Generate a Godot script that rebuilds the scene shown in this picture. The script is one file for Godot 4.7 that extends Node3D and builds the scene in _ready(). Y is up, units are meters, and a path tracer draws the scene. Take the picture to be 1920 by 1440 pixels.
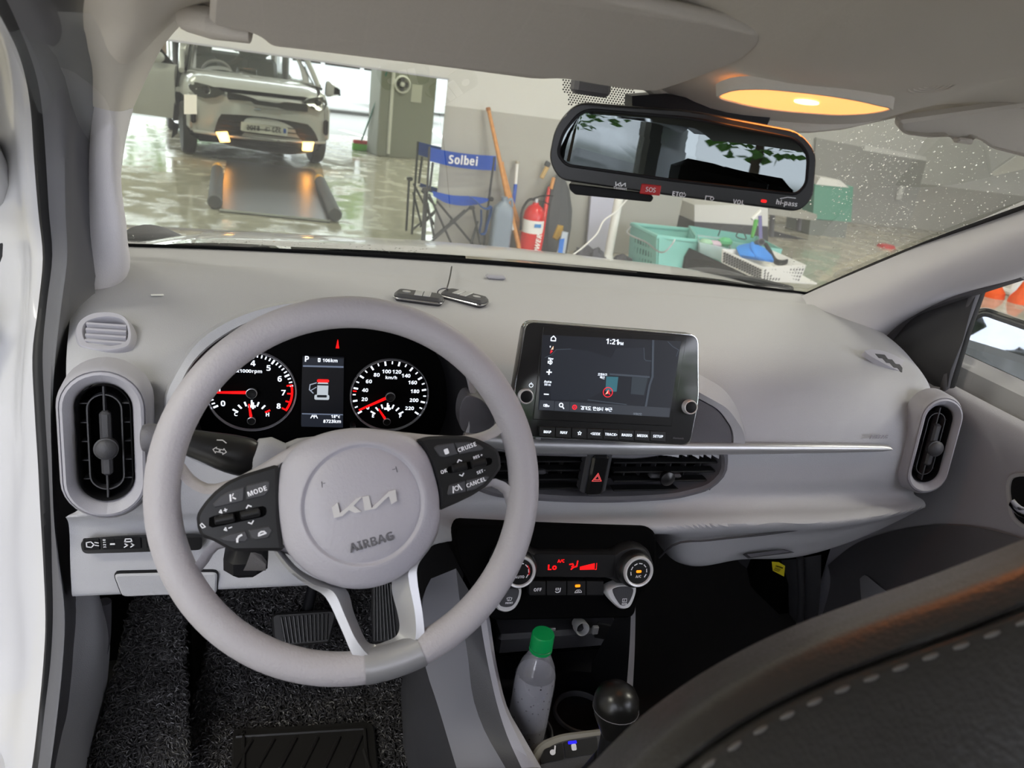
extends Node3D
# Interior of a small grey car parked in a car-care garage, seen from the driver's seat.
# Car axes: x to the right, y up, -z forward; the garage floor is y = 0.

const FOCAL := 1400.0
var eye := Vector3(-0.37, 1.25, 0.0)
var ax_f := Vector3.ZERO
var ax_r := Vector3.ZERO
var ax_u := Vector3.ZERO
var M := {}
var used_names := {}
var rng := RandomNumberGenerator.new()

# ---------------------------------------------------------------- measuring: a sight line through the photograph met with a real plane
func ray(px: float, py: float) -> Vector3:
	return ax_f + ax_r * ((px - 960.0) / FOCAL) - ax_u * ((py - 720.0) / FOCAL)
func Z(px: float, py: float, z: float) -> Vector3:
	var r := ray(px, py)
	return eye + r * ((z - eye.z) / r.z)
func Y(px: float, py: float, y: float) -> Vector3:
	var r := ray(px, py)
	return eye + r * ((y - eye.y) / r.y)
func X(px: float, py: float, x: float) -> Vector3:
	var r := ray(px, py)
	return eye + r * ((x - eye.x) / r.x)
func on(px: float, py: float, o: Vector3, n: Vector3) -> Vector3:
	var r := ray(px, py)
	return eye + r * ((o - eye).dot(n) / r.dot(n))
func seen_at(p: Vector3) -> Vector2:
	var d := p - eye
	var w := d.dot(ax_f)
	return Vector2(960.0 + FOCAL * d.dot(ax_r) / w, 720.0 - FOCAL * d.dot(ax_u) / w)
func ZL(list: Array, z: float) -> Array:
	var out := []
	for p in list: out.append(Z(p[0], p[1], p[2] if p.size() > 2 else z))
	return out
func flat2(list: Array, o: Vector3, bx: Vector3, by: Vector3) -> PackedVector2Array:
	# pixels -> coordinates in the plane (o; bx, by)
	var out := PackedVector2Array()
	var n := bx.cross(by)
	for p in list:
		var q := on(p[0], p[1], o, n) - o
		out.append(Vector2(q.dot(bx), q.dot(by)))
	return out

# ---------------------------------------------------------------- curves
func cr(pts: Array, n: int, closed := false) -> Array:
	# n points evenly spaced along a smooth curve through pts
	var k := pts.size()
	var at := [0.0]
	for i in range(1, k + (1 if closed else 0)):
		at.append(at[-1] + maxf((pts[i % k] - pts[i - 1]).length(), 1e-6))
	var total: float = at[-1]
	var out := []
	var seg := 0
	for j in n:
		var s := total * j / (float(n) if closed else float(n - 1))
		while seg < at.size() - 2 and s > at[seg + 1]: seg += 1
		var h: float = at[seg + 1] - at[seg]
		var t := clampf((s - at[seg]) / h, 0.0, 1.0)
		var p1 = pts[seg % k]
		var p2 = pts[(seg + 1) % k]
		var m1
		var m2
		if closed or seg > 0:
			var p0 = pts[(seg - 1 + k) % k]
			var h0: float = at[seg] - at[seg - 1] if seg > 0 else at[-1] - at[-2]
			m1 = ((p2 - p1) / h * h0 + (p1 - p0) / h0 * h) / (h0 + h)
		else:
			m1 = (p2 - p1) / h
		if closed or seg < at.size() - 2:
			var p3 = pts[(seg + 2) % k]
			var h2: float = at[seg + 2] - at[seg + 1] if seg + 2 < at.size() else at[1] - at[0]
			m2 = ((p2 - p1) / h * h2 + (p3 - p2) / h2 * h) / (h2 + h)
		else:
			m2 = (p2 - p1) / h
		var t2 := t * t
		var t3 := t2 * t
		out.append(p1 * (2 * t3 - 3 * t2 + 1) + m1 * h * (t3 - 2 * t2 + t) + p2 * (3 * t2 - 2 * t3) + m2 * h * (t3 - t2))
	return out
func lin(pts: Array, n: int) -> Array:
	var at := [0.0]
	for i in range(1, pts.size()): at.append(at[-1] + (pts[i] - pts[i - 1]).length())
	var out := []
	var seg := 0
	for j in n:
		var s: float = at[-1] * j / float(n - 1)
		while seg < at.size() - 2 and s > at[seg + 1]: seg += 1
		out.append(pts[seg].lerp(pts[seg + 1], clampf((s - at[seg]) / maxf(at[seg + 1] - at[seg], 1e-9), 0, 1)))
	return out
func sheet(rows: Array, nu: int, nv: int) -> Array:
	# smooth grid through rows of control points
	var a := []
	for r in rows: a.append(cr(r, nu))
	var cols := []
	for i in nu:
		var c := []
		for r in a: c.append(r[i])
		cols.append(cr(c, nv))
	var out := []
	for j in nv:
		var r := []
		for i in nu: r.append(cols[i][j])
		out.append(r)
	return out
func rrect(w: float, h: float, r: float, n := 6) -> PackedVector2Array:
	# rounded rectangle, counter-clockwise
	var out := PackedVector2Array()
	r = minf(r, minf(w, h) / 2 - 1e-5)
	for q in 4:
		var c := Vector2((w / 2 - r) * (1 if q in [0, 3] else -1), (h / 2 - r) * (1 if q < 2 else -1))
		for i in n + 1: out.append(c + Vector2.from_angle((q + i / float(n)) * PI / 2) * r)
	return out
func oval(w: float, h: float, n := 32) -> PackedVector2Array:
	var out := PackedVector2Array()
	for i in n: out.append(Vector2(cos(TAU * i / n) * w / 2, sin(TAU * i / n) * h / 2))
	return out
func moved(p: PackedVector2Array, d: Vector2) -> PackedVector2Array:
	var out := PackedVector2Array()
	for q in p: out.append(q + d)
	return out
func ccw(p: PackedVector2Array) -> PackedVector2Array:
	var a := 0.0
	for i in p.size(): a += p[i].cross(p[(i + 1) % p.size()])
	if a < 0: p.reverse()
	return p
func soft(p: PackedVector2Array, n: int) -> PackedVector2Array:
	return ccw(PackedVector2Array(cr(Array(p), n, true)))
func frame(o: Vector3, bx: Vector3, by: Vector3) -> Transform3D:
	return Transform3D(Basis(bx.normalized(), by.normalized(), bx.cross(by).normalized()), o)
func near(p: PackedVector2Array, d: float) -> PackedVector2Array:
	# outline moved inwards by d (counter-clockwise outlines)
	var out := PackedVector2Array()
	var k := p.size()
	for i in k:
		var a := (p[i] - p[(i - 1 + k) % k]).normalized()
		var b := (p[(i + 1) % k] - p[i]).normalized()
		var m := (a + b).normalized()
		out.append(p[i] + Vector2(-m.y, m.x) * d / maxf(0.35, m.dot(b)))
	return out

# ---------------------------------------------------------------- shapes
class Shape:
	var v := PackedVector3Array()
	var t := PackedInt32Array()
	func tri(a: int, b: int, c: int) -> void:
		t.append(a); t.append(b); t.append(c)
	func quad(a: Vector3, b: Vector3, c: Vector3, d: Vector3) -> void:
		var s := v.size()
		v.append(a); v.append(b); v.append(c); v.append(d)
		tri(s, s + 1, s + 2); tri(s, s + 2, s + 3)
	func apply(xf: Transform3D, from := 0) -> Shape:
		for i in range(from, v.size()): v[i] = xf * v[i]
		return self
	func add(o: Shape, xf := Transform3D()) -> Shape:
		var s := v.size()
		for p in o.v: v.append(xf * p)
		for i in o.t: t.append(i + s)
		return self
	func grid(rows: Array, wrap := false, holes := PackedByteArray()) -> Shape:
		# rows run down, columns run right: the front faces the viewer who sees them so
		var s := v.size()
		var n: int = rows[0].size()
		for r in rows:
			for p in r: v.append(p)
		for j in rows.size() - 1:
			for i in (n if wrap else n - 1):
				var a := s + j * n + i
				var b := s + j * n + (i + 1) % n
				if holes.size() and holes[j * n + i]: continue
				tri(a, a + n, b + n); tri(a, b + n, b)
		return self
	func cap(loop: PackedVector3Array, flip := false) -> Shape:
		# fills a closed outline, flat enough to be laid out on its main plane
		var nrm := Vector3.ZERO
		var mid := Vector3.ZERO
		for p in loop: mid += p
		mid /= loop.size()
		for i in loop.size(): nrm += (loop[i] - mid).cross(loop[(i + 1) % loop.size()] - mid)
		nrm = nrm.normalized()
		var bx := (Vector3.UP if absf(nrm.y) < 0.9 else Vector3.RIGHT).cross(nrm).normalized()
		var by := nrm.cross(bx)
		var q := PackedVector2Array()
		for p in loop: q.append(Vector2((p - mid).dot(bx), (p - mid).dot(by)))
		var ids := Geometry2D.triangulate_polygon(q)
		var s := v.size()
		for p in loop: v.append(p)
		for i in range(0, ids.size(), 3):
			var a := ids[i]
			var b := ids[i + 1]
			var c := ids[i + 2]
			var up := (loop[b] - loop[a]).cross(loop[c] - loop[a]).dot(nrm) > 0
			if up != flip: tri(s + a, s + b, s + c)
			else: tri(s + a, s + c, s + b)
		return self
	func loft(loops: Array, ends := 3, closed := true) -> Shape:
		# loops counter-clockwise seen from the end towards which they run; ends: 1 first, 2 last
		var rows := []
		for l in loops: rows.append(Array(l))
		rows.reverse()
		grid(rows, closed)
		if ends & 1: cap(PackedVector3Array(loops[0]), true)
		if ends & 2: cap(PackedVector3Array(loops[-1]))
		return self
	func box(c: Vector3, s: Vector3, b := 0.0, xf := Transform3D()) -> Shape:
		var from := v.size()
		var h := s / 2
		if b <= 0.0: b = minf(s.x, minf(s.y, s.z)) * 0.02
		b = minf(b, minf(h.x, minf(h.y, h.z)) * 0.98)
		var loops := []
		for k in [[h.y, b], [h.y - b, 0.0], [-h.y + b, 0.0], [-h.y, b]]:
			var x: float = h.x - k[1]
			var z: float = h.z - k[1]
			var e: float = b - k[1] * 0.6
			var y: float = k[0]
			loops.append([Vector3(x, y, -z + e), Vector3(x - e, y, -z), Vector3(-x + e, y, -z), Vector3(-x, y, -z + e), Vector3(-x, y, z - e), Vector3(-x + e, y, z), Vector3(x - e, y, z), Vector3(x, y, z - e)])
		for i in loops.size():
			for j in 8: loops[i][j] += c
		loops.reverse()
		loft(loops)
		apply(xf, from)
		return self
	func tube(path: Array, r, n := 10, ends := 3, squash := 1.0, upv := Vector3.UP) -> Shape:
		var loops := []
		var k := path.size()
		var side := Vector3.ZERO
		for i in k:
			var d: Vector3 = (path[mini(i + 1, k - 1)] - path[maxi(i - 1, 0)]).normalized()
			if side == Vector3.ZERO:
				var u := upv if absf(d.dot(upv)) < 0.95 else Vector3(0.3, 0.1, 0.9).normalized()
				side = u.cross(d).normalized()
			else:
				side = (side - d * side.dot(d)).normalized()
			var w := d.cross(side)
			var q: float = r[i] if r is Array else r
			var l := []
			for j in n: l.append(path[i] + (side * cos(TAU * j / n) + w * sin(TAU * j / n) * squash) * q)
			loops.append(l)
		return loft(loops, ends)
	func ring(path: Array, r: float, n := 8) -> Shape:
		# closed tube
		var k := path.size()
		var mid := Vector3.ZERO
		for p in path: mid += p
		mid /= k
		var rows := []
		for j in n + 1:
			var row := []
			for i in k:
				var d: Vector3 = (path[(i + 1) % k] - path[(i - 1 + k) % k]).normalized()
				var out: Vector3 = path[i] - mid
				out = (out - d * out.dot(d)).normalized()
				row.append(path[i] + (out * cos(TAU * j / n) + d.cross(out) * sin(TAU * j / n)) * r)
			rows.append(row)
		return grid(rows, true)
	func lathe(prof: Array, n := 32, xf := Transform3D(), ends := 3) -> Shape:
		# profile of (radius, height) from the bottom up, round y
		var from := v.size()
		var loops := []
		for p in prof:
			var l := []
			for i in n: l.append(Vector3(cos(TAU * i / n) * p.x, p.y, -sin(TAU * i / n) * p.x))
			loops.append(l)
		loft(loops, ends)
		apply(xf, from)
		return self
	func plate(outline: PackedVector2Array, z0: float, z1: float, inner := PackedVector2Array(), bev := 0.0, xf := Transform3D()) -> Shape:
		# counter-clockwise outline raised from z0 to z1 with its top edge drawn in to inner (same count)
		var from := v.size()
		var lo := []
		var mi := []
		var hi := []
		for i in outline.size():
			lo.append(Vector3(outline[i].x, outline[i].y, z0))
			mi.append(Vector3(outline[i].x, outline[i].y, z1 - bev))
			var q := inner[i] if inner.size() else outline[i]
			hi.append(Vector3(q.x, q.y, z1))
		loft([lo, mi, hi] if inner.size() else [lo, hi])
		apply(xf, from)
		return self
	func mesh(ang := 40.0) -> ArrayMesh:
		var limit := cos(deg_to_rad(ang))
		var ids := {}
		var id := PackedInt32Array()
		id.resize(v.size())
		for i in v.size():
			var key := Vector3i((v[i] * 50000.0).round())
			if not ids.has(key): ids[key] = ids.size()
			id[i] = ids[key]
		var nt := t.size() / 3
		var fn := PackedVector3Array()
		var fw := PackedVector3Array()
		fn.resize(nt); fw.resize(nt)
		var at := []
		at.resize(ids.size())
		for i in ids.size(): at[i] = PackedInt32Array()
		for f in nt:
			var c := (v[t[f * 3 + 1]] - v[t[f * 3]]).cross(v[t[f * 3 + 2]] - v[t[f * 3]])
			fw[f] = c
			fn[f] = c.normalized()
			for k in 3: at[id[t[f * 3 + k]]].append(f)
		var pos := PackedVector3Array()
		var nor := PackedVector3Array()
		for f in nt:
			if fw[f].length_squared() < 1e-22: continue
			for k in [0, 2, 1]:
				var s := Vector3.ZERO
				for g in at[id[t[f * 3 + k]]]:
					if fn[g].dot(fn[f]) >= limit: s += fw[g]
				pos.append(v[t[f * 3 + k]])
				nor.append(s.normalized() if s.length_squared() > 1e-24 else fn[f])
		var arr := []
		arr.resize(Mesh.ARRAY_MAX)
		arr[Mesh.ARRAY_VERTEX] = pos
		arr[Mesh.ARRAY_NORMAL] = nor
		var m := ArrayMesh.new()
		if pos.size(): m.add_surface_from_arrays(Mesh.PRIMITIVE_TRIANGLES, arr)
		return m

var sans: Font
var sans_bold: Font
func letters(s: Shape, text: String, height: float, xf: Transform3D, bold := true, depth := 0.0004, align := 1, stretch := 1.0) -> Shape:
	# lettering lying in the plane of xf, centred on its origin; height is that of a capital
	var tm := TextMesh.new()
	tm.font = sans_bold if bold else sans
	tm.font_size = 32
	tm.text = text
	tm.pixel_size = height / 23.0
	tm.curve_step = 3.0
	tm.depth = depth
	tm.horizontal_alignment = [HORIZONTAL_ALIGNMENT_LEFT, HORIZONTAL_ALIGNMENT_CENTER, HORIZONTAL_ALIGNMENT_RIGHT][align]
	var a := tm.get_mesh_arrays()
	var from := s.v.size()
	for p in a[Mesh.ARRAY_VERTEX]: s.v.append(xf * Vector3(p.x * stretch, p.y, p.z + depth * 0.5))
	var idx: PackedInt32Array = a[Mesh.ARRAY_INDEX] if a[Mesh.ARRAY_INDEX] != null else PackedInt32Array(range(a[Mesh.ARRAY_VERTEX].size()))
	for i in range(0, idx.size(), 3): s.tri(from + idx[i], from + idx[i + 2], from + idx[i + 1])
	return s
func stroke(s: Shape, pts: Array, w: float, xf: Transform3D, h := 0.0004, closed := false) -> Shape:
	# a raised line of width w through 2-D points
	var k := pts.size()
	for i in (k if closed else k - 1):
		var a: Vector2 = pts[i]
		var b: Vector2 = pts[(i + 1) % k]
		var d := (b - a).normalized()
		var e := Vector2(-d.y, d.x) * w / 2
		a -= d * w * 0.35
		b += d * w * 0.35
		s.plate(PackedVector2Array([a - e, b - e, b + e, a + e]), 0, h, PackedVector2Array(), 0, xf)
	return s

# ---------------------------------------------------------------- things and their parts
func unique(n: String) -> String:
	if not used_names.has(n):
		used_names[n] = 0
		return n
	used_names[n] += 1
	return "%s_%03d" % [n, used_names[n]]
func thing(called: String, label: String, category: String, at := Vector3.ZERO, group := "") -> Node3D:
	var o := Node3D.new()
	o.name = unique(called)
	add_child(o)
	o.position = at
	o.set_meta("label", label)
	o.set_meta("category", category)
	if group: o.set_meta("group", group)
	return o
func part(called: String, s, m: Material, parent: Node3D, label := "", ang := 40.0) -> MeshInstance3D:
	var o := MeshInstance3D.new()
	o.name = called
	o.mesh = s.mesh(ang) if s is Shape else s
	o.material_override = m
	parent.add_child(o, true)
	if parent.get_parent() == self and not parent is MeshInstance3D: o.position = -parent.position
	if label: o.set_meta("label", label)
	return o
func single(called: String, s: Shape, m: Material, label: String, category: String, group := "", ang := 40.0) -> MeshInstance3D:
	# a thing that is one mesh
	var o := MeshInstance3D.new()
	o.name = unique(called)
	o.mesh = s.mesh(ang)
	o.material_override = m
	add_child(o)
	o.set_meta("label", label)
	o.set_meta("category", category)
	if group: o.set_meta("group", group)
	return o
func struct(called: String, s: Shape, m: Material, label := "", ang := 30.0) -> MeshInstance3D:
	var o := MeshInstance3D.new()
	o.name = called
	o.mesh = s.mesh(ang)
	o.material_override = m
	add_child(o)
	o.set_meta("kind", "structure")
	if label: o.set_meta("label", label)
	return o

# ---------------------------------------------------------------- materials
func paint(c: Color, rough := 0.5, metal := 0.0, more := {}) -> StandardMaterial3D:
	var m := StandardMaterial3D.new()
	m.albedo_color = c
	m.roughness = rough
	m.metallic = metal
	for k in more: m.set(k, more[k])
	return m
func noise_tex(freq: float, type: int, size := 256, normal := 0.0, ramp := [], octaves := 3) -> NoiseTexture2D:
	var n := FastNoiseLite.new()
	n.seed = 7
	n.noise_type = type
	n.frequency = freq
	n.fractal_octaves = octaves
	var t := NoiseTexture2D.new()
	t.width = size
	t.height = size
	t.seamless = true
	t.noise = n
	if normal > 0.0:
		t.as_normal_map = true
		t.bump_strength = normal
	if ramp.size():
		var g := Gradient.new()
		g.offsets = PackedFloat32Array(range(ramp.size()).map(func(i): return i / float(ramp.size() - 1)))
		g.colors = PackedColorArray(ramp)
		t.color_ramp = g
	return t
func grained(m: StandardMaterial3D, tex: Texture2D, reps: float, amount := 1.0) -> StandardMaterial3D:
	m.normal_enabled = true
	m.normal_texture = tex
	m.normal_scale = amount
	m.uv1_triplanar = true
	m.uv1_world_triplanar = true
	m.uv1_scale = Vector3.ONE * reps
	return m
func glow(c: Color, e: float, base := Color(0.02, 0.02, 0.02)) -> StandardMaterial3D:
	var m := paint(base, 0.4)
	m.emission_enabled = true
	m.emission = c
	m.emission_energy_multiplier = e
	return m
func rounded(p: PackedVector2Array, r: float, n := 6) -> PackedVector2Array:
	# straight-sided outline with its corners rounded
	p = ccw(p)
	var out := PackedVector2Array()
	var k := p.size()
	for i in k:
		var a := (p[(i - 1 + k) % k] - p[i])
		var b := (p[(i + 1) % k] - p[i])
		var d := minf(r, minf(a.length(), b.length()) * 0.45)
		var s := p[i] + a.normalized() * d
		var e := p[i] + b.normalized() * d
		for j in n + 1:
			var t := j / float(n)
			out.append(s.lerp(p[i], t).lerp(p[i].lerp(e, t), t))
	return out

# ================================================================ the scene
func _ready() -> void:
	rng.seed = 20240611
	# ---- camera, held in front of the driver's headrest, turned a little to the right, tipped down and tilted
	var yaw := deg_to_rad(17.3)
	var pitch := deg_to_rad(21.8)
	var roll := deg_to_rad(8.1)
	ax_f = Vector3(sin(yaw) * cos(pitch), -sin(pitch), -cos(yaw) * cos(pitch))
	var r0 := Vector3(cos(yaw), 0, sin(yaw))
	var u0 := r0.cross(ax_f)
	ax_r = r0 * cos(roll) + u0 * sin(roll)
	ax_u = u0 * cos(roll) - r0 * sin(roll)
	var cam := Camera3D.new()
	cam.name = "camera"
	cam.transform = Transform3D(Basis(ax_r, ax_u, -ax_f), eye)
	# the phone's lens: sharp at the dashboard, the seat shoulder close by is out of focus
	var ca := CameraAttributesPhysical.new()
	ca.frustum_focal_length = 23.3
	ca.frustum_focus_distance = 1.05
	ca.exposure_aperture = 8.0
	cam.attributes = ca
	cam.fov = rad_to_deg(2.0 * atan(720.0 / FOCAL))
	cam.near = 0.03
	cam.far = 200.0
	add_child(cam)
	cam.current = true
	# ---- overcast sky, seen and entering through the open back of the garage
	var env := Environment.new()
	env.background_mode = Environment.BG_SKY
	var sm := ProceduralSkyMaterial.new()
	sm.sky_top_color = Color(0.86, 0.87, 0.92)
	sm.sky_horizon_color = Color(0.91, 0.92, 0.96)
	sm.ground_horizon_color = Color(0.62, 0.64, 0.65)
	sm.ground_bottom_color = Color(0.45, 0.46, 0.46)
	sm.sun_angle_max = 1.0
	sm.energy_multiplier = 1.0
	var sky := Sky.new()
	sky.sky_material = sm
	env.sky = sky
	env.background_energy_multiplier = SKY_ENERGY
	env.tonemap_mode = Environment.TONE_MAPPER_LINEAR
	env.tonemap_exposure = EXPOSURE
	env.sdfgi_enabled = true
	env.ssao_enabled = true
	env.ssil_enabled = true
	var we := WorldEnvironment.new()
	we.name = "world"
	we.environment = env
	add_child(we)
	var sf := SystemFont.new()
	sf.font_names = PackedStringArray(["Droid Sans"])
	sans = sf
	var sb := SystemFont.new()
	sb.font_names = PackedStringArray(["Droid Sans"])
	sb.font_weight = 700
	sans_bold = sb
	make_materials()
	build_garage()
	build_dashboard()
	build_cluster()
	build_wheel()
	build_head_unit()
	build_console()
	build_floor_well()
	build_pillars()
	build_roof()
	build_windshield()
	build_doors()
	build_seat()
	build_small_things()
	build_wall_things()
	build_shelf_things()
	build_car_front()
	build_yard()

const SKY_ENERGY := 8.0
const EXPOSURE := 1.1
const LAMP_ENERGY := 6.0

func make_materials() -> void:
	var leather := noise_tex(0.09, FastNoiseLite.TYPE_CELLULAR, 256, 4.0, [], 2)
	var fine := noise_tex(0.2, FastNoiseLite.TYPE_SIMPLEX, 256, 3.0, [], 3)
	var weave := noise_tex(0.35, FastNoiseLite.TYPE_SIMPLEX, 256, 6.0, [], 2)
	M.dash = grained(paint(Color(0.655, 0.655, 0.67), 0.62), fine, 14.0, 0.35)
	M.dash_low = grained(paint(Color(0.62, 0.615, 0.645), 0.58), fine, 14.0, 0.35)
	M.wheel = grained(paint(Color(0.66, 0.645, 0.66), 0.52), leather, 14.0, 0.35)
	M.wheel_pad = grained(paint(Color(0.66, 0.65, 0.68), 0.5), leather, 14.0, 0.30)
	M.bezel = grained(paint(Color(0.63, 0.625, 0.655), 0.5), fine, 16.0, 0.2)
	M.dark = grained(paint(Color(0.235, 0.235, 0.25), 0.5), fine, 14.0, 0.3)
	M.mid = grained(paint(Color(0.36, 0.355, 0.375), 0.55), fine, 14.0, 0.3)
	M.black = paint(Color(0.085, 0.085, 0.095), 0.5, 0.0, {"metallic_specular": 0.3})
	M.black_satin = paint(Color(0.10, 0.10, 0.105), 0.34)
	M.gloss = paint(Color(0.025, 0.025, 0.03), 0.06, 0.0, {"clearcoat_enabled": true, "clearcoat": 0.6})
	M.hole = paint(Color(0.02, 0.02, 0.022), 0.8, 0.0, {"metallic_specular": 0.15})
	M.silver = paint(Color(0.80, 0.80, 0.82), 0.30, 0.85)
	M.bright = paint(Color(0.86, 0.86, 0.87), 0.32, 0.25)
	M.satin = paint(Color(0.70, 0.70, 0.71), 0.38, 0.6)
	M.chrome = paint(Color(0.88, 0.88, 0.90), 0.10, 1.0)
	M.white_print = paint(Color(0.92, 0.92, 0.94), 0.5)
	M.lit_white = glow(Color(0.92, 0.95, 1.0), 1.3)
	M.lit_red = glow(Color(1.0, 0.03, 0.04), 1.6)
	M.lit_amber = glow(Color(1.0, 0.55, 0.05), 1.6)
	M.liner = grained(paint(Color(0.84, 0.815, 0.77), 0.95), weave, 26.0, 0.6)
	M.liner_dark = grained(paint(Color(0.78, 0.755, 0.715), 0.95), weave, 26.0, 0.6)
	M.pillar = grained(paint(Color(0.82, 0.81, 0.83), 0.6), fine, 12.0, 0.35)
	M.rubber = paint(Color(0.36, 0.36, 0.375), 0.7)
	M.rubber_dark = paint(Color(0.10, 0.10, 0.105), 0.65)
	M.body = paint(Color(0.77, 0.77, 0.78), 0.28, 0.0, {"clearcoat_enabled": true, "clearcoat": 0.7, "clearcoat_roughness": 0.04})
	M.glass = paint(Color(0.93, 0.98, 0.94, 0.03), 0.0, 0.0, {"transparency": BaseMaterial3D.TRANSPARENCY_ALPHA})
	M.tint = paint(Color(0.4, 0.45, 0.45, 0.06), 0.0, 0.0, {"transparency": BaseMaterial3D.TRANSPARENCY_ALPHA})
	M.mirror = paint(Color(0.86, 0.89, 0.84), 0.0, 1.0)
	M.wall_white = grained(paint(Color(0.79, 0.79, 0.765), 0.8), fine, 2.0, 0.25)
	M.wall_beige = grained(paint(Color(0.66, 0.655, 0.62), 0.6), fine, 2.0, 0.25)
	var fl := noise_tex(0.02, FastNoiseLite.TYPE_SIMPLEX, 512, 0.0, [Color(0.64, 0.62, 0.56), Color(0.70, 0.68, 0.62), Color(0.75, 0.73, 0.67)], 4)
	var rough := noise_tex(0.012, FastNoiseLite.TYPE_SIMPLEX, 512, 0.0, [Color(0.04, 0.04, 0.04), Color(0.10, 0.10, 0.10), Color(0.55, 0.55, 0.55)], 3)
	M.floor = paint(Color(1, 1, 1), 1.0, 0.0, {"albedo_texture": fl, "roughness_texture": rough, "uv1_triplanar": true, "uv1_world_triplanar": true, "uv1_scale": Vector3.ONE * 0.35})
	M.asphalt = grained(paint(Color(0.58, 0.58, 0.57), 0.8), fine, 3.0, 1.0)
	M.line = paint(Color(0.9, 0.9, 0.88), 0.7)
	M.wood = paint(Color(0.88, 0.64, 0.36), 0.45, 0.0, {"albedo_texture": noise_tex(0.05, FastNoiseLite.TYPE_SIMPLEX, 256, 0.0, [Color(0.80, 0.72, 0.62), Color(1, 1, 1)], 3), "uv1_triplanar": true, "uv1_scale": Vector3(9, 1.2, 9)})

# ---------------------------------------------------------------- the garage
# The end wall stands a little askew to the car; WO lies on the face of its mirror, WN looks into the room.
var WO := Vector3(-0.40, 0.0, -5.675)
var WN := Vector3(0.111, 0, 0.9938).normalized()
var WX := Vector3(0.9938, 0, -0.111).normalized()
func wallp(px: float, py: float, off := 0.0) -> Vector3:
	return on(px, py, WO + WN * off, WN)
func refl(p: Vector3) -> Vector3:
	return p - 2.0 * (p - WO).dot(WN) * WN
func ron(px: float, py: float, o: Vector3, n: Vector3) -> Vector3:
	# a point seen in the wall mirror, found on the real plane (o, n)
	var e := refl(eye)
	var r := ray(px, py)
	r = r - 2.0 * r.dot(WN) * WN
	return e + r * ((o - e).dot(n) / r.dot(n))
func RZ(px: float, py: float, z: float) -> Vector3:
	return ron(px, py, Vector3(0, 0, z), Vector3.BACK)
func RY(px: float, py: float, y := 0.0) -> Vector3:
	return ron(px, py, Vector3(0, y, 0), Vector3.UP)
func wall_box(x0: float, x1: float, y0: float, y1: float, d0: float, d1: float, b := 0.003) -> Shape:
	# a box standing along the end wall: x along it, d its distance from the mirror's face
	return Shape.new().box(Vector3((x0 + x1) / 2, (y0 + y1) / 2, (d0 + d1) / 2), Vector3(x1 - x0, y1 - y0, d1 - d0), b, Transform3D(Basis(WX, Vector3.UP, WN), WO))

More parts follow.
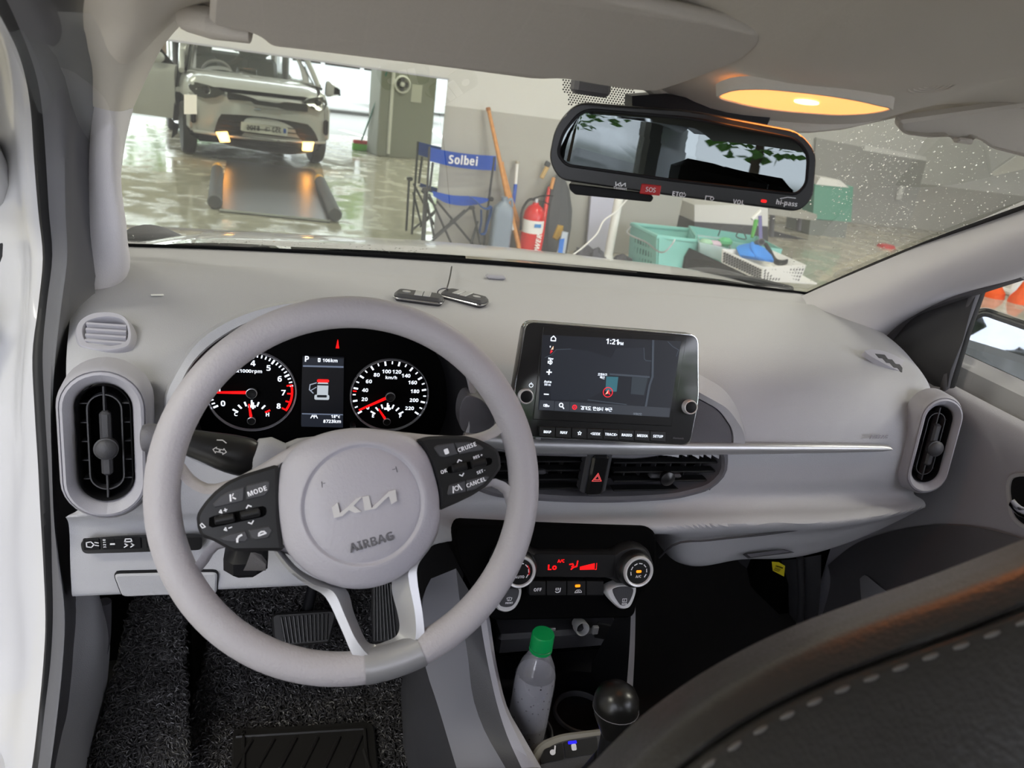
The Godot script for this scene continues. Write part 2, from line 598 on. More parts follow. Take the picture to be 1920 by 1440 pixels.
func build_garage() -> void:
	struct("floor", Shape.new().box(Vector3(2.5, -0.06, -3.8), Vector3(17.0, 0.12, 12.4)), M.floor, "wet beige epoxy garage floor")
	var wf2 := struct("wall_front", wall_box(-4.9, 3.25, 0, 3.4, -0.25, -0.03), M.wall_white, "garage end wall, white above and beige below")
	part("painted_dado", wall_box(-4.9, 3.25, 0, 1.03, -0.04, -0.024), M.wall_beige, wf2)
	struct("wall_recess", Shape.new().box(Vector3(2.72, 1.7, -7.9), Vector3(0.2, 3.4, 3.4)), M.wall_white)
	var wb := struct("wall_back", Shape.new().box(Vector3(6.8, 1.7, -9.7), Vector3(8.4, 3.4, 0.2)), M.wall_white)
	part("painted_dado", Shape.new().box(Vector3(6.8, 0.33, -9.594), Vector3(8.2, 0.66, 0.02)), M.wall_beige, wb)
	var wr := struct("wall_right", Shape.new().box(Vector3(10.9, 1.7, -3.8), Vector3(0.2, 3.4, 11.8)), M.wall_white)
	part("painted_dado", Shape.new().box(Vector3(10.79, 0.525, -3.8), Vector3(0.02, 1.05, 11.4)), M.wall_beige, wr)
	var wl := struct("wall_left", Shape.new().box(Vector3(-5.1, 1.7, -1.8), Vector3(0.2, 3.4, 7.6)), M.wall_white)
	part("painted_dado", Shape.new().box(Vector3(-4.99, 0.525, -1.8), Vector3(0.02, 1.05, 7.4)), M.wall_beige, wl)
	struct("ceiling", Shape.new().box(Vector3(2.9, 3.45, -3.8), Vector3(16.4, 0.14, 12.2)), M.wall_white)
	struct("wall_rear", Shape.new().box(Vector3(-4.1, 1.7, 2.2), Vector3(1.8, 3.4, 0.2)), M.wall_white)
	struct("trim_1", Shape.new().box(Vector3(2.9, 3.15, 2.2), Vector3(16.2, 0.5, 0.2)), M.wall_white, "lintel over the garage opening")
	# LED battens under the ceiling
	var who := ["over the driver's side of the car's bonnet", "over the passenger side of the bonnet", "over the deep recess on the right", "over the car's left rear", "over the car's right rear"]
	var i := 0
	for p in [Vector3(-2.6, 3.2, -3.6), Vector3(2.2, 3.2, -3.6), Vector3(6.4, 3.2, -6.6), Vector3(-2.6, 3.2, 0.2), Vector3(3.0, 3.2, -0.4)]:
		var t := thing("ceiling_lamp", "long white LED batten hung " + who[i], "lamp", p, "ceiling lamps")
		i += 1
		part("housing", Shape.new().box(p + Vector3(0, 0.05, 0), Vector3(1.5, 0.06, 0.34), 0.01), M.line, t)
		part("diffuser_lamp", Shape.new().box(p, Vector3(1.4, 0.03, 0.28), 0.008), glow(Color(1.0, 0.99, 0.95), 3.0, Color(0.9, 0.9, 0.9)), t)
		part("hanger", Shape.new().tube([p + Vector3(-0.5, 0.07, 0), p + Vector3(-0.5, 0.2, 0)], 0.006), M.silver, t)
		part("hanger", Shape.new().tube([p + Vector3(0.5, 0.07, 0), p + Vector3(0.5, 0.2, 0)], 0.006), M.silver, t)
		var a := AreaLight3D.new()
		a.name = "batten_light"
		a.area_size = Vector2(1.4, 0.28)
		a.light_energy = LAMP_ENERGY
		a.light_color = Color(1.0, 0.985, 0.92)
		a.shadow_enabled = true
		a.transform = Transform3D(Basis(Vector3.RIGHT, -PI / 2), Vector3(0, -0.02, 0))
		t.add_child(a)
	# the mirror on the end wall
	var mr := (wallp(828, 275) - WO).dot(WX)
	var mt := thing("wall_mirror", "large frameless mirror on the end wall showing the car's own front", "mirror", WO + Vector3(0, 0.02, 0))
	part("mirror_glass", wall_box(-1.75, mr, 0.02, 1.207, -0.024, 0.0, 0.002), M.mirror, mt, "mirror glass", 20)
	part("top_strip", wall_box(-1.76, mr + 0.01, 1.205, 1.216, -0.024, 0.006), M.satin, mt)
	var nt := thing("paper_note", "small square paper note stuck on the wall mirror", "note", wallp(356, 196, 0.002))
	part("sheet", Shape.new().loft([[wallp(345, 214, 0.001), wallp(369, 214, 0.001), wallp(369, 178, 0.001), wallp(345, 177, 0.001)], [wallp(345, 214, 0.002), wallp(369, 214, 0.002), wallp(369, 178, 0.002), wallp(345, 177, 0.002)]]), paint(Color(0.88, 0.87, 0.80), 0.7), nt)

# ---------------------------------------------------------------- the dashboard
var hood_outer := [[318, 800], [312, 745], [336, 692], [371, 642], [415, 610], [467, 587], [514, 574], [620, 566], [730, 574], [800, 598], [850, 632], [880, 680], [893, 740], [890, 800], [868, 846], [780, 862], [640, 862], [500, 875], [410, 878], [345, 850]]
var center_vent := [[872, 846], [1000, 846], [1180, 852], [1362, 858], [1358, 888], [1335, 912], [1290, 928], [1200, 938], [1100, 940], [1000, 935], [920, 925], [880, 905]]

func dash_row(k: int) -> Array:
	# one line of the dashboard's skin, from the left end to the right end
	var upper := [[0.890, -1.48, 0.73], [0.904, -1.40, 0.715], [0.909, -1.30, 0.70], [0.909, -1.272, 0.697], [0.914, -1.262, 0.695], [0.918, -1.20, 0.685], [0.919, -1.10, 0.667], [0.906, -0.98, 0.645], [0.877, -0.905, 0.632], [0.837, -0.872, 0.626], [0.79, -0.857, 0.622], [0.745, -0.853, 0.620], [0.712, -0.855, 0.620]]
	var out := []
	if k < upper.size():
		for s in [-1.0, -0.97, -0.9, -0.8, -0.6, -0.4, -0.2, 0.0, 0.2, 0.4, 0.6, 0.8, 0.9, 0.97, 1.0]:
			var u = upper[k]
			var bow: float = -0.035 * (1.0 - s * s) if k < 4 else 0.0
			out.append(Vector3(s * u[2], u[0] - (0.004 if absf(s) > 0.99 else 0.0), u[1] + bow - (0.010 if absf(s) > 0.99 and k > 6 else 0.0)))
		return out
	k -= upper.size()
	var drv := [[0.703, -0.858], [0.698, -0.862], [0.690, -0.866], [0.675, -0.866], [0.640, -0.858], [0.610, -0.853], [0.592, -0.852], [0.585, -0.862], [0.588, -1.0]]
	var mid := [[0.704, -0.842], [0.702, -0.818], [0.697, -0.808], [0.688, -0.808], [0.680, -0.816], [0.678, -0.84], [0.678, -0.87], [0.678, -0.90], [0.68, -1.0]]
	var pas := [[0.704, -0.842], [0.702, -0.818], [0.697, -0.808], [0.688, -0.810], [0.668, -0.824], [0.632, -0.838], [0.604, -0.850], [0.590, -0.872], [0.59, -1.0]]
	for st in [[-0.632, 0], [-0.605, 0], [-0.56, 0], [-0.48, 0], [-0.36, 0], [-0.26, 0], [-0.225, 0], [-0.195, 0.5], [-0.165, 1], [-0.08, 1], [0.0, 1], [0.09, 1], [0.14, 1], [0.175, 1.5], [0.21, 2], [0.32, 2], [0.42, 2], [0.50, 3], [0.57, 4], [0.612, 5], [0.626, 6]]:
		var p = [drv, mid, pas][mini(int(st[1]), 2)][k]
		if st[1] == 0.5 or st[1] == 1.5: p = [(p[0] + [mid, pas][int(st[1])][k][0]) / 2, (p[1] + [mid, pas][int(st[1])][k][1]) / 2]
		var y: float = p[0]
		var z: float = p[1]
		if st[1] > 2:
			var t: float = [0, 0, 0, 0.25, 0.62, 0.9, 1.0][int(st[1])]
			y = lerpf(y, 0.705 - k * 0.003, t)
			z = lerpf(z, -0.85, t * 0.8)
		out.append(Vector3(st[0], y, z))
	return out

func build_dashboard() -> void:
	var t := thing("dashboard", "light grey moulded dashboard under the windscreen with satin trim strip", "dashboard", Vector3(0, 0.585, -0.9))
	var holes := [hood_outer, center_vent]
	var lv := rrect(150 * 0.86, 268, 64)
	var polys := []
	for h in holes:
		var q := PackedVector2Array()
		for p in h: q.append(Vector2(p[0], p[1]))
		polys.append(near(ccw(q), 7.0 if h == hood_outer else -1.0))
	var q1 := PackedVector2Array()
	for p in rrect(125, 250, 60): q1.append(p + Vector2(197, 832))
	polys.append(q1)
	var q2 := PackedVector2Array()
	for p in rrect(76, 176, 36): q2.append(p.rotated(0.07) + Vector2(1747, 834))
	polys.append(q2)
	var rows := []
	for k in 22: rows.append(dash_row(k))
	var g := sheet(rows, 190, 190)
	var open := PackedByteArray()
	for j in 190:
		for i in 190:
			var c: Vector3 = (g[j][i] + g[mini(j + 1, 189)][mini(i + 1, 189)]) / 2
			var gap := false
			if c.z > -1.05 and c.y > 0.66:
				for q in polys: gap = gap or Geometry2D.is_point_in_polygon(seen_at(c), q)
			open.append(1 if gap else 0)
	part("shell", Shape.new().grid(g, false, open), M.dash, t, "", 50)
	# satin strip under the screen
	var loops := []
	for s in [[872, 806, 0.016], [930, 818, 0.020], [1000, 836, 0.021], [1150, 841, 0.021], [1300, 844, 0.019], [1450, 843, 0.017], [1600, 841, 0.0135], [1655, 840, 0.011], [1668, 839, 0.007], [1671, 839, 0.002]]:
		var c := Z(s[0], s[1], -0.846)
		c.y = lerpf(c.y, 0.803, 0.5)
		var h: float = s[2]
		var l := []
		for a in 14:
			var e := TAU * a / 14.0
			l.append(c + Vector3(0, sin(e) * h * 0.5, cos(e) * 0.007 - 0.002))
		loops.append(l)
	part("trim_strip", Shape.new().loft(loops), M.satin, t, "satin silver strip", 60)
	# airbag lettering pressed into the passenger side
	part("lettering", letters(Shape.new(), "AIRBAG", 0.0065, Transform3D(Basis(), Z(1648, 819, -0.8535)), true, 0.0006), M.dash_low, t)
	# round end vents
	end_vent(t, Z(197, 832, -0.832), 0.086, 0.172, Vector3(1, 0, -0.06).normalized(), 0.0)
	end_vent(t, Z(1748, 834, -0.842), 0.067, 0.156, Vector3(1, 0, 0.22).normalized(), 0.0)
	# demister grilles on the shoulders
	shoulder_grille(t, [[150, 650], [152, 600], [165, 592], [235, 594], [246, 610], [244, 650]], [[163, 642], [166, 604], [176, 600], [232, 604], [238, 614], [236, 641]], 4)
	right_grille(t)
	center_vents(t)
	# speaker slot and small sun sensor on the top
	part("sun_sensor", Shape.new().box(Vector3(0, 0, 0), Vector3(0.036, 0.008, 0.018), 0.003, Transform3D(Basis(), Y(929, 519, 0.913))), M.dash_low, t)
	# a couple of scuffs of paper fluff on the top
	part("paper_scrap", Shape.new().box(Vector3.ZERO, Vector3(0.016, 0.001, 0.006), 0.0004, Transform3D(Basis(Vector3.UP, 0.3), Y(295, 553, 0.9195))), M.line, t)
	# driver's switch panel, low on the left
	var sw := PackedVector2Array()
	var o := Vector3(-0.5, 0.69, -0.856)
	sw = rounded(flat2([[157, 1034], [152, 1010], [230, 1004], [380, 1001], [380, 1027], [230, 1032]], o, Vector3.RIGHT, Vector3.UP), 0.007, 5)
	var sp := part("switch_panel", Shape.new().plate(sw, 0, 0.006, near(sw, 0.001), 0.001, Transform3D(Basis(), o)), M.black_satin, t)
	for k in [[172, 1020, 32], [204, 1019, 26], [240, 1018, 54], [290, 1016, 34]]:
		var c := Z(k[0], k[1], -0.8495)
		part("switch", Shape.new().box(c, Vector3(k[2] * 0.00056, 0.0165, 0.003), 0.001), M.black, sp)
	var ic := Shape.new()
	var ix := Transform3D(Basis(), Z(171, 1021, -0.847))
	stroke(ic, [Vector2(-0.005, -0.003), Vector2(-0.005, 0.003), Vector2(0, 0.004), Vector2(0.003, 0), Vector2(0, -0.004)], 0.0012, ix, 0.0004, true)
	stroke(ic, [Vector2(0.004, 0.003), Vector2(0.008, 0.002)], 0.001, ix)
	stroke(ic, [Vector2(0.004, -0.001), Vector2(0.008, -0.002)], 0.001, ix)
	letters(ic, "3 2 1 0", 0.003, Transform3D(Basis(Vector3(0, 0, 1), PI / 2), Z(196, 1019, -0.847)))
	stroke(ic, [Vector2(-0.002, 0), Vector2(0.002, 0)], 0.002, Transform3D(Basis(), Z(211, 1020, -0.847)))
	ix = Transform3D(Basis(), Z(241, 1018, -0.847))
	stroke(ic, [Vector2(-0.004, 0.002), Vector2(-0.003, 0.006), Vector2(0.003, 0.006), Vector2(0.004, 0.002)], 0.0014, ix, 0.0004, true)
	stroke(ic, [Vector2(-0.004, -0.001), Vector2(-0.001, -0.003), Vector2(-0.005, -0.006)], 0.0012, ix)
	stroke(ic, [Vector2(0.003, -0.001), Vector2(0.006, -0.003), Vector2(0.002, -0.006)], 0.0012, ix)
	part("icons", ic, M.white_print, sp)
	# fuse box lid below it
	var fb := flat2([[214, 1075], [330, 1072], [408, 1072], [406, 1112], [300, 1114], [230, 1117]], Vector3(-0.5, 0.61, -0.851), Vector3.RIGHT, Vector3.UP)
	fb = rounded(fb, 0.006, 3)
	part("fuse_box_lid", Shape.new().plate(fb, -0.004, 0.0035, near(fb, 0.0022), 0.002, Transform3D(Basis(), Vector3(-0.5, 0.61, -0.851))), M.dash, t)
	part("lid_seam", Shape.new().plate(near(fb, -0.0012), -0.004, 0.0008, PackedVector2Array(), 0, Transform3D(Basis(), Vector3(-0.5, 0.61, -0.851))), M.black, t)
	# the glovebox lid with its latch
	part("glovebox_seam", Shape.new().tube(cr([Z(1236, 1046, -0.825), Z(1262, 1022, -0.816), Z(1330, 1013, -0.814), Z(1450, 1000, -0.815), Z(1570, 980, -0.822), Z(1680, 950, -0.840)], 30), 0.0016, 6), M.dark, t)
	part("glovebox_latch", Shape.new().loft([[Z(1393, 1040, -0.840), Z(1470, 1030, -0.840), Z(1490, 1036, -0.840), Z(1402, 1047, -0.840)], [Z(1400, 1039, -0.826), Z(1468, 1031, -0.826), Z(1482, 1035, -0.826), Z(1408, 1045, -0.826)]]), M.mid, t)
	# yellow warning label hanging under the glovebox
	var wl := part("warning_label", Shape.new().loft([[Z(1447, 1053, -0.93), Z(1449, 1070, -0.93), Z(1470, 1081, -0.93), Z(1472, 1061, -0.93), Z(1460, 1054, -0.93)], [Z(1447, 1053, -0.928), Z(1449, 1070, -0.928), Z(1470, 1081, -0.928), Z(1472, 1061, -0.928), Z(1460, 1054, -0.928)]]), paint(Color(0.86, 0.80, 0.12), 0.6), t, "yellow warning label")
	var wx := Transform3D(Basis(Vector3(0, 0, 1), -0.35), Z(1461, 1063, -0.927))
	var wsh := letters(Shape.new(), "CAUTION", 0.0028, wx, true)
	for i in 3: stroke(wsh, [Vector2(-0.007, -0.004 - i * 0.0022), Vector2(0.006, -0.004 - i * 0.0022)], 0.0007, wx)
	part("lettering", wsh, M.black, wl)

func g_shift(rows: Array, d: Vector3) -> Array:
	for r in rows:
		for i in r.size(): r[i] += d
	return rows

func loop3(p: PackedVector2Array, z: float, xf: Transform3D) -> Array:
	var out := []
	for q in p: out.append(xf * Vector3(q.x, q.y, z))
	return out

func pill(xf: Transform3D, w: float, h: float, z: float) -> Array:
	return loop3(rrect(w, h, w / 2, 8), z, xf)
func end_vent(t: Node3D, c: Vector3, w: float, h: float, bx: Vector3, lean: float) -> void:
	var by := Vector3(0, 1, -0.16).normalized()
	by = (by - bx * by.dot(bx)).normalized()
	var xf := frame(c, bx, by)
	var n := 8
	var v := part("round_vent", Shape.new().loft([pill(xf, w * 1.12, h * 1.09, -0.030), pill(xf, w * 1.08, h * 1.05, 0.000), pill(xf, w * 1.0, h * 1.0, 0.0065), pill(xf, w * 0.985, h * 0.99, 0.0045), pill(xf, w * 0.965, h * 0.982, 0.0078), pill(xf, w * 0.90, h * 0.95, 0.0090), pill(xf, w * 0.74, h * 0.86, 0.0035), pill(xf, w * 0.66, h * 0.81, -0.004), pill(xf, w * 0.645, h * 0.80, -0.03)], 0), M.bezel, t, "", 30)
	part("barrel", Shape.new().loft([pill(xf, w * 0.645, h * 0.80, 0.0005), pill(xf, w * 0.60, h * 0.775, -0.003), pill(xf, w * 0.56, h * 0.75, -0.045)], 0), M.black, v, "", 30)
	part("cavity", Shape.new().plate(rrect(w * 0.6, h * 0.78, w * 0.3), -0.046, -0.044, PackedVector2Array(), 0, xf), M.hole, v)
	part("vane_ring", Shape.new().loft([pill(xf, w * 0.42, h * 0.66, -0.016), pill(xf, w * 0.42, h * 0.66, -0.004), pill(xf, w * 0.385, h * 0.645, -0.004), pill(xf, w * 0.385, h * 0.645, -0.016)], 0), M.dark, v, "", 30)
	part("vane", Shape.new().box(Vector3(0, 0, -0.009), Vector3(0.0022, h * 0.77, 0.012), 0.0005, xf), M.dark, v)
	for k in [-2, -1, 0, 1, 2]:
		for sd in [-0.25, 0.25]: part("cross_vane", Shape.new().box(Vector3(w * sd, k * h * 0.13, -0.017), Vector3(w * 0.10, 0.0014, 0.016), 0.0004, xf), M.dark, v)
	part("slide", Shape.new().box(Vector3(0.001, 0, -0.003), Vector3(0.0115, h * 0.44, 0.012), 0.003, xf), M.dark, v)
	var k := Transform3D(Basis(bx, bx.cross(by) * -1, by), Vector3.ZERO)
	var kx := Transform3D(Basis(bx, xf.basis.z, -by), xf * Vector3(0.002, -0.004, 0))
	part("knob", Shape.new().lathe([Vector2(0.0115, -0.002), Vector2(0.0125, 0.004), Vector2(0.0128, 0.008), Vector2(0.0115, 0.0085), Vector2(0.0112, 0.010), Vector2(0.009, 0.0125), Vector2(0.004, 0.0138), Vector2(0.0005, 0.014)], 28, kx), M.dark, v)

func shoulder_grille(t: Node3D, outer_px: Array, inner_px: Array, slats: int) -> void:
	var o := Z(200, 625, -0.95) + Vector3(0, 0.0, 0.0)
	var n := Vector3(-0.12, 0.86, 0.5).normalized()
	var bx := (Vector3.RIGHT - n * n.x).normalized()
	var by := n.cross(bx)
	var xf := frame(o, bx, by)
	var a := soft(flat2(outer_px, o, bx, by), 40)
	var b := soft(flat2(inner_px, o, bx, by), 40)
	var f := part("demister_grille", Shape.new().loft([loop3(near(a, -0.002), -0.012, xf), loop3(a, 0.0, xf), loop3(near(a, 0.002), 0.0025, xf), loop3(near(b, -0.001), 0.002, xf), loop3(b, 0, xf), loop3(b, -0.012, xf)], 0), M.bezel, t)
	part("cavity", Shape.new().plate(b, -0.013, -0.0115, PackedVector2Array(), 0, xf), M.dark, f)
	for i in slats:
		var yv := 607.0 + i * 10.5
		var p := on(163 + i * -1.0, yv - 1, o, n)
		var q := on(238 - i * 0.5, yv + 4, o, n)
		var d := (q - p).normalized()
		part("slat", Shape.new().loft([[p + n * 0.002, p - n * 0.008 - by * 0.004, p - n * 0.008 - by * 0.006, p + n * 0.002 - by * 0.003], [q + n * 0.002, q - n * 0.008 - by * 0.004, q - n * 0.008 - by * 0.006, q + n * 0.002 - by * 0.003]]), M.bezel, f)

func right_grille(t: Node3D) -> void:
	var o := Z(1672, 682, -0.957)
	var n := Vector3(0.14, 0.90, 0.42).normalized()
	var bx := (Vector3.RIGHT - n * n.x).normalized()
	var by := n.cross(bx)
	var xf := frame(o, bx, by)
	var f := part("demister_grille", Shape.new().plate(soft(flat2([[1621, 659], [1640, 656], [1680, 668], [1718, 694], [1722, 702], [1700, 700], [1660, 684]], o, bx, by), 30), -0.008, 0.0008, PackedVector2Array(), 0, xf), M.bezel, t)
	for k in [[1650, 668], [1664, 677], [1678, 686], [1692, 695]]:
		var s := flat2([[k[0] - 10, k[1] - 4], [k[0] + 8, k[1] - 2], [k[0] + 14, k[1] + 6], [k[0] - 3, k[1] + 4]], o, bx, by)
		part("slot", Shape.new().plate(ccw(s), -0.004, 0.0013, PackedVector2Array(), 0, xf), M.dark, f)

func center_vents(t: Node3D) -> void:
	var o := Vector3(0.05, 0.77, -0.852)
	var xf := Transform3D(Basis(), o)
	var a := soft(flat2(center_vent, o, Vector3.RIGHT, Vector3.UP), 72)
	var b := near(a, 0.0075)
	var f := part("center_vent_frame", Shape.new().loft([loop3(near(a, -0.006), -0.03, xf), loop3(near(a, -0.006), -0.006, xf), loop3(near(a, -0.001), 0.002, xf), loop3(near(a, 0.004), 0.003, xf), loop3(b, -0.001, xf), loop3(near(b, 0.002), -0.05, xf)], 0), M.mid, t, "", 35)
	part("cavity", Shape.new().plate(near(b, 0.001), -0.052, -0.05, PackedVector2Array(), 0, xf), M.hole, f)
	# louvres, each its own blade
	var hz := [1094.0, 1152.0]
	for side in 2:
		for k in 4:
			var y := 866.0 + k * 17.0
			var x0: float = [884.0 + k * 2, 1150.0][side]
			var x1: float = [1092.0, 1344.0 - [0, 4, 12, 40][k]][side]
			var p := Z(x0, y - (2 if side == 0 else 0), -0.862)
			var q := Z(x1, y + (2 if side else 0), -0.862)
			p.y = (p.y + q.y) / 2
			var c := (p + q) / 2
			part("louvre", Shape.new().box(Vector3((p.x + q.x) / 2, p.y, -0.868), Vector3(q.x - p.x, 0.0026, 0.016), 0.0009, Transform3D()), M.black_satin, f)
		for k in (6 if side == 1 else 5):
			var x := (1172.0 + k * 28) if side == 1 else (950.0 + k * 26)
			var c := Z(x, 862, -0.885)
			part("upright_vane", Shape.new().box(Vector3(c.x, 0.765, -0.886), Vector3(0.0016, 0.052, 0.014), 0.0005), M.dark, f)
	for k in [[1246, 891], [990, 884]]:
		var c := Z(k[0], k[1], -0.858)
		var s := Shape.new().box(c, Vector3(0.052, 0.0065, 0.012), 0.003)
		part("slide", s, M.dark, f)
		part("knob", Shape.new().lathe([Vector2(0.009, 0), Vector2(0.0115, 0.006), Vector2(0.011, 0.010), Vector2(0.006, 0.013), Vector2(0.0005, 0.0138)], 24, Transform3D(Basis(Vector3.RIGHT, PI / 2), c + Vector3(0, 0, 0.002))), M.black_satin, f)
	# hazard switch between them
	var hb := Z(1120, 889, -0.845)
	part("hazard_post", Shape.new().box(hb + Vector3(0, 0, -0.012), Vector3(0.039, 0.066, 0.022), 0.004), M.dark, f)
	var hs := part("hazard_switch", Shape.new().box(hb + Vector3(0, -0.002, -0.002), Vector3(0.0245, 0.063, 0.012), 0.003), M.gloss, f)
	var tr := Shape.new()
	var tx := Transform3D(Basis(), hb + Vector3(-0.001, -0.0035, 0.0042))
	for k in [[0.0068, 0.0011], [0.0038, 0.0009]]:
		var r: float = k[0]
		stroke(tr, [Vector2(-r, -r * 0.75), Vector2(r, -r * 0.75), Vector2(0, r * 1.05)], k[1], tx, 0.0003, true)
	part("hazard_triangle", tr, glow(Color(1.0, 0.25, 0.25), 0.35, Color(0.9, 0.5, 0.5)), hs, "red hazard triangle")

# ---------------------------------------------------------------- instrument cluster
func px_size(p: Vector3) -> float:
	# metres that one photograph pixel spans at p
	return (p - eye).dot(ax_f) / FOCAL
func zc(list: Array, x0: float, y0: float, k: float) -> Array:
	var out := []
	for p in list: out.append([x0 + p[0] * k, y0 + p[1] * k])
	return out
func seg(pts: Array, per: int) -> Array:
	# smooth curve with the same number of points between each pair of given points
	var out := []
	var k := pts.size()
	for i in k - 1:
		var p0 = pts[maxi(i - 1, 0)]
		var p1 = pts[i]
		var p2 = pts[i + 1]
		var p3 = pts[mini(i + 2, k - 1)]
		for j in per:
			var t := j / float(per)
			out.append(0.5 * ((2 * p1) + (p2 - p0) * t + (2 * p0 - 5 * p1 + 4 * p2 - p3) * t * t + (3 * p1 - p0 - 3 * p2 + p3) * t * t * t))
	out.append(pts[-1])
	return out

func build_cluster() -> void:
	var t := thing("instrument_cluster", "lit instrument cluster behind the steering wheel with two round gauges", "instrument cluster", Vector3(-0.34, 0.78, -0.95))
	var inner := [[338, 800], [335, 745], [351, 699], [377, 665], [412, 636], [467, 606], [514, 594], [620, 586], [730, 592], [792, 612], [838, 645], [867, 690], [880, 740], [876, 795], [852, 840], [780, 852], [640, 852], [500, 866], [412, 868], [360, 838]]
	var face := [[376, 800], [373, 745], [386, 700], [410, 668], [445, 645], [490, 625], [540, 615], [620, 610], [720, 615], [775, 630], [812, 655], [832, 695], [838, 740], [833, 790], [812, 828], [760, 842], [640, 838], [500, 848], [430, 846], [393, 826]]
	var base := []
	var crest := []
	var lip := []
	var lip2 := []
	var back := []
	for i in 20:
		var p = hood_outer[i]
		var q = inner[i]
		var f = face[i]
		var top := clampf((860.0 - p[1]) / 290.0, 0, 1)
		var zt := lerpf(-0.852, -0.925, top * top)
		base.append(Z(620 + (p[0] - 620) * 1.035, 715 + (p[1] - 715) * 1.03, lerpf(-0.872, -1.05, top * top)))
		crest.append(Z(p[0], p[1], zt))
		lip.append(Z(lerpf(p[0], q[0], 0.85), lerpf(p[1], q[1], 0.85), zt + 0.004))
		lip2.append(Z(q[0], q[1], zt - 0.006))
		back.append(Z(f[0], f[1], -0.952))
	var n := 80
	var L0 := cr(base, n, true)
	var L1 := cr(crest, n, true)
	var L2 := cr(lip, n, true)
	var L3 := cr(lip2, n, true)
	var L4 := cr(back, n, true)
	part("hood", Shape.new().grid([L0, L1, L2, L3], true), M.dash, t, "light grey hood", 50)
	var mid := []
	for i in n: mid.append(L3[i].lerp(L4[i], 0.55) + Vector3(0, 0, 0.012))
	part("surround", Shape.new().grid([L3, mid, L4], true), M.black, t, "dark surround", 60)
	part("dial_panel", Shape.new().cap(PackedVector3Array(L4)), M.hole, t)
	var zf := -0.950
	var ring_m := paint(Color(0.75, 0.75, 0.78), 0.25, 0.7)
	for g in 2:
		var c: Vector3 = [Z(472, 734, zf), Z(731, 741, zf)][g]
		var u := px_size(c)
		var R: float = [79.0, 71.5][g] * u
		var gx := Transform3D(Basis(), c)
		var gauge := part("gauge_ring", Shape.new().lathe([Vector2(R * 0.985, 0.0), Vector2(R * 1.0, 0.004), Vector2(R * 1.02, 0.004), Vector2(R * 1.035, 0.0)], 64, Transform3D(Basis(Vector3.RIGHT, PI / 2), c), 0), ring_m, t, ["rev counter ring", "speedometer ring"][g])
		var ticks := Shape.new()
		var a0: float = [207.0, 214.0][g]
		var a1: float = [-31.0, -34.0][g]
		var count: int = [40, 22][g]
		for i in count + 1:
			var a := deg_to_rad(lerpf(a0, a1, i / float(count)))
			var major: bool = i % [5, 2][g] == 0
			if g == 0 and i > 33: continue
			var d := Vector2(cos(a), sin(a))
			stroke(ticks, [d * R * (0.86 if major else 0.89), d * R * 0.945], R * (0.045 if major else 0.03), gx, 0.0006)
		for i in ([9, 12][g]):
			var a := deg_to_rad(lerpf(a0, a1, i / [8.0, 11.0][g]))
			var txt: String = str(i) if g == 0 else str(i * 20)
			var rad: float = 0.72 if g == 0 else (0.68 if i > 2 and i < 9 else 0.66)
			letters(ticks, txt, R * [0.14, 0.10][g], gx.translated_local(Vector3(cos(a) * R * rad, sin(a) * R * rad - R * 0.0, 0)), true, 0.0004, 1, 1.05)
		letters(ticks, ["x1000rpm", "km/h"][g], R * 0.08, gx.translated_local(Vector3([-0.05, 0.0][g] * R, R * [0.52, 0.50][g], 0)), true, 0.0004, 1, 1.1)
		# small dial at the bottom
		var sc := Vector2([0.0, -0.04][g] * R, -R * 0.72)
		for i in 7:
			var a := deg_to_rad(lerpf(150, 30, i / 6.0))
			if g == 0 and i == 6: continue
			stroke(ticks, [sc + Vector2(cos(a), sin(a)) * R * 0.37, sc + Vector2(cos(a), sin(a)) * R * (0.46 if i % 3 else 0.48)], R * 0.04, gx, 0.0006)
		letters(ticks, ["C", "E"][g], R * 0.10, gx.translated_local(Vector3(sc.x - R * 0.36, sc.y + R * 0.12, 0)))
		letters(ticks, ["H", "F"][g], R * 0.10, gx.translated_local(Vector3(sc.x + R * 0.36, sc.y + R * 0.12, 0)))
		stroke(ticks, [Vector2(sc.x - R * 0.06, sc.y + R * 0.33), Vector2(sc.x + R * 0.07, sc.y + R * 0.33)], R * 0.06, gx)
		stroke(ticks, [Vector2(sc.x + R * 0.03, sc.y + R * 0.28), Vector2(sc.x + R * 0.03, sc.y + R * 0.42)], R * 0.045, gx)
		part("scale", ticks, M.lit_white, gauge, "lit white numerals")
		var red := Shape.new()
		if g == 0:
			var arc := []
			for i in 13: arc.append(Vector2.from_angle(deg_to_rad(lerpf(lerpf(a0, a1, 0.82), a1, i / 12.0))) * R * 0.92)
			stroke(red, arc, R * 0.05, gx, 0.0006)
			for i in 4:
				var a := deg_to_rad(lerpf(lerpf(a0, a1, 0.82), a1, i / 3.0))
				stroke(red, [Vector2.from_angle(a) * R * 0.82, Vector2.from_angle(a) * R * 0.93], R * 0.035, gx, 0.0006)
			stroke(red, [sc + Vector2.from_angle(0.52) * R * 0.37, sc + Vector2.from_angle(0.52) * R * 0.47], R * 0.04, gx, 0.0006)
		else:
			stroke(red, [Vector2.from_angle(deg_to_rad(174)) * R * 0.88, Vector2.from_angle(deg_to_rad(174)) * R * 0.95], R * 0.03, gx, 0.0006)
		part("red_zone", red, M.lit_red, gauge, "lit red band")
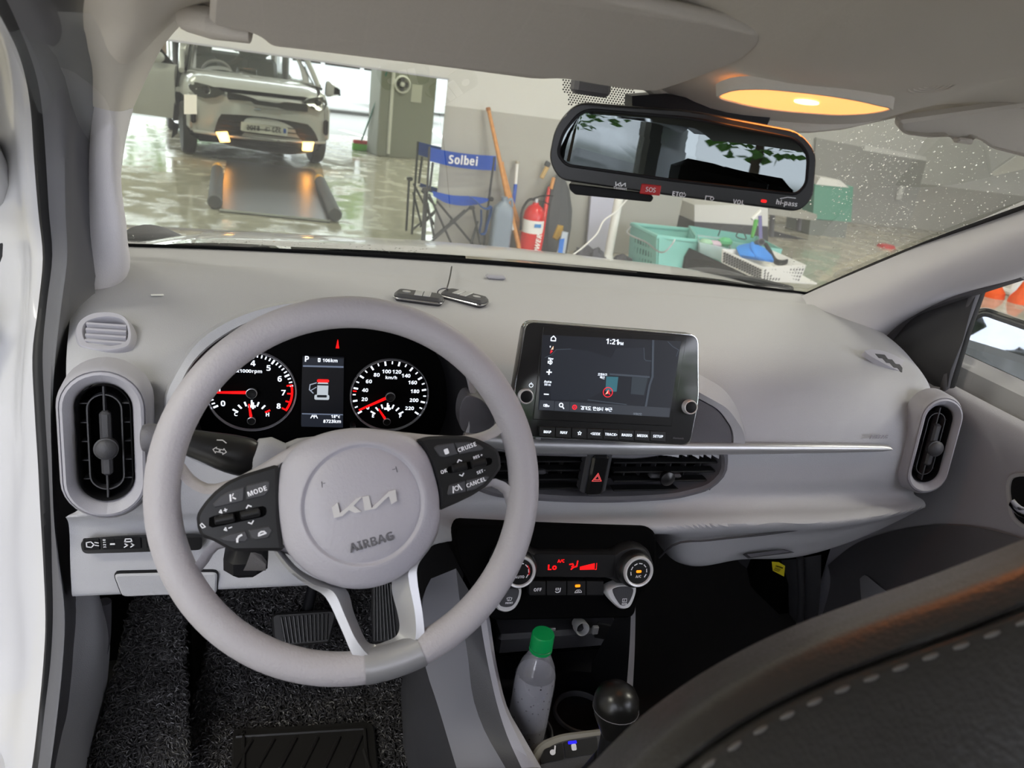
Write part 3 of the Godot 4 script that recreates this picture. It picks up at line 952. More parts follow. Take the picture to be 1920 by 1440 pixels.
		for k in 2:
			var na: float = [[deg_to_rad(181), deg_to_rad(208)], [deg_to_rad(98), deg_to_rad(124)]][k][g]
			var o2 := Vector2.ZERO if k == 0 else sc
			var ln: float = R * (0.88 if k == 0 else 0.42)
			var d := Vector2.from_angle(na)
			var e := Vector2(-d.y, d.x)
			var w := R * (0.035 if k == 0 else 0.03)
			part("needle", Shape.new().plate(ccw(PackedVector2Array([o2 + d * R * 0.1 - e * w, o2 + d * ln - e * w * 0.55, o2 + d * ln + e * w * 0.55, o2 + d * R * 0.1 + e * w])), 0.003, 0.0045, PackedVector2Array(), 0, gx), M.lit_red, gauge, "lit red needle")
			var hr := R * (0.13 if k == 0 else 0.10)
			part("needle_hub", Shape.new().lathe([Vector2(hr, 0.0), Vector2(hr, 0.005), Vector2(hr * 0.86, 0.007), Vector2(hr * 0.8, 0.0055), Vector2(0.0003, 0.0052)], 28, Transform3D(Basis(Vector3.RIGHT, PI / 2), c + Vector3(o2.x, o2.y, 0))), M.gloss, gauge)
			part("hub_ring", Shape.new().lathe([Vector2(hr, 0.004), Vector2(hr * 0.98, 0.0072), Vector2(hr * 0.88, 0.0074)], 28, Transform3D(Basis(Vector3.RIGHT, PI / 2), c + Vector3(o2.x, o2.y, 0)), 0), M.silver, gauge)
	# information screen between them
	var so := Z(605, 733, zf)
	var sq := ccw(flat2([[567, 668], [645, 670], [643, 800], [564, 797]], so, Vector3.RIGHT, Vector3.UP))
	var sx := Transform3D(Basis(), so)
	var scr := part("information_screen", Shape.new().plate(sq, -0.002, 0.001, PackedVector2Array(), 0, sx), glow(Color(0.05, 0.055, 0.075), 1.0), t, "small lit colour screen")
	var u := px_size(so)
	for b in [[568, 684, 644, 687], [566, 774, 643, 776]]:
		var band := Shape.new().plate(ccw(flat2([[b[0], b[1]], [b[2], b[1] + 2], [b[2], b[3] + 2], [b[0], b[3]]], so, Vector3.RIGHT, Vector3.UP)), 0.001, 0.0014, PackedVector2Array(), 0, sx)
		part("divider", band, glow(Color(0.40, 0.44, 0.52), 1.0), scr)
	for b in [[568, 670, 644, 684], [565, 777, 643, 799]]:
		var hdr := Shape.new().plate(ccw(flat2([[b[0], b[1]], [b[2], b[1] + 2], [b[2], b[3] + 2], [b[0], b[3]]], so, Vector3.RIGHT, Vector3.UP)), 0.001, 0.0012, PackedVector2Array(), 0, sx)
		part("status_bar", hdr, glow(Color(0.12, 0.135, 0.17), 1.0), scr)
	var tx := Shape.new()
	letters(tx, "P", 11 * u, Transform3D(Basis(), Z(575, 673, zf + 0.0015)))
	letters(tx, "106km", 6.2 * u, Transform3D(Basis(), Z(619, 676, zf + 0.0015)))
	var fx := Transform3D(Basis(), Z(599, 675, zf + 0.0015))
	stroke(tx, [Vector2(-2, -3) * u, Vector2(-2, 3) * u, Vector2(1, 3) * u, Vector2(1, -3) * u], 1.6 * u, fx, 0.0004, true)
	letters(tx, "18°c", 6 * u, Transform3D(Basis(), Z(629, 781, zf + 0.0015)))
	letters(tx, "8723km", 6.5 * u, Transform3D(Basis(), Z(623, 790, zf + 0.0015)))
	var lx := Transform3D(Basis(), Z(589, 781, zf + 0.0015))
	for k in [-1, 0, 1]: stroke(tx, [Vector2(k * 6, -3.0) * u, Vector2(k * 3, 3.0) * u], 1.6 * u, lx)
	stroke(tx, [Vector2(-3, 0.5) * u, Vector2(3, 0.5) * u], 1.4 * u, lx)
	part("lettering", tx, M.lit_white, scr)
	var cx := Transform3D(Basis(), Z(604, 731, zf + 0.0015))
	var car := Shape.new()
	car.plate(moved(rrect(20 * u, 34 * u, 5 * u), Vector2(1, -1) * u), 0, 0.0006, PackedVector2Array(), 0, cx)
	car.plate(moved(rrect(27 * u, 10 * u, 3 * u), Vector2(0, -15) * u), 0, 0.0008, PackedVector2Array(), 0, cx)
	part("car_symbol", car, glow(Color(0.72, 0.75, 0.78), 1.0), scr, "white car symbol with an open door")
	var cw := Shape.new()
	cw.plate(moved(rrect(18 * u, 5 * u, 1.5 * u), Vector2(0, -12.5) * u), 0.0008, 0.001, PackedVector2Array(), 0, cx)
	cw.plate(moved(rrect(21 * u, 3 * u, 1 * u), Vector2(1, 11) * u), 0.0006, 0.0009, PackedVector2Array(), 0, cx)
	part("car_symbol_windows", cw, glow(Color(0.10, 0.11, 0.13), 1.0), scr)
	var cd := Shape.new()
	stroke(cd, [Vector2(-11, 14) * u, Vector2(-22, 10) * u, Vector2(-23, 0) * u, Vector2(-16, -7) * u], 1.8 * u, cx)
	stroke(cd, [Vector2(-21, -2) * u, Vector2(-11, 5) * u], 1.4 * u, cx)
	part("open_door_symbol", cd, glow(Color(0.6, 0.64, 0.7), 1.0), scr)
	part("red_bonnet_symbol", Shape.new().plate(moved(rrect(22 * u, 6 * u, 3 * u), Vector2(1, 18.5) * u), 0, 0.0009, PackedVector2Array(), 0, cx), glow(Color(1.0, 0.12, 0.12), 1.1), scr)
	# seat-belt warning above
	var bx := Transform3D(Basis().scaled(Vector3(0.62, 0.8, 1)), Z(633, 646, zf + 0.001))
	var bl := Shape.new()
	bl.plate(moved(oval(4.5 * u, 5 * u, 14), Vector2(0, 6) * u), 0, 0.0005, PackedVector2Array(), 0, bx)
	bl.plate(ccw(PackedVector2Array([Vector2(-2, 4) * u, Vector2(2, 4) * u, Vector2(5, -9) * u, Vector2(-5, -9) * u])), 0, 0.0005, PackedVector2Array(), 0, bx)
	stroke(bl, [Vector2(0, 8) * u, Vector2(0, 11) * u], 2.0 * u, bx)
	part("belt_warning", bl, M.lit_red, t, "lit red seat-belt warning")
	# trip reset stalk at the lower edge
	var rs := part("reset_knob", Shape.new().lathe([Vector2(0.004, 0), Vector2(0.005, 0.010), Vector2(0.004, 0.016), Vector2(0.0003, 0.017)], 20, Transform3D(Basis(Vector3.RIGHT, PI / 2), Z(661, 795, zf))), M.gloss, t)
	# side cheek right of the cluster
	var ck := soft(flat2([[878, 738], [893, 742], [915, 762], [925, 785], [922, 800], [905, 806], [868, 806]], Vector3(-0.15, 0.85, -0.858), Vector3.RIGHT, Vector3.UP), 30)
	part("side_cheek", Shape.new().plate(ck, -0.02, 0.006, near(ck, 0.001), 0.001, Transform3D(Basis(), Vector3(-0.15, 0.85, -0.858))), M.mid, t)

# ---------------------------------------------------------------- Korean lettering from strokes
const JAMO := {"g": [[0, 1, 1, 1, 1, 0]], "n": [[0, 1, 0, 0, 1, 0]], "d": [[1, 1, 0, 1, 0, 0, 1, 0]], "m": [[0, 1, 1, 1, 1, 0, 0, 0, 0, 1]], "b": [[0, 1, 0, 0, 1, 0, 1, 1], [0, 0.5, 1, 0.5]], "s": [[0.5, 1, 0.5, 0.7, 0, 0], [0.5, 0.7, 1, 0]], "x": [[0.3, 1, 0.7, 1, 1, 0.7, 1, 0.3, 0.7, 0, 0.3, 0, 0, 0.3, 0, 0.7, 0.3, 1]], "k": [[0, 1, 1, 1, 1, 0], [0, 0.5, 1, 0.5]], "t": [[1, 1, 0, 1, 0, 0, 1, 0], [0, 0.5, 1, 0.5]],
	"a": [[0.3, 1, 0.3, 0], [0.3, 0.5, 0.9, 0.5]], "i": [[0.5, 1, 0.5, 0]], "e": [[0.45, 1, 0.45, 0], [0, 0.5, 0.45, 0.5], [0.95, 1, 0.95, 0]], "v": [[0.75, 1, 0.75, 0], [0, 0.68, 0.75, 0.68], [0, 0.36, 0.75, 0.36]], "w": [[0.75, 1, 0.75, 0], [0, 0.5, 0.75, 0.5]], "ya": [[0.3, 1, 0.3, 0], [0.3, 0.68, 0.9, 0.68], [0.3, 0.36, 0.9, 0.36]],
	"o": [[0, 0, 1, 0], [0.5, 0, 0.5, 0.9]], "u": [[0, 0.9, 1, 0.9], [0.5, 0.9, 0.5, 0]], "yu": [[0, 0.9, 1, 0.9], [0.3, 0.9, 0.3, 0], [0.7, 0.9, 0.7, 0]], "-": [[0, 0.5, 1, 0.5]]}
func hangul(s: Shape, syllables: Array, h: float, xf: Transform3D, w := 0.11) -> void:
	var x := -syllables.size() * h * 0.54
	for y in syllables:
		if y is Array:
			var tall: bool = y[1] in ["a", "i", "e", "v", "w", "ya"]
			var fin: bool = y.size() > 2
			var boxes := [Rect2(0.02, 0.18 if not fin else 0.52, 0.48, 0.70 if not fin else 0.42), Rect2(0.6, 0.0 if not fin else 0.44, 0.38, 1.0 if not fin else 0.56), Rect2(0.2, 0.0, 0.75, 0.34)]
			if not tall: boxes = [Rect2(0.15, 0.5 if not fin else 0.68, 0.7, 0.45 if not fin else 0.3), Rect2(0.0, 0.02 if not fin else 0.42, 1.0, 0.36 if not fin else 0.16), Rect2(0.2, 0.0, 0.6, 0.3)]
			for i in y.size():
				for line in JAMO[y[i]]:
					var pts := []
					for j in range(0, line.size(), 2): pts.append(Vector2(x, -h / 2) + (boxes[i].position + boxes[i].size * Vector2(line[j], line[j + 1])) * h)
					stroke(s, pts, h * w, xf, 0.0003)
			x += h * 1.08
		else:
			x += h * 0.5

# ---------------------------------------------------------------- steering wheel
var W_o := Vector3(-0.314, 0.869, -0.641)
var W_x := Vector3.RIGHT
var W_y := Vector3(0, cos(deg_to_rad(28)), -sin(deg_to_rad(28)))
var W_n := Vector3(0, sin(deg_to_rad(28)), cos(deg_to_rad(28)))
func wf(list: Array, h := 0.0) -> PackedVector2Array:
	return flat2(list, W_o + W_n * h, W_x, W_y)
func wx(px: float, py: float, h: float, turn := 0.0) -> Transform3D:
	var p := on(px, py, W_o + W_n * h, W_n)
	return Transform3D(Basis(W_x, W_y, W_n).rotated(W_n, turn), p)
func pod(t: Node3D, called: String, outline: Array, h0: float, h1: float, m: Material, n := 48, bev := 0.003, label := "") -> MeshInstance3D:
	var a := ccw(wf(outline, h1))
	a = PackedVector2Array(lin(Array(a) + [a[0]], n + 1).slice(0, n))
	var b := near(a, bev)
	return part(called, Shape.new().plate(a, h0, h1, b, bev, frame(W_o, W_x, W_y)), m, t, label, 35)

func build_wheel() -> void:
	var t := thing("steering_wheel", "grey three-spoke steering wheel turned slightly left, with silver lower spoke", "steering wheel", W_o)
	var xf := frame(W_o, W_x, W_y)
	# rim
	var rows := []
	for j in 25:
		var a := TAU * j / 24.0
		var r := []
		for i in 120:
			var b := -TAU * i / 120.0
			var rad := 0.1715 + cos(a) * 0.0158
			r.append(xf * Vector3(cos(b) * rad, sin(b) * rad, sin(a) * 0.0148))
		rows.append(r)
	part("rim", Shape.new().grid(rows, true), M.wheel, t, "", 60)
	# body of hub and side spokes
	var body := wf([[306, 850], [340, 866], [362, 893], [390, 908], [430, 900], [480, 876], [540, 840], [590, 818], [640, 806], [700, 804], [760, 810], [830, 816], [890, 814], [925, 802], [950, 780], [978, 800], [985, 870], [972, 940], [960, 955], [946, 925], [925, 914], [900, 922], [860, 940], [826, 962], [822, 1000], [800, 1040], [770, 1075], [720, 1098], [670, 1104], [620, 1095], [575, 1070], [540, 1042], [515, 1036], [470, 1035], [430, 1028], [405, 1034], [388, 1058], [352, 1092], [318, 1040], [300, 960]], 0.0)
	body = ccw(PackedVector2Array(cr(Array(body), 140, true)))
	var L := [near(body, 0.006), body, near(body, 0.003), near(body, 0.009)]
	var hs := [-0.022, -0.010, 0.000, 0.004]
	var loops := []
	for i in 4: loops.append(loop3(L[i], hs[i], xf))
	part("spokes", Shape.new().loft(loops), M.wheel, t, "", 60)
	# airbag cover
	var rim2 := soft(wf([[522, 905], [530, 868], [560, 835], [600, 816], [657, 804], [720, 807], [772, 820], [800, 848], [816, 890], [826, 940], [824, 985], [808, 1024], [780, 1060], [735, 1092], [670, 1106], [610, 1093], [566, 1066], [536, 1030], [524, 980]], 0.012), 96)
	var c := wf([[682, 946]], 0.024)[0]
	var R := (wf([[791, 935]], 0.024)[0] - c).length()
	loops = [loop3(near(rim2, -0.001), -0.008, xf), loop3(rim2, 0.008, xf), loop3(near(rim2, 0.0025), 0.0145, xf), loop3(near(rim2, 0.008), 0.020, xf)]
	for k in [[1.10, 0.0260], [1.045, 0.0272], [1.02, 0.0268], [1.0, 0.0250], [0.975, 0.0246], [0.95, 0.0256], [0.85, 0.0285], [0.6, 0.0312], [0.3, 0.0325], [0.02, 0.033]]:
		var l := []
		for p in rim2:
			var d: Vector2 = (p - c).normalized()
			l.append(xf * Vector3(c.x + d.x * R * k[0], c.y + d.y * R * k[0], k[1]))
		loops.append(l)
	var ab := part("airbag_cover", Shape.new().loft(loops, 2), M.wheel_pad, t, "", 50)
	# emblem
	var k1 := zc([[460, 672], [540, 605], [572, 752], [690, 655], [800, 555], [850, 530], [880, 527], [760, 652], [868, 735], [780, 752], [695, 712], [605, 795], [490, 822]], 560, 860, 0.13542)
	var k2 := zc([[880, 527], [970, 510], [1010, 682], [1130, 570], [1250, 455], [1340, 430], [1362, 585], [1285, 632], [1250, 520], [1190, 570], [1070, 690], [915, 720]], 560, 860, 0.13542)
	var es := Shape.new()
	for k in [k1, k2]: es.plate(ccw(wf(k, 0.034)), 0.028, 0.0345, PackedVector2Array(), 0, xf)
	part("emblem", es, paint(Color(0.84, 0.83, 0.83), 0.3, 0.25), ab, "brushed silver emblem")
	var al := letters(Shape.new(), "AIRBAG", 0.0082, wx(697, 1016, 0.0298, deg_to_rad(15)), true, 0.0016)
	part("lettering", al, M.mid, ab)
	for k in [[614, 907, 0.12, 1.0], [734, 883, 0.28, -1.0]]:
		var hs2 := Shape.new()
		var hx := wx(k[0], k[1], 0.0292, k[2])
		var m: float = k[3]
		stroke(hs2, [Vector2(-0.005 * m, -0.0026), Vector2(-0.005 * m, 0.0026)], 0.0007, hx)
		stroke(hs2, [Vector2(-0.0038 * m, 0.0008), Vector2(0.004 * m, 0.0012), Vector2(0.003 * m, -0.002), Vector2(-0.001 * m, -0.002)], 0.0006, hx)
		part("horn_mark", hs2, M.mid, ab)
	# silver lower spoke
	var A := [[513, 1034], [540, 1070], [578, 1099], [611, 1121], [640, 1180], [660, 1226], [684, 1262], [740, 1255], [796, 1238], [797, 1200], [792, 1148], [783, 1092], [784, 1060], [807, 1027], [822, 996], [826, 962]]
	var B := [[519, 1034], [549, 1069], [588, 1096], [625, 1110], [647, 1155], [668, 1200], [697, 1232], [731, 1230], [766, 1216], [779, 1196], [778, 1150], [767, 1092], [769, 1066], [800, 1026], [815, 996], [821, 962]]
	var C := [[528, 1030], [560, 1066], [600, 1088], [648, 1104], [664, 1150], [685, 1198], [702, 1208], [722, 1203], [742, 1193], [749, 1176], [745, 1148], [734, 1098], [750, 1070], [790, 1022], [806, 992], [812, 962]]
	var rr := []
	for k in [[A, -0.014], [A, 0.006], [B, 0.0095], [C, -0.006], [C, -0.018]]:
		var pts := []
		for p in wf(k[0], k[1]): pts.append(p)
		var row := []
		for p in seg(pts, 6): row.append(xf * Vector3(p.x, p.y, k[1]))
		rr.append(row)
	var sp := part("lower_spoke", Shape.new().grid(rr), M.satin, t, "satin silver V-shaped spoke", 40)
	var a0 := atan2(wf([[684, 1270]])[0].y, wf([[684, 1270]])[0].x)
	var a1 := atan2(wf([[800, 1246]])[0].y, wf([[800, 1246]])[0].x)
	rows = []
	for j in 21:
		var a := TAU * j / 20.0
		var r := []
		for i in 13:
			var b := lerpf(a1, a0, i / 12.0)
			var rad := 0.1715 + cos(a) * 0.0166
			r.append(xf * Vector3(cos(b) * rad, sin(b) * rad, sin(a) * 0.0156))
		rows.append(r)
	part("rim_clasp", Shape.new().grid(rows), M.satin, sp, "", 60)
	# button pods
	var m: Material = M.black_satin
	var lp := pod(t, "button_pod", zc([[1240, 95], [1290, 105], [1300, 500], [1310, 950], [1368, 1385], [600, 1395], [480, 1330], [300, 1230], [140, 1180], [80, 1060], [62, 900], [80, 810], [200, 640], [340, 490], [520, 350], [760, 240]], 360, 860, 0.125), -0.004, 0.013, m, 64, 0.003, "black pod with audio and phone buttons")
	var rp := pod(t, "button_pod", zc([[10, 215], [200, 165], [500, 150], [850, 155], [1050, 205], [1250, 300], [1390, 400], [1430, 520], [1450, 690], [1330, 860], [1200, 1010], [950, 1170], [700, 1290], [390, 1425], [415, 1250], [390, 1000], [330, 800], [240, 550], [130, 350]], 780, 800, 0.11111), -0.004, 0.013, m, 64, 0.003, "black pod with cruise control buttons")
	for b in [[[300, 690], [420, 570], [560, 485], [790, 415], [775, 640], [345, 735]], [[815, 405], [1120, 325], [1170, 345], [1160, 480], [1090, 560], [815, 625]], [[400, 1190], [560, 1130], [805, 1075], [850, 1200], [800, 1250], [600, 1255], [470, 1240]], [[840, 1070], [1150, 1010], [1210, 1070], [1150, 1190], [950, 1225], [880, 1190]]]:
		pod(lp, "button", zc(b, 360, 860, 0.125), 0.010, 0.0145, M.dark, 32, 0.001)
	for b in [[[300, 350], [360, 310], [640, 270], [720, 470], [480, 520], [400, 505]], [[655, 268], [900, 250], [1080, 305], [1150, 365], [1110, 400], [740, 468]], [[560, 985], [840, 905], [850, 1100], [550, 1160], [530, 1130]], [[855, 900], [1200, 820], [1240, 850], [1140, 980], [1000, 1060], [860, 1095]]]:
		pod(rp, "button", zc(b, 780, 800, 0.11111), 0.010, 0.0145, M.dark, 32, 0.001)
	pod(lp, "rocker_slot", zc([[255, 880], [330, 855], [1080, 705], [1120, 740], [1125, 830], [1070, 875], [300, 1040], [250, 1010]], 360, 860, 0.125), 0.011, 0.0134, M.hole, 32, 0.0005)
	pod(rp, "rocker_slot", zc([[525, 690], [560, 665], [1240, 520], [1290, 545], [1290, 620], [1250, 650], [580, 790], [530, 775]], 780, 800, 0.11111), 0.011, 0.0134, M.hole, 32, 0.0005)
	for k in [[lp, 340, 930, 640, 880, 360.0, 860.0, 0.125], [lp, 725, 855, 1020, 795, 360.0, 860.0, 0.125], [rp, 600, 705, 860, 655, 780.0, 800.0, 0.11111], [rp, 930, 640, 1180, 585, 780.0, 800.0, 0.11111]]:
		var p := wx(k[5] + k[1] * k[7], k[6] + k[2] * k[7], 0.015).origin
		var q := wx(k[5] + k[3] * k[7], k[6] + k[4] * k[7], 0.015).origin
		part("roller", Shape.new().tube([p, p.lerp(q, 0.06), p.lerp(q, 0.94), q], [0.0030, 0.0042, 0.0042, 0.0030], 14), M.black_satin, k[0])
	var li := Shape.new()
	var tl := deg_to_rad(20)
	letters(li, "MODE", 0.0044, wx(482, 921, 0.0146, tl))
	for k in [[[435.5, 932.5], 0], [[418, 958], 1], [[466, 949.5], 2], [[427, 991], 3], [[471, 980], 4], [[449, 1009], 5], [[491, 1000], 6], [[382, 985], 7]]:
		var ix := wx(k[0][0], k[0][1], 0.0146 if k[1] in [0, 5, 6] else 0.0136, tl)
		var s := 0.0009
		match k[1]:
			0:
				stroke(li, [Vector2(-2.5, -3) * s, Vector2(-1, 3) * s], 1.6 * s, ix)
				stroke(li, [Vector2(0.5, -0.5) * s, Vector2(2.5, -2.5) * s], 1.4 * s, ix)
				stroke(li, [Vector2(0.5, 1.2) * s, Vector2(2, 3.2) * s], 1.0 * s, ix)
			1, 3:
				stroke(li, [Vector2(-3.5, 0) * s, Vector2(-1.5, 1.6) * s, Vector2(-1.5, -1.6) * s], 1.1 * s, ix, 0.0004, true)
				stroke(li, [Vector2(1, 0) * s, Vector2(4, 0) * s], 1.0 * s, ix)
				if k[1] == 1: stroke(li, [Vector2(2.5, -1.5) * s, Vector2(2.5, 1.5) * s], 1.0 * s, ix)
			2: stroke(li, [Vector2(-2.4, -1) * s, Vector2(0, 1.2) * s, Vector2(2.4, -1) * s], 1.3 * s, ix)
			4: stroke(li, [Vector2(-2.4, 1) * s, Vector2(0, -1.2) * s, Vector2(2.4, 1) * s], 1.3 * s, ix)
			5: stroke(li, [Vector2(-3, -2.8) * s, Vector2(-2.2, 0) * s, Vector2(0, 1.8) * s, Vector2(2.8, 2.2) * s], 2.0 * s, ix)
			6: stroke(li, [Vector2(-3.6, -1.2) * s, Vector2(-2.5, 1) * s, Vector2(0, 1.8) * s, Vector2(2.5, 1) * s, Vector2(3.6, -1.2) * s], 1.6 * s, ix, 0.0004, true)
			7: stroke(li, [Vector2(-3, 1.5) * s, Vector2(-1, 2.5) * s, Vector2(1, -2) * s, Vector2(-2, -2) * s], 0.9 * s, ix, 0.0004, true)
	part("button_icons", li, M.white_print, lp)
	var ri := Shape.new()
	letters(ri, "CRUISE", 0.0042, wx(875.5, 838.5, 0.0146, tl))
	letters(ri, "CANCEL", 0.0040, wx(892.5, 904.5, 0.0146, tl))
	letters(ri, "RES +", 0.0030, wx(896, 856, 0.0136, tl))
	letters(ri, "SET -", 0.0030, wx(902, 884, 0.0136, tl))
	letters(ri, "OK", 0.0036, wx(832, 884, 0.0136, tl))
	for k in [[[861, 864], 0], [[866, 890.5], 1], [[837, 846.5], 2], [[856, 915.5], 3]]:
		var ix := wx(k[0][0], k[0][1], 0.0146 if k[1] > 1 else 0.0136, tl)
		var s := 0.0009
		match k[1]:
			0: stroke(ri, [Vector2(-2.4, -1) * s, Vector2(0, 1.2) * s, Vector2(2.4, -1) * s], 1.3 * s, ix)
			1: stroke(ri, [Vector2(-2.4, 1) * s, Vector2(0, -1.2) * s, Vector2(2.4, 1) * s], 1.3 * s, ix)
			2: ri.plate(moved(rrect(5 * s, 6 * s, 1.2 * s), Vector2.ZERO), 0, 0.0004, PackedVector2Array(), 0, ix)
			3:
				stroke(ri, [Vector2(-5, -3.4) * s, Vector2(-3, 3) * s], 1.4 * s, ix)
				stroke(ri, [Vector2(5, -3.4) * s, Vector2(3, 3) * s], 1.4 * s, ix)
				stroke(ri, Array(oval(4.6 * s, 4.6 * s, 12)), 1.0 * s, ix, 0.0004, true)
	part("button_icons", ri, M.white_print, rp)
	build_column()

func build_column() -> void:
	var t := thing("steering_column", "grey steering column cover with stalks behind the steering wheel", "steering column", Vector3(-0.315, 0.72, -0.78))
	# shroud: loops along the column
	var loops := []
	for k in [[0.035, 0.050, 0.046, -0.004], [0.045, 0.062, 0.054, -0.006], [0.09, 0.072, 0.062, -0.012], [0.15, 0.080, 0.066, -0.016], [0.20, 0.086, 0.068, -0.02], [0.26, 0.088, 0.068, -0.02]]:
		var l := []
		for a in rrect(k[1] * 2, k[2] * 2, 0.034, 6): l.append(W_o - W_n * k[0] + W_x * a.x + W_y * (a.y + k[3]) + Vector3(0, 0, 0))
		loops.append(l)
	loops.reverse()
	part("column_cover", Shape.new().loft(loops), M.dash, t, "", 50)
	# collar where the left stalk leaves the cover
	var c0 := Z(478, 860, -0.735)
	part("stalk_collar", Shape.new().tube([Z(520, 868, -0.735), Z(492, 858, -0.735), Z(474, 852, -0.735)], [0.020, 0.021, 0.016], 20, 3, 1.15), M.dash, t)
	var sx := cr([Z(480, 862, -0.735), Z(430, 850, -0.735), Z(380, 836, -0.735), Z(330, 824, -0.735), Z(295, 820, -0.735)], 12)
	var st := part("turn_signal_stalk", Shape.new().tube(sx, [0.016, 0.0185, 0.0185, 0.018, 0.017, 0.0155, 0.014, 0.013, 0.012, 0.012, 0.012, 0.012], 18, 3, 1.15), M.black_satin, t, "dark indicator stalk")
	part("stalk_tip", Shape.new().tube([Z(298, 821, -0.735), Z(287, 821, -0.735), Z(276, 821, -0.735), Z(268, 821, -0.735), Z(265, 821, -0.735)], [0.0125, 0.0135, 0.0135, 0.012, 0.008], 18, 3, 1.1), M.mid, st, "grey rotary tip")
	var ic := Shape.new()
	var ix := Transform3D(Basis(Vector3(1, -0.22, 0.05).normalized(), Vector3(0.15, 0.8, -0.5).normalized(), Vector3(0, 0.5, 0.85)), Z(411, 845, -0.7145))
	stroke(ic, [Vector2(-0.006, 0), Vector2(-0.003, 0.003), Vector2(-0.003, 0.0015), Vector2(0, 0.0015), Vector2(0, -0.0015), Vector2(-0.003, -0.0015), Vector2(-0.003, -0.003)], 0.0007, ix, 0.0004, true)
	stroke(ic, [Vector2(0.007, 0), Vector2(0.004, 0.003), Vector2(0.004, 0.0015), Vector2(0.001, 0.0015), Vector2(0.001, -0.0015), Vector2(0.004, -0.0015), Vector2(0.004, -0.003)], 0.0007, ix, 0.0004, true)
	stroke(ic, [Vector2(-0.004, 0.010), Vector2(0.001, 0.011), Vector2(0.005, 0.009)], 0.001, ix)
	part("arrow_mark", ic, M.white_print, st)
	# tilt lever under the column
	part("tilt_lever", Shape.new().loft([[Z(470, 1036, -0.73), Z(478, 1036, -0.74), Z(490, 1040, -0.74), Z(484, 1040, -0.73)], [Z(462, 1058, -0.72), Z(472, 1054, -0.735), Z(500, 1052, -0.735), Z(498, 1058, -0.72)], [Z(456, 1070, -0.71), Z(460, 1062, -0.72), Z(500, 1060, -0.72), Z(498, 1070, -0.71)]]), M.mid, t)
	part("lever_recess", Shape.new().box(Z(462, 1045, -0.80), Vector3(0.05, 0.04, 0.05), 0.012), M.black, t)

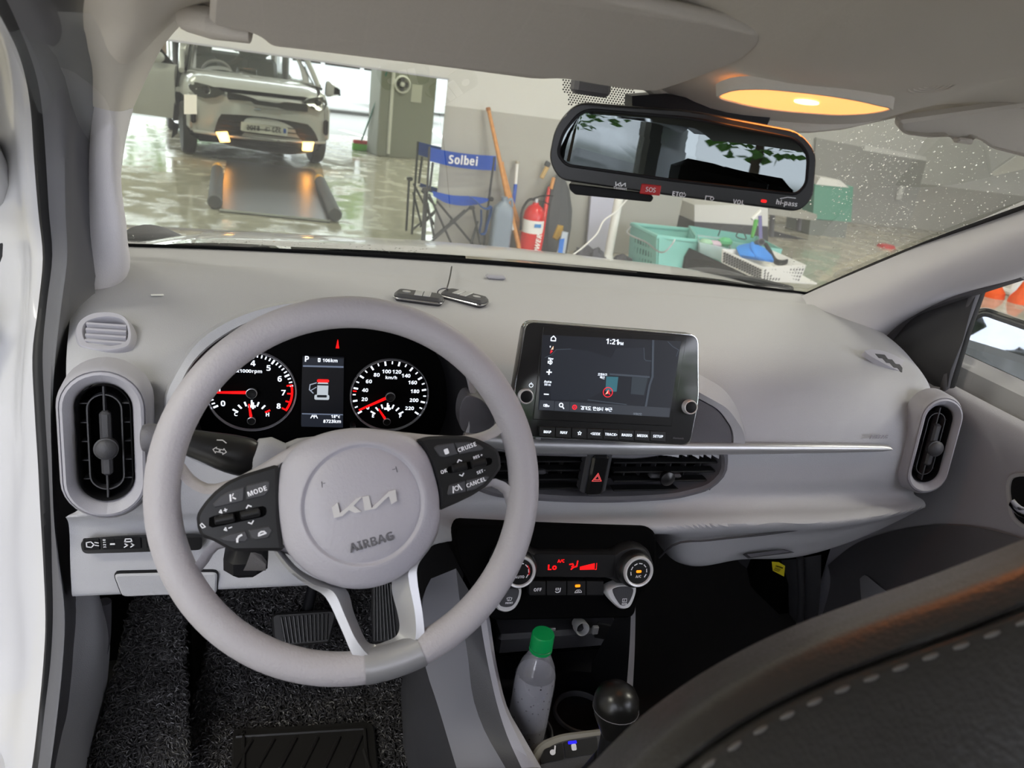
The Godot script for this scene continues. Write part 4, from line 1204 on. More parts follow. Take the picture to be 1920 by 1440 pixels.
# ---------------------------------------------------------------- centre screen
func build_head_unit() -> void:
	var p0 := Z(985, 605, -0.84)
	var p1 := Z(1300, 632, -0.82)
	var p2 := Z(1292, 832, -0.78)
	var bx := (p1 - p0).normalized()
	var n := bx.cross(p1 - p2).normalized()
	var by := n.cross(bx)
	var o := (p0 + p2) / 2
	var xf := frame(o, bx, by)
	var t := thing("infotainment_screen", "glossy black touchscreen unit with map, standing at the dashboard's centre", "touchscreen", Vector3(o.x, 0.83, o.z))
	var u := px_size(o)
	var a := rounded(flat2([[985, 602], [1308, 628], [1309, 750], [1293, 835], [985, 819], [962, 740]], o, bx, by), 0.012, 8)
	part("housing", Shape.new().loft([loop3(near(a, 0.012), -0.045, xf), loop3(near(a, 0.002), -0.028, xf), loop3(near(a, -0.002), -0.012, xf), loop3(a, 0.0, xf), loop3(near(a, 0.0016), 0.002, xf)]), M.gloss, t, "", 40)
	var e := []
	for q in near(a, 0.0008): e.append(xf * Vector3(q.x, q.y, 0.0018))
	part("edge_trim", Shape.new().ring(e, 0.0007, 6), M.chrome, t)
	# glass pane with its picture
	var g := ccw(flat2(zc([[110, 20], [1790, 125], [1615, 1180], [-12, 1100]], 1000, 610, 0.15974), o, bx, by))
	var gp := part("screen_glass", Shape.new().plate(g, 0.001, 0.0034, near(g, 0.0006), 0.0006, xf), M.gloss, t)
	var s := ccw(flat2(zc([[100, 110], [1720, 185], [1585, 1075], [50, 990]], 1000, 610, 0.15974), o, bx, by))
	var scr := part("map_screen", Shape.new().plate(s, 0.003, 0.0037, PackedVector2Array(), 0, xf), glow(Color(0.088, 0.10, 0.132), 1.0, Color(0.01, 0.01, 0.012)), t, "lit dark map display")
	var land := Shape.new()
	land.plate(ccw(flat2(zc([[250, 290], [430, 275], [640, 300], [900, 380], [960, 265], [1285, 262], [1290, 390], [1370, 410], [1345, 590], [890, 565], [880, 720], [620, 870], [200, 870], [160, 420]], 1000, 610, 0.15974), o, bx, by)), 0.0037, 0.0039, PackedVector2Array(), 0, xf)
	part("map_field", land, glow(Color(0.115, 0.13, 0.165), 1.0), scr)
	for k in [[[[1393, 180], [1385, 600], [1350, 700], [1290, 1040]], 26.0], [[[890, 570], [1345, 603]], 22.0], [[[1285, 262], [1290, 390], [1310, 412], [1370, 416]], 8.0], [[[1565, 190], [1620, 245], [1690, 285], [1665, 360]], 8.0], [[[130, 375], [200, 345], [260, 282], [430, 275]], 8.0], [[[630, 870], [1080, 925]], 10.0]]:
		var road := stroke(Shape.new(), Array(flat2(zc(k[0], 1000, 610, 0.15974), o, bx, by)), k[1] * 0.15974 * u, xf.translated_local(Vector3(0, 0, 0.0039)), 0.0002)
		part("map_road", road, glow(Color(0.24, 0.27, 0.31), 1.0), scr)
	for k in [[[[845, 598], [985, 602], [965, 775], [835, 768]], Color(0.20, 0.40, 0.45)], [[[1145, 605], [1330, 615], [1285, 815], [1130, 800]], Color(0.18, 0.21, 0.24)]]:
		part("map_block", Shape.new().plate(ccw(flat2(zc(k[0], 1000, 610, 0.15974), o, bx, by)), 0.0039, 0.0041, PackedVector2Array(), 0, xf), glow(k[1], 1.0), scr)
	var bars := Shape.new()
	for k in [[[70, 872], [237, 882], [232, 992], [55, 984]], [[245, 884], [418, 893], [412, 1003], [237, 995]], [[424, 895], [1590, 965], [1578, 1072], [416, 1004]]]:
		bars.plate(ccw(flat2(zc(k, 1000, 610, 0.15974), o, bx, by)), 0.0039, 0.0042, PackedVector2Array(), 0, xf)
	part("menu_bar", bars, glow(Color(0.20, 0.215, 0.245), 1.0), scr)
	var q := 0.15974 * u
	var tx := Shape.new()
	letters(tx, "1:21", 62 * q, hx(918, 190, o, n, xf), true, 0.0003)
	letters(tx, "PM", 34 * q, hx(1012, 212, o, n, xf), true, 0.0003)
	stroke(tx, [Vector2(-26, -26) * q, Vector2(-26, 4) * q, Vector2(0, 28) * q, Vector2(26, 4) * q, Vector2(26, -26) * q], 11 * q, hx(226, 152, o, n, xf), 0.0003, true)
	letters(tx, "Nav", 24 * q, hx(195, 388, o, n, xf), true, 0.0003)
	var sp := hx(190, 430, o, n, xf)
	stroke(tx, [Vector2(-26, -10) * q, Vector2(-26, 10) * q, Vector2(-12, 10) * q, Vector2(2, 24) * q, Vector2(2, -24) * q, Vector2(-12, -10) * q], 10 * q, sp, 0.0003, true)
	stroke(tx, [Vector2(14, 18) * q, Vector2(22, 0) * q, Vector2(14, -18) * q], 8 * q, sp)
	var pl := hx(175, 545, o, n, xf)
	stroke(tx, [Vector2(-26, 0) * q, Vector2(26, 0) * q], 15 * q, pl)
	stroke(tx, [Vector2(0, -26) * q, Vector2(0, 26) * q], 15 * q, pl)
	letters(tx, "Auto", 28 * q, hx(160, 658, o, n, xf), true, 0.0003)
	letters(tx, "50 m", 24 * q, hx(157, 692, o, n, xf), true, 0.0003)
	stroke(tx, [Vector2(-24, 0) * q, Vector2(24, 0) * q], 13 * q, hx(143, 804, o, n, xf))
	letters(tx, "s", 24 * q, hx(188, 245, o, n, xf), true, 0.0003)
	hangul(tx, [["m", "e"], ["n", "yu"]], 34 * q, hx(147, 936, o, n, xf), 0.15)
	var mg := hx(320, 936, o, n, xf)
	var circ := Array(moved(oval(42 * q, 42 * q, 16), Vector2(-5, 6) * q))
	stroke(tx, circ, 11 * q, mg, 0.0003, true)
	stroke(tx, [Vector2(10, -10) * q, Vector2(30, -32) * q], 13 * q, mg)
	hangul(tx, [["g", "v", "x"], ["g", "i"], ["d", "o"], " ", ["x", "a", "n"], ["s", "w", "x"], ["s", "i"], " ", ["b", "u"], ["g", "-", "n"]], 40 * q, hx(752, 974, o, n, xf), 0.15)
	hangul(tx, [["x", "o"], ["t", "o"], ["x", "a"], ["k", "-"]], 26 * q, hx(800, 573, o, n, xf), 0.15)
	hangul(tx, [["x", "o", "g"], ["s", "w", "n"]], 28 * q, hx(798, 608, o, n, xf), 0.15)
	part("lettering", tx, M.lit_white, scr)
	var dim := Shape.new()
	hangul(dim, [["m", "i"], ["x", "ya", "x"], ["s", "a", "n"], ["d", "a", "n"]], 25 * q, hx(1212, 1035, o, n, xf), 0.14)
	part("dim_lettering", dim, glow(Color(0.45, 0.48, 0.52), 1.0), scr)
	# position marker
	var rd := Shape.new()
	stroke(rd, Array(oval(112 * q, 112 * q, 28)), 9 * q, hx(862, 780, o, n, xf), 0.0004, true)
	rd.plate(ccw(PackedVector2Array([Vector2(-34, -30) * q, Vector2(0, -16) * q, Vector2(34, -30) * q, Vector2(4, 34) * q])), 0.0002, 0.0005, PackedVector2Array(), 0, hx(862, 780, o, n, xf))
	stroke(rd, Array(oval(46 * q, 46 * q, 20)), 12 * q, hx(473, 955, o, n, xf), 0.0004, true)
	rd.plate(ccw(PackedVector2Array([Vector2(-12, -10) * q, Vector2(0, -4) * q, Vector2(12, -10) * q, Vector2(1, 14) * q])), 0.0002, 0.0005, PackedVector2Array(), 0, hx(473, 955, o, n, xf))
	rd.plate(ccw(PackedVector2Array([Vector2(-14, 12) * q, Vector2(-16, -30) * q, Vector2(14, 2) * q])), 0.0002, 0.0005, PackedVector2Array(), 0, hx(206, 300, o, n, xf))
	part("position_marker", rd, glow(Color(0.95, 0.16, 0.22), 1.1), scr, "red arrow marker")
	var pin := Shape.new()
	pin.plate(ccw(PackedVector2Array([Vector2(-28, -26) * q, Vector2(0, -12) * q, Vector2(3, 26) * q])), 0.0005, 0.0007, PackedVector2Array(), 0, hx(860, 780, o, n, xf))
	pin.plate(ccw(PackedVector2Array([Vector2(-12, -8) * q, Vector2(16, -4) * q, Vector2(14, 36) * q])), 0.0003, 0.0006, PackedVector2Array(), 0, hx(208, 275, o, n, xf))
	part("marker_highlight", pin, glow(Color(1.0, 0.82, 0.7), 1.1), scr)
	# knobs
	for k in [[984, 742], [1290, 762]]:
		var c := on(k[0], k[1], o, n)
		var kx := Transform3D(Basis(bx, n, -by), c)
		var kn := part("knob", Shape.new().lathe([Vector2(0.0098, 0.0), Vector2(0.0098, 0.006), Vector2(0.0088, 0.009)], 32, kx, 0), M.bright, t, "chrome-rimmed knob")
		part("knob_cap", Shape.new().lathe([Vector2(0.0075, 0.004), Vector2(0.0074, 0.0095), Vector2(0.006, 0.0105), Vector2(0.0003, 0.0105)], 28, kx), M.black, kn)
		part("knob_rim", Shape.new().lathe([Vector2(0.0092, 0.006), Vector2(0.0090, 0.0098), Vector2(0.0082, 0.0104), Vector2(0.0074, 0.0096)], 32, kx, 0), M.bright, kn)
	var pw := Shape.new()
	var px := Transform3D(xf.basis, on(995, 722, o, n) + n * 0.0022)
	var arc := []
	for i in 13: arc.append(Vector2.from_angle(deg_to_rad(115 + i * 310 / 12.0)) * 0.0024)
	stroke(pw, arc, 0.0006, px)
	stroke(pw, [Vector2(0, 0.0008), Vector2(0, 0.0034)], 0.0006, px)
	part("power_icon", pw, M.lit_white, t)
	# row of keys
	var keys := ["MAP", "NAV", "*", "<SEEK", "TRACK>", "RADIO", "MEDIA", "SETUP"]
	var xs := [[58, 246], [250, 434], [440, 616], [620, 804], [808, 988], [992, 1168], [1172, 1350], [1354, 1536]]
	for i in 8:
		var x0: float = xs[i][0]
		var x1: float = xs[i][1]
		var y0 := 1180.0 + (x0 - 58) * 0.0405
		var y1 := 1180.0 + (x1 - 58) * 0.0405
		var kq := ccw(flat2(zc([[x0, y0], [x1, y1], [x1 - 2, y1 + 122], [x0, y0 + 112]], 1000, 610, 0.15974), o, bx, by))
		var kb := part("key", Shape.new().plate(kq, 0.0, 0.0052, near(kq, 0.0005), 0.0005, xf), M.black_satin, t)
		var ks := Shape.new()
		var kx := hx((x0 + x1) / 2, (y0 + y1) / 2 + 58, o, n, xf).translated_local(Vector3(0, 0, 0.0013))
		if keys[i] == "*":
			var star := []
			for j in 10: star.append(Vector2.from_angle(PI / 2 + j * PI / 5) * (24 if j % 2 == 0 else 11) * q)
			stroke(ks, star, 6 * q, kx, 0.0003, true)
		else: letters(ks, keys[i], 31 * q, kx, true, 0.0003)
		part("lettering", ks, M.lit_white, kb)
	var bt := Shape.new()
	letters(bt, "Bluetooth", 20 * q, hx(1690, 1320, o, n, xf).translated_local(Vector3(0, 0, -0.0015)), true, 0.0003)
	part("bluetooth_print", bt, M.mid, t)
	# pod that carries the unit, with its lip on the passenger side
	var po := Vector3(0.1, 0.85, -0.862)
	var pf := Transform3D(Basis(), po)
	var pd := rounded(flat2([[1000, 690], [1290, 735], [1340, 762], [1366, 800], [1366, 833], [1000, 826]], po, Vector3.RIGHT, Vector3.UP), 0.016, 9)
	part("pod_panel", Shape.new().plate(pd, -0.03, 0.012, near(pd, 0.002), 0.002, pf), M.mid, t)
	var lo := rounded(flat2([[1000, 665], [1290, 712], [1362, 752], [1394, 800], [1394, 842], [1000, 835]], po, Vector3.RIGHT, Vector3.UP), 0.018, 9)
	part("pod_lip", Shape.new().loft([loop3(near(lo, -0.012), -0.022, pf), loop3(lo, 0.004, pf), loop3(near(lo, 0.006), 0.015, pf), loop3(near(pd, -0.001), 0.013, pf), loop3(near(pd, -0.0005), -0.02, pf)], 0), M.dash, t, "", 60)

func hx(zx: float, zy: float, o: Vector3, n: Vector3, xf: Transform3D) -> Transform3D:
	return Transform3D(xf.basis, on(1000 + zx * 0.15974, 610 + zy * 0.15974, o, n) + n * 0.0043)

# ---------------------------------------------------------------- heater panel and centre console
func cz(list: Array) -> Array:
	return zc(list, 960, 1000, 0.14583)
func build_console() -> void:
	var n := Vector3(0, 0.28, 0.96).normalized()
	var bx := Vector3.RIGHT
	var by := n.cross(bx)
	var o := Z(1078, 1062, -0.775)
	var xf := frame(o, bx, by)
	var u := px_size(o)
	var t := thing("climate_panel", "black heater panel with two silver-ringed knobs and red display", "climate control", Vector3(o.x, 0.58, o.z))
	var back := rounded(flat2([[845, 985], [1232, 990], [1232, 1075], [1196, 1128], [1190, 1160], [918, 1165], [895, 1120], [858, 1050]], o - n * 0.012, bx, by), 0.02, 6)
	part("backing", Shape.new().plate(back, -0.10, -0.012, near(back, 0.004), 0.004, xf), M.hole, t)
	# dumb-bell shaped bezel
	var db := rounded(flat2([[918, 1062], [930, 1028], [962, 1018], [992, 1024], [1005, 1034], [1150, 1035], [1163, 1024], [1190, 1017], [1216, 1028], [1227, 1062], [1216, 1090], [1190, 1102], [1160, 1096], [1143, 1084], [1005, 1082], [990, 1096], [962, 1104], [930, 1094]], o, bx, by), 0.02, 5)
	part("bezel", Shape.new().plate(db, -0.012, 0.004, near(db, 0.005), 0.006, xf), M.black_satin, t, "", 50)
	part("display_glass", Shape.new().plate(rounded(flat2([[1000, 1037], [1152, 1038], [1148, 1080], [1003, 1079]], o, bx, by), 0.004), 0.003, 0.0046, PackedVector2Array(), 0, xf), M.gloss, t)
	var rd := Shape.new()
	var at := func_xf(o, n, xf, 0.0047)
	letters(rd, "Lo", 70 * 0.14583 * u, cxf(500, 420, o, n, xf), true, 0.0003, 1, 1.2)
	letters(rd, "A/C", 40 * 0.14583 * u, cxf(615, 340, o, n, xf), true, 0.0003)
	var q := 0.14583 * u
	var fx := cxf(780, 395, o, n, xf)
	stroke(rd, [Vector2(-60, 15) * q, Vector2(-15, 20) * q], 14 * q, fx)
	stroke(rd, [Vector2(48, 55) * q, Vector2(38, -15) * q, Vector2(-5, -25) * q, Vector2(-35, -50) * q], 16 * q, fx)
	stroke(rd, [Vector2(-30, -18) * q, Vector2(-5, 5) * q], 12 * q, fx)
	rd.plate(ccw(PackedVector2Array([Vector2(-115, -35) * q, Vector2(85, -40) * q, Vector2(85, 42) * q, Vector2(40, 35) * q, Vector2(-115, 5) * q])), 0, 0.0003, PackedVector2Array(), 0, cxf(965, 413, o, n, xf))
	stroke(rd, [Vector2(112, 42) * q, Vector2(112, -40) * q, Vector2(95, -40) * q], 7 * q, cxf(965, 413, o, n, xf))
	part("display_symbols", rd, M.lit_red, t, "lit red display symbols")
	# two rotary knobs
	for i in 2:
		var c: Vector3 = on([967, 1186][i], 1062.5, o, n)
		var kx := Transform3D(Basis(bx, n, -by), c)
		var k := part("knob", Shape.new().lathe([Vector2(0.0265, 0.0), Vector2(0.0255, 0.012), Vector2(0.0235, 0.0165), Vector2(0.021, 0.018)], 48, kx, 0), M.black_satin, t)
		part("knob_ring", Shape.new().lathe([Vector2(0.0216, 0.017), Vector2(0.0213, 0.0205), Vector2(0.0200, 0.022), Vector2(0.0180, 0.0215), Vector2(0.0170, 0.019)], 56, kx, 0), M.bright, k, "bright silver ring")
		part("knob_face", Shape.new().lathe([Vector2(0.0178, 0.0175), Vector2(0.0172, 0.0195), Vector2(0.0003, 0.0197)], 40, kx), M.gloss, k)
		var fs := Shape.new()
		var px := Transform3D(xf.basis, c + n * 0.0198)
		for s in 7:
			var a := deg_to_rad(200 - s * 36.6)
			stroke(fs, [Vector2.from_angle(a) * 0.0118, Vector2.from_angle(a - 0.36) * 0.0118], 0.0012, px)
		letters(fs, ["AUTO", "A/C"][i], 0.0035, px.translated_local(Vector3(0, -0.0066, 0)), true, 0.0003)
		part("knob_print", fs, M.white_print, k)
		if i == 1: part("indicator_lamp", Shape.new().plate(moved(rrect(0.0075, 0.0035, 0.0014), Vector2(0, 0.0005)), 0, 0.0005, PackedVector2Array(), 0, px), M.lit_amber, k, "lit amber lamp")
		else:
			var ra := Shape.new()
			stroke(ra, [Vector2.from_angle(0.7) * 0.0128, Vector2.from_angle(0.35) * 0.0128, Vector2.from_angle(0.0) * 0.0128, Vector2.from_angle(-0.3) * 0.0128], 0.0013, px)
			part("red_arc", ra, glow(Color(0.8, 0.05, 0.05), 0.7), k)
	# key row
	for i in 4:
		var x0: float = [215, 445, 710, 958][i]
		var x1: float = [438, 702, 950, 1180][i]
		var kq := rounded(flat2(cz([[x0, 612], [x1, 612], [x1, 800], [x0 + (0 if i else 10), 800]]), o + n * 0.004, bx, by), 0.0012, 3)
		var k := part("key", Shape.new().plate(kq, -0.008, 0.004, near(kq, 0.0008), 0.001, xf), M.black_satin, t)
		var s := Shape.new()
		var sx := cxf((x0 + x1) / 2, 715, o, n, xf)
		if i == 0: letters(s, "OFF", 42 * q, cxf(315, 707, o, n, xf), true, 0.0003)
		elif i == 1:
			stroke(s, [Vector2(-28, 28) * q, Vector2(10, 28) * q, Vector2(10, 6) * q, Vector2(-28, 6) * q], 6 * q, sx, 0.0003, true)
			stroke(s, [Vector2(34, 28) * q, Vector2(28, -18) * q, Vector2(0, -28) * q], 10 * q, sx)
			stroke(s, [Vector2(-34, -14) * q, Vector2(-10, -30) * q], 8 * q, sx)
		elif i == 2:
			var cxx := cxf(835, 730, o, n, xf)
			stroke(s, [Vector2(-46, -14) * q, Vector2(-40, 4) * q, Vector2(-20, 20) * q, Vector2(20, 20) * q, Vector2(40, 4) * q, Vector2(46, -14) * q], 7 * q, cxx, 0.0003, true)
			stroke(s, [Vector2(-18, -4) * q, Vector2(0, 8) * q, Vector2(18, -4) * q], 6 * q, cxx)
		if i < 3: part("icon", s, M.white_print, k)
		if i == 2: part("indicator_lamp", Shape.new().plate(rrect(70 * q, 34 * q, 12 * q), 0, 0.0005, PackedVector2Array(), 0, cxf(828, 658, o, n, xf)), M.lit_amber, k, "lit amber lamp")
	# silver cups with the demister keys, below the knobs
	for i in 2:
		var cup: Array = [[[928, 1112], [940, 1104], [978, 1104], [975, 1128], [966, 1142], [950, 1149], [935, 1145]], [[1140, 1106], [1150, 1100], [1194, 1104], [1190, 1124], [1181, 1140], [1166, 1143], [1154, 1136]]][i]
		var key: Array = [[[942, 1106], [975, 1106], [971, 1126], [962, 1138], [950, 1141], [938, 1138]], [[1148, 1106], [1190, 1106], [1186, 1122], [1178, 1135], [1164, 1137], [1158, 1130]]][i]
		var a := soft(flat2(cup, o + n * 0.006, bx, by), 36)
		var b := soft(flat2(key, o + n * 0.008, bx, by), 36)
		var k := part("demister_key", Shape.new().plate(a, -0.012, 0.006, near(a, 0.002), 0.003, xf), M.bright, t, "silver-edged demister key")
		part("key_face", Shape.new().plate(near(b, 0.0012), 0.004, 0.0075, near(b, 0.002), 0.001, xf), M.dark, k)
		var s := Shape.new()
		var sx := Transform3D(xf.basis, on([955, 1171][i], [1124, 1126][i], o + n * 0.0076, n))
		if i: stroke(s, [Vector2(-0.003, -0.002), Vector2(-0.003, 0.0025), Vector2(0.003, 0.0025), Vector2(0.003, -0.002)], 0.0006, sx, 0.0003, true)
		else: stroke(s, [Vector2(-0.0022, -0.0015), Vector2(-0.0035, 0.002), Vector2(0, 0.003), Vector2(0.0035, 0.002), Vector2(0.0022, -0.0015)], 0.0006, sx, 0.0003, true)
		stroke(s, [Vector2(-0.001, -0.001), Vector2(0.0, 0.0014)], 0.0006, sx)
		letters(s, ["FRONT", "REAR"][i], 0.0021, sx.translated_local(Vector3(0, -0.0048, 0)), true, 0.0003)
		part("icon", s, M.white_print, k)
	console_body()

func func_xf(o: Vector3, n: Vector3, xf: Transform3D, h: float) -> Transform3D:
	return Transform3D(xf.basis, o + n * h)
func cxf(zx: float, zy: float, o: Vector3, n: Vector3, xf: Transform3D) -> Transform3D:
	return Transform3D(xf.basis, on(960 + zx * 0.14583, 1000 + zy * 0.14583, o, n) + n * 0.0048)

func console_body() -> void:
	var t := thing("center_console", "dark centre console with grey flank, cup holders and open tray", "console", Vector3(0.0, 0.27, -0.75))
	# tray: back, floor, sides
	part("tray_back", Shape.new().box(Vector3(0.005, 0.50, -0.905), Vector3(0.25, 0.26, 0.02), 0.004), M.hole, t)
	part("tray_floor", Shape.new().grid([[Vector3(-0.13, 0.40, -0.90), Vector3(0.13, 0.40, -0.90)], [Vector3(-0.13, 0.395, -0.80), Vector3(0.13, 0.395, -0.80)], [Vector3(-0.13, 0.40, -0.70), Vector3(0.13, 0.40, -0.70)], [Vector3(-0.13, 0.42, -0.66), Vector3(0.13, 0.42, -0.66)]]), M.black, t)
	part("socket_shelf", Shape.new().box(Z(1040, 1183, -0.865), Vector3(0.20, 0.036, 0.05), 0.006), M.dark, t)
	# left flank, dark band, rail: strips from the top down
	var rail_r := [Z(915, 1140, -0.782), Z(919, 1165, -0.78), Z(934, 1260, -0.745), Z(955, 1335, -0.71), Z(975, 1370, -0.69), Z(1015, 1440, -0.655)]
	var rail_l := [Z(898, 1140, -0.782), Z(901, 1165, -0.78), Z(918, 1260, -0.745), Z(936, 1335, -0.712), Z(951, 1380, -0.69), Z(978, 1440, -0.655)]
	var band_l := [Z(855, 1066, -0.80), Z(862, 1127, -0.79), Z(877, 1230, -0.765), Z(890, 1320, -0.735), Z(905, 1362, -0.715), Z(948, 1440, -0.66)]
	var low_l := [Z(808, 1085, -0.93), Z(798, 1105, -0.91), Z(798, 1250, -0.85), Z(820, 1320, -0.80), Z(838, 1380, -0.755), Z(856, 1440, -0.70)]
	var carp := [Z(770, 1180, -0.98), Z(768, 1220, -0.95), Z(767, 1290, -0.90), Z(766, 1340, -0.86), Z(775, 1390, -0.82), Z(785, 1440, -0.77)]
	var strip := func_rows([rail_r, rail_l], 16)
	for r in strip: r.insert(1, r[0].lerp(r[1], 0.5) + Vector3(0, 0.006, 0.004))
	part("rail", Shape.new().grid(strip), M.bezel, t, "light grey rail", 70)
	part("side_band", Shape.new().grid(func_rows([rail_l, band_l], 16)), M.dark, t, "", 60)
	part("side_panel", Shape.new().grid(func_rows([band_l, low_l], 16)), paint(Color(0.50, 0.50, 0.53), 0.55), t, "grey side panel", 60)
	part("tunnel_carpet", Shape.new().grid(func_rows([low_l, carp, [carp[0] + Vector3(-0.01, -0.2, 0), carp[1] + Vector3(-0.01, -0.2, 0), carp[2] + Vector3(-0.01, -0.2, 0), carp[3] + Vector3(-0.01, -0.2, 0), carp[4] + Vector3(-0.01, -0.2, 0), carp[5] + Vector3(-0.01, -0.2, 0)]], 16)), M.dark, t, "", 60)
	var inner := []
	for p in rail_r: inner.append(p + Vector3(0.012, -0.12, -0.03))
	part("tray_wall", Shape.new().grid(func_rows([rail_r, inner], 16)), M.black, t)
	# right rail and wall
	var rr := [Z(1193, 1095, -0.79), Z(1192, 1130, -0.785), Z(1190, 1220, -0.755), Z(1186, 1300, -0.72), Z(1180, 1400, -0.67)]
	var rl := [Z(1186, 1095, -0.79), Z(1184, 1130, -0.785), Z(1180, 1220, -0.755), Z(1174, 1300, -0.72), Z(1166, 1400, -0.67)]
	var sr := func_rows([rr, rl], 16)
	part("rail", Shape.new().grid(sr), M.mid, t, "", 70)
	var rin := []
	var rout := []
	for p in rl: rin.append(p + Vector3(-0.004, -0.20, -0.06))
	for p in rr: rout.append(p + Vector3(0.02, -0.30, -0.02))
	part("tray_wall", Shape.new().grid(func_rows([rl, rin], 16)), M.black, t)
	part("passenger_flank", Shape.new().grid(func_rows([rr, rout], 16)), M.hole, t)
	# 12 V socket, its flap and the USB port
	var sc := Z(1091, 1178, -0.838)
	var kx := Transform3D(Basis(Vector3.RIGHT, PI / 2 - 0.25), sc)
	var s12 := part("power_socket", Shape.new().lathe([Vector2(0.0112, -0.01), Vector2(0.0112, 0.003), Vector2(0.0102, 0.0045), Vector2(0.0092, 0.003), Vector2(0.0090, -0.02)], 32, kx, 0), M.bright, t, "chrome-ringed power socket")
	part("socket_bore", Shape.new().lathe([Vector2(0.009, -0.022), Vector2(0.0088, -0.018)], 24, kx), M.hole, s12)
	var fl := Z(1138, 1185, -0.83)
	var flap := part("socket_flap", Shape.new().box(Vector3.ZERO, Vector3(0.036, 0.030, 0.004), 0.003, Transform3D(Basis(Vector3.UP, -0.4), fl)), M.gloss, t)
	part("flap_hinge", Shape.new().box(Z(1116, 1181, -0.832), Vector3(0.009, 0.014, 0.006), 0.001), M.satin, t)
	var usb := part("usb_port", Shape.new().box(Z(1033, 1180, -0.838), Vector3(0.014, 0.005, 0.004), 0.0008), M.satin, t)
	part("lettering", letters(Shape.new(), "USB", 0.003, Transform3D(Basis(), Z(1033, 1188, -0.838)), true), M.mid, usb)
	# cup holders
	for k in [Vector3(-0.045, 0.40, -0.745), Vector3(0.048, 0.40, -0.77)]:
		part("cup_holder", Shape.new().lathe([Vector2(0.033, -0.045), Vector2(0.036, 0.0), Vector2(0.0375, 0.004), Vector2(0.040, 0.003), Vector2(0.041, -0.004)], 40, Transform3D(Basis(), k), 1), M.dark, t)
	# seat-heater switches on the deck by the lever
	var dn := Vector3(0, 0.80, 0.60).normalized()
	var dy := dn.cross(Vector3.RIGHT)
	var d0 := Y(1050, 1412, 0.435)
	var dx := frame(d0, Vector3.RIGHT, dy)
	var fr := rounded(flat2([[985, 1475], [990, 1425], [1012, 1392], [1050, 1376], [1130, 1366], [1250, 1360], [1250, 1475]], d0, Vector3.RIGHT, dy), 0.015, 6)
	var deck := part("lever_deck", Shape.new().plate(fr, -0.05, 0.0, near(fr, 0.003), 0.003, dx), paint(Color(0.50, 0.49, 0.46), 0.5), t, "grey deck frame")
	var ins := rounded(flat2([[1007, 1480], [1014, 1420], [1032, 1398], [1060, 1388], [1130, 1378], [1240, 1372], [1240, 1480]], d0, Vector3.RIGHT, dy), 0.01, 6)
	part("deck_insert", Shape.new().plate(ins, -0.02, 0.0012, PackedVector2Array(), 0, dx), M.dark, deck)
	var sw := part("seat_heater_switch", Shape.new().plate(rounded(flat2([[1012, 1424], [1020, 1405], [1052, 1393], [1056, 1424], [1014, 1432]], d0, Vector3.RIGHT, dy), 0.002, 3), 0, 0.003, PackedVector2Array(), 0, dx), M.black_satin, t)
	var sw2 := part("seat_heater_switch", Shape.new().plate(rounded(flat2([[1056, 1392], [1118, 1382], [1120, 1412], [1060, 1422]], d0, Vector3.RIGHT, dy), 0.002, 3), 0, 0.003, PackedVector2Array(), 0, dx), M.black_satin, t)
	var si := Shape.new()
	var s1 := Transform3D(dx.basis, on(1036, 1409, d0 + dn * 0.0032, dn))
	si.plate(moved(oval(0.008, 0.007, 14), Vector2(0, -0.001)), 0, 0.0004, PackedVector2Array(), 0, s1)
	stroke(si, [Vector2(0.003, 0.0), Vector2(0.0045, 0.006)], 0.002, s1)
	part("seat_icon", si, M.white_print, sw)
	part("wheel_icon", Shape.new().plate(rrect(0.007, 0.008, 0.002), 0, 0.0004, PackedVector2Array(), 0, Transform3D(dx.basis, on(1076, 1401, d0 + dn * 0.0032, dn))), M.white_print, sw2)
	part("indicator_lamp", Shape.new().plate(rrect(0.012, 0.0035, 0.001), 0, 0.0006, PackedVector2Array(), 0, Transform3D(dx.basis, on(1073, 1392, d0 + dn * 0.0032, dn))), glow(Color(0.08, 0.06, 1.0), 2.2), sw2, "lit blue lamp")
	# gear lever
	var gk := eye + ray(1155, 1322) * 0.90
	var g := thing("gear_lever", "black round-headed gear lever rising from the console deck", "gear lever", Vector3(gk.x, 0.43, gk.z))
	part("knob", Shape.new().lathe([Vector2(0.014, -0.040), Vector2(0.018, -0.030), Vector2(0.025, -0.014), Vector2(0.0275, 0.0), Vector2(0.0268, 0.010), Vector2(0.022, 0.020), Vector2(0.013, 0.0265), Vector2(0.004, 0.028), Vector2(0.0005, 0.0282)], 36, Transform3D(Basis(Vector3.RIGHT, -0.25), gk)), paint(Color(0.09, 0.088, 0.085), 0.3), g)
	var kr := []
	for i in 24: kr.append(gk + Transform3D(Basis(Vector3.RIGHT, -0.25), Vector3.ZERO) * Vector3(cos(TAU * i / 24) * 0.0276, -0.004 - 0.004 * sin(TAU * i / 24), sin(TAU * i / 24) * 0.0276))
	part("seam", Shape.new().ring(kr, 0.0006, 6), M.mid, g)
	part("shaft", Shape.new().tube([gk + Vector3(0, -0.03, 0.008), gk + Vector3(0, -0.08, 0.012), Vector3(gk.x, 0.43, gk.z + 0.01)], [0.0145, 0.015, 0.016], 20), M.black, g)
	part("gaiter", Shape.new().tube([Vector3(gk.x, 0.50, gk.z + 0.012), Vector3(gk.x, 0.46, gk.z + 0.01), Vector3(gk.x, 0.43, gk.z + 0.01)], [0.018, 0.03, 0.045], 24), M.black, g)

func func_rows(cols: Array, nv: int) -> Array:
	# columns of points (top to bottom) -> rows, running from the last column to the first so that the left comes first
	var c := []
	for k in cols: c.append(cr(k, nv))
	var out := []
	for j in nv:
		var r := []
		for i in range(cols.size() - 1, -1, -1): r.append(c[i][j])
		out.append(r)
	return out

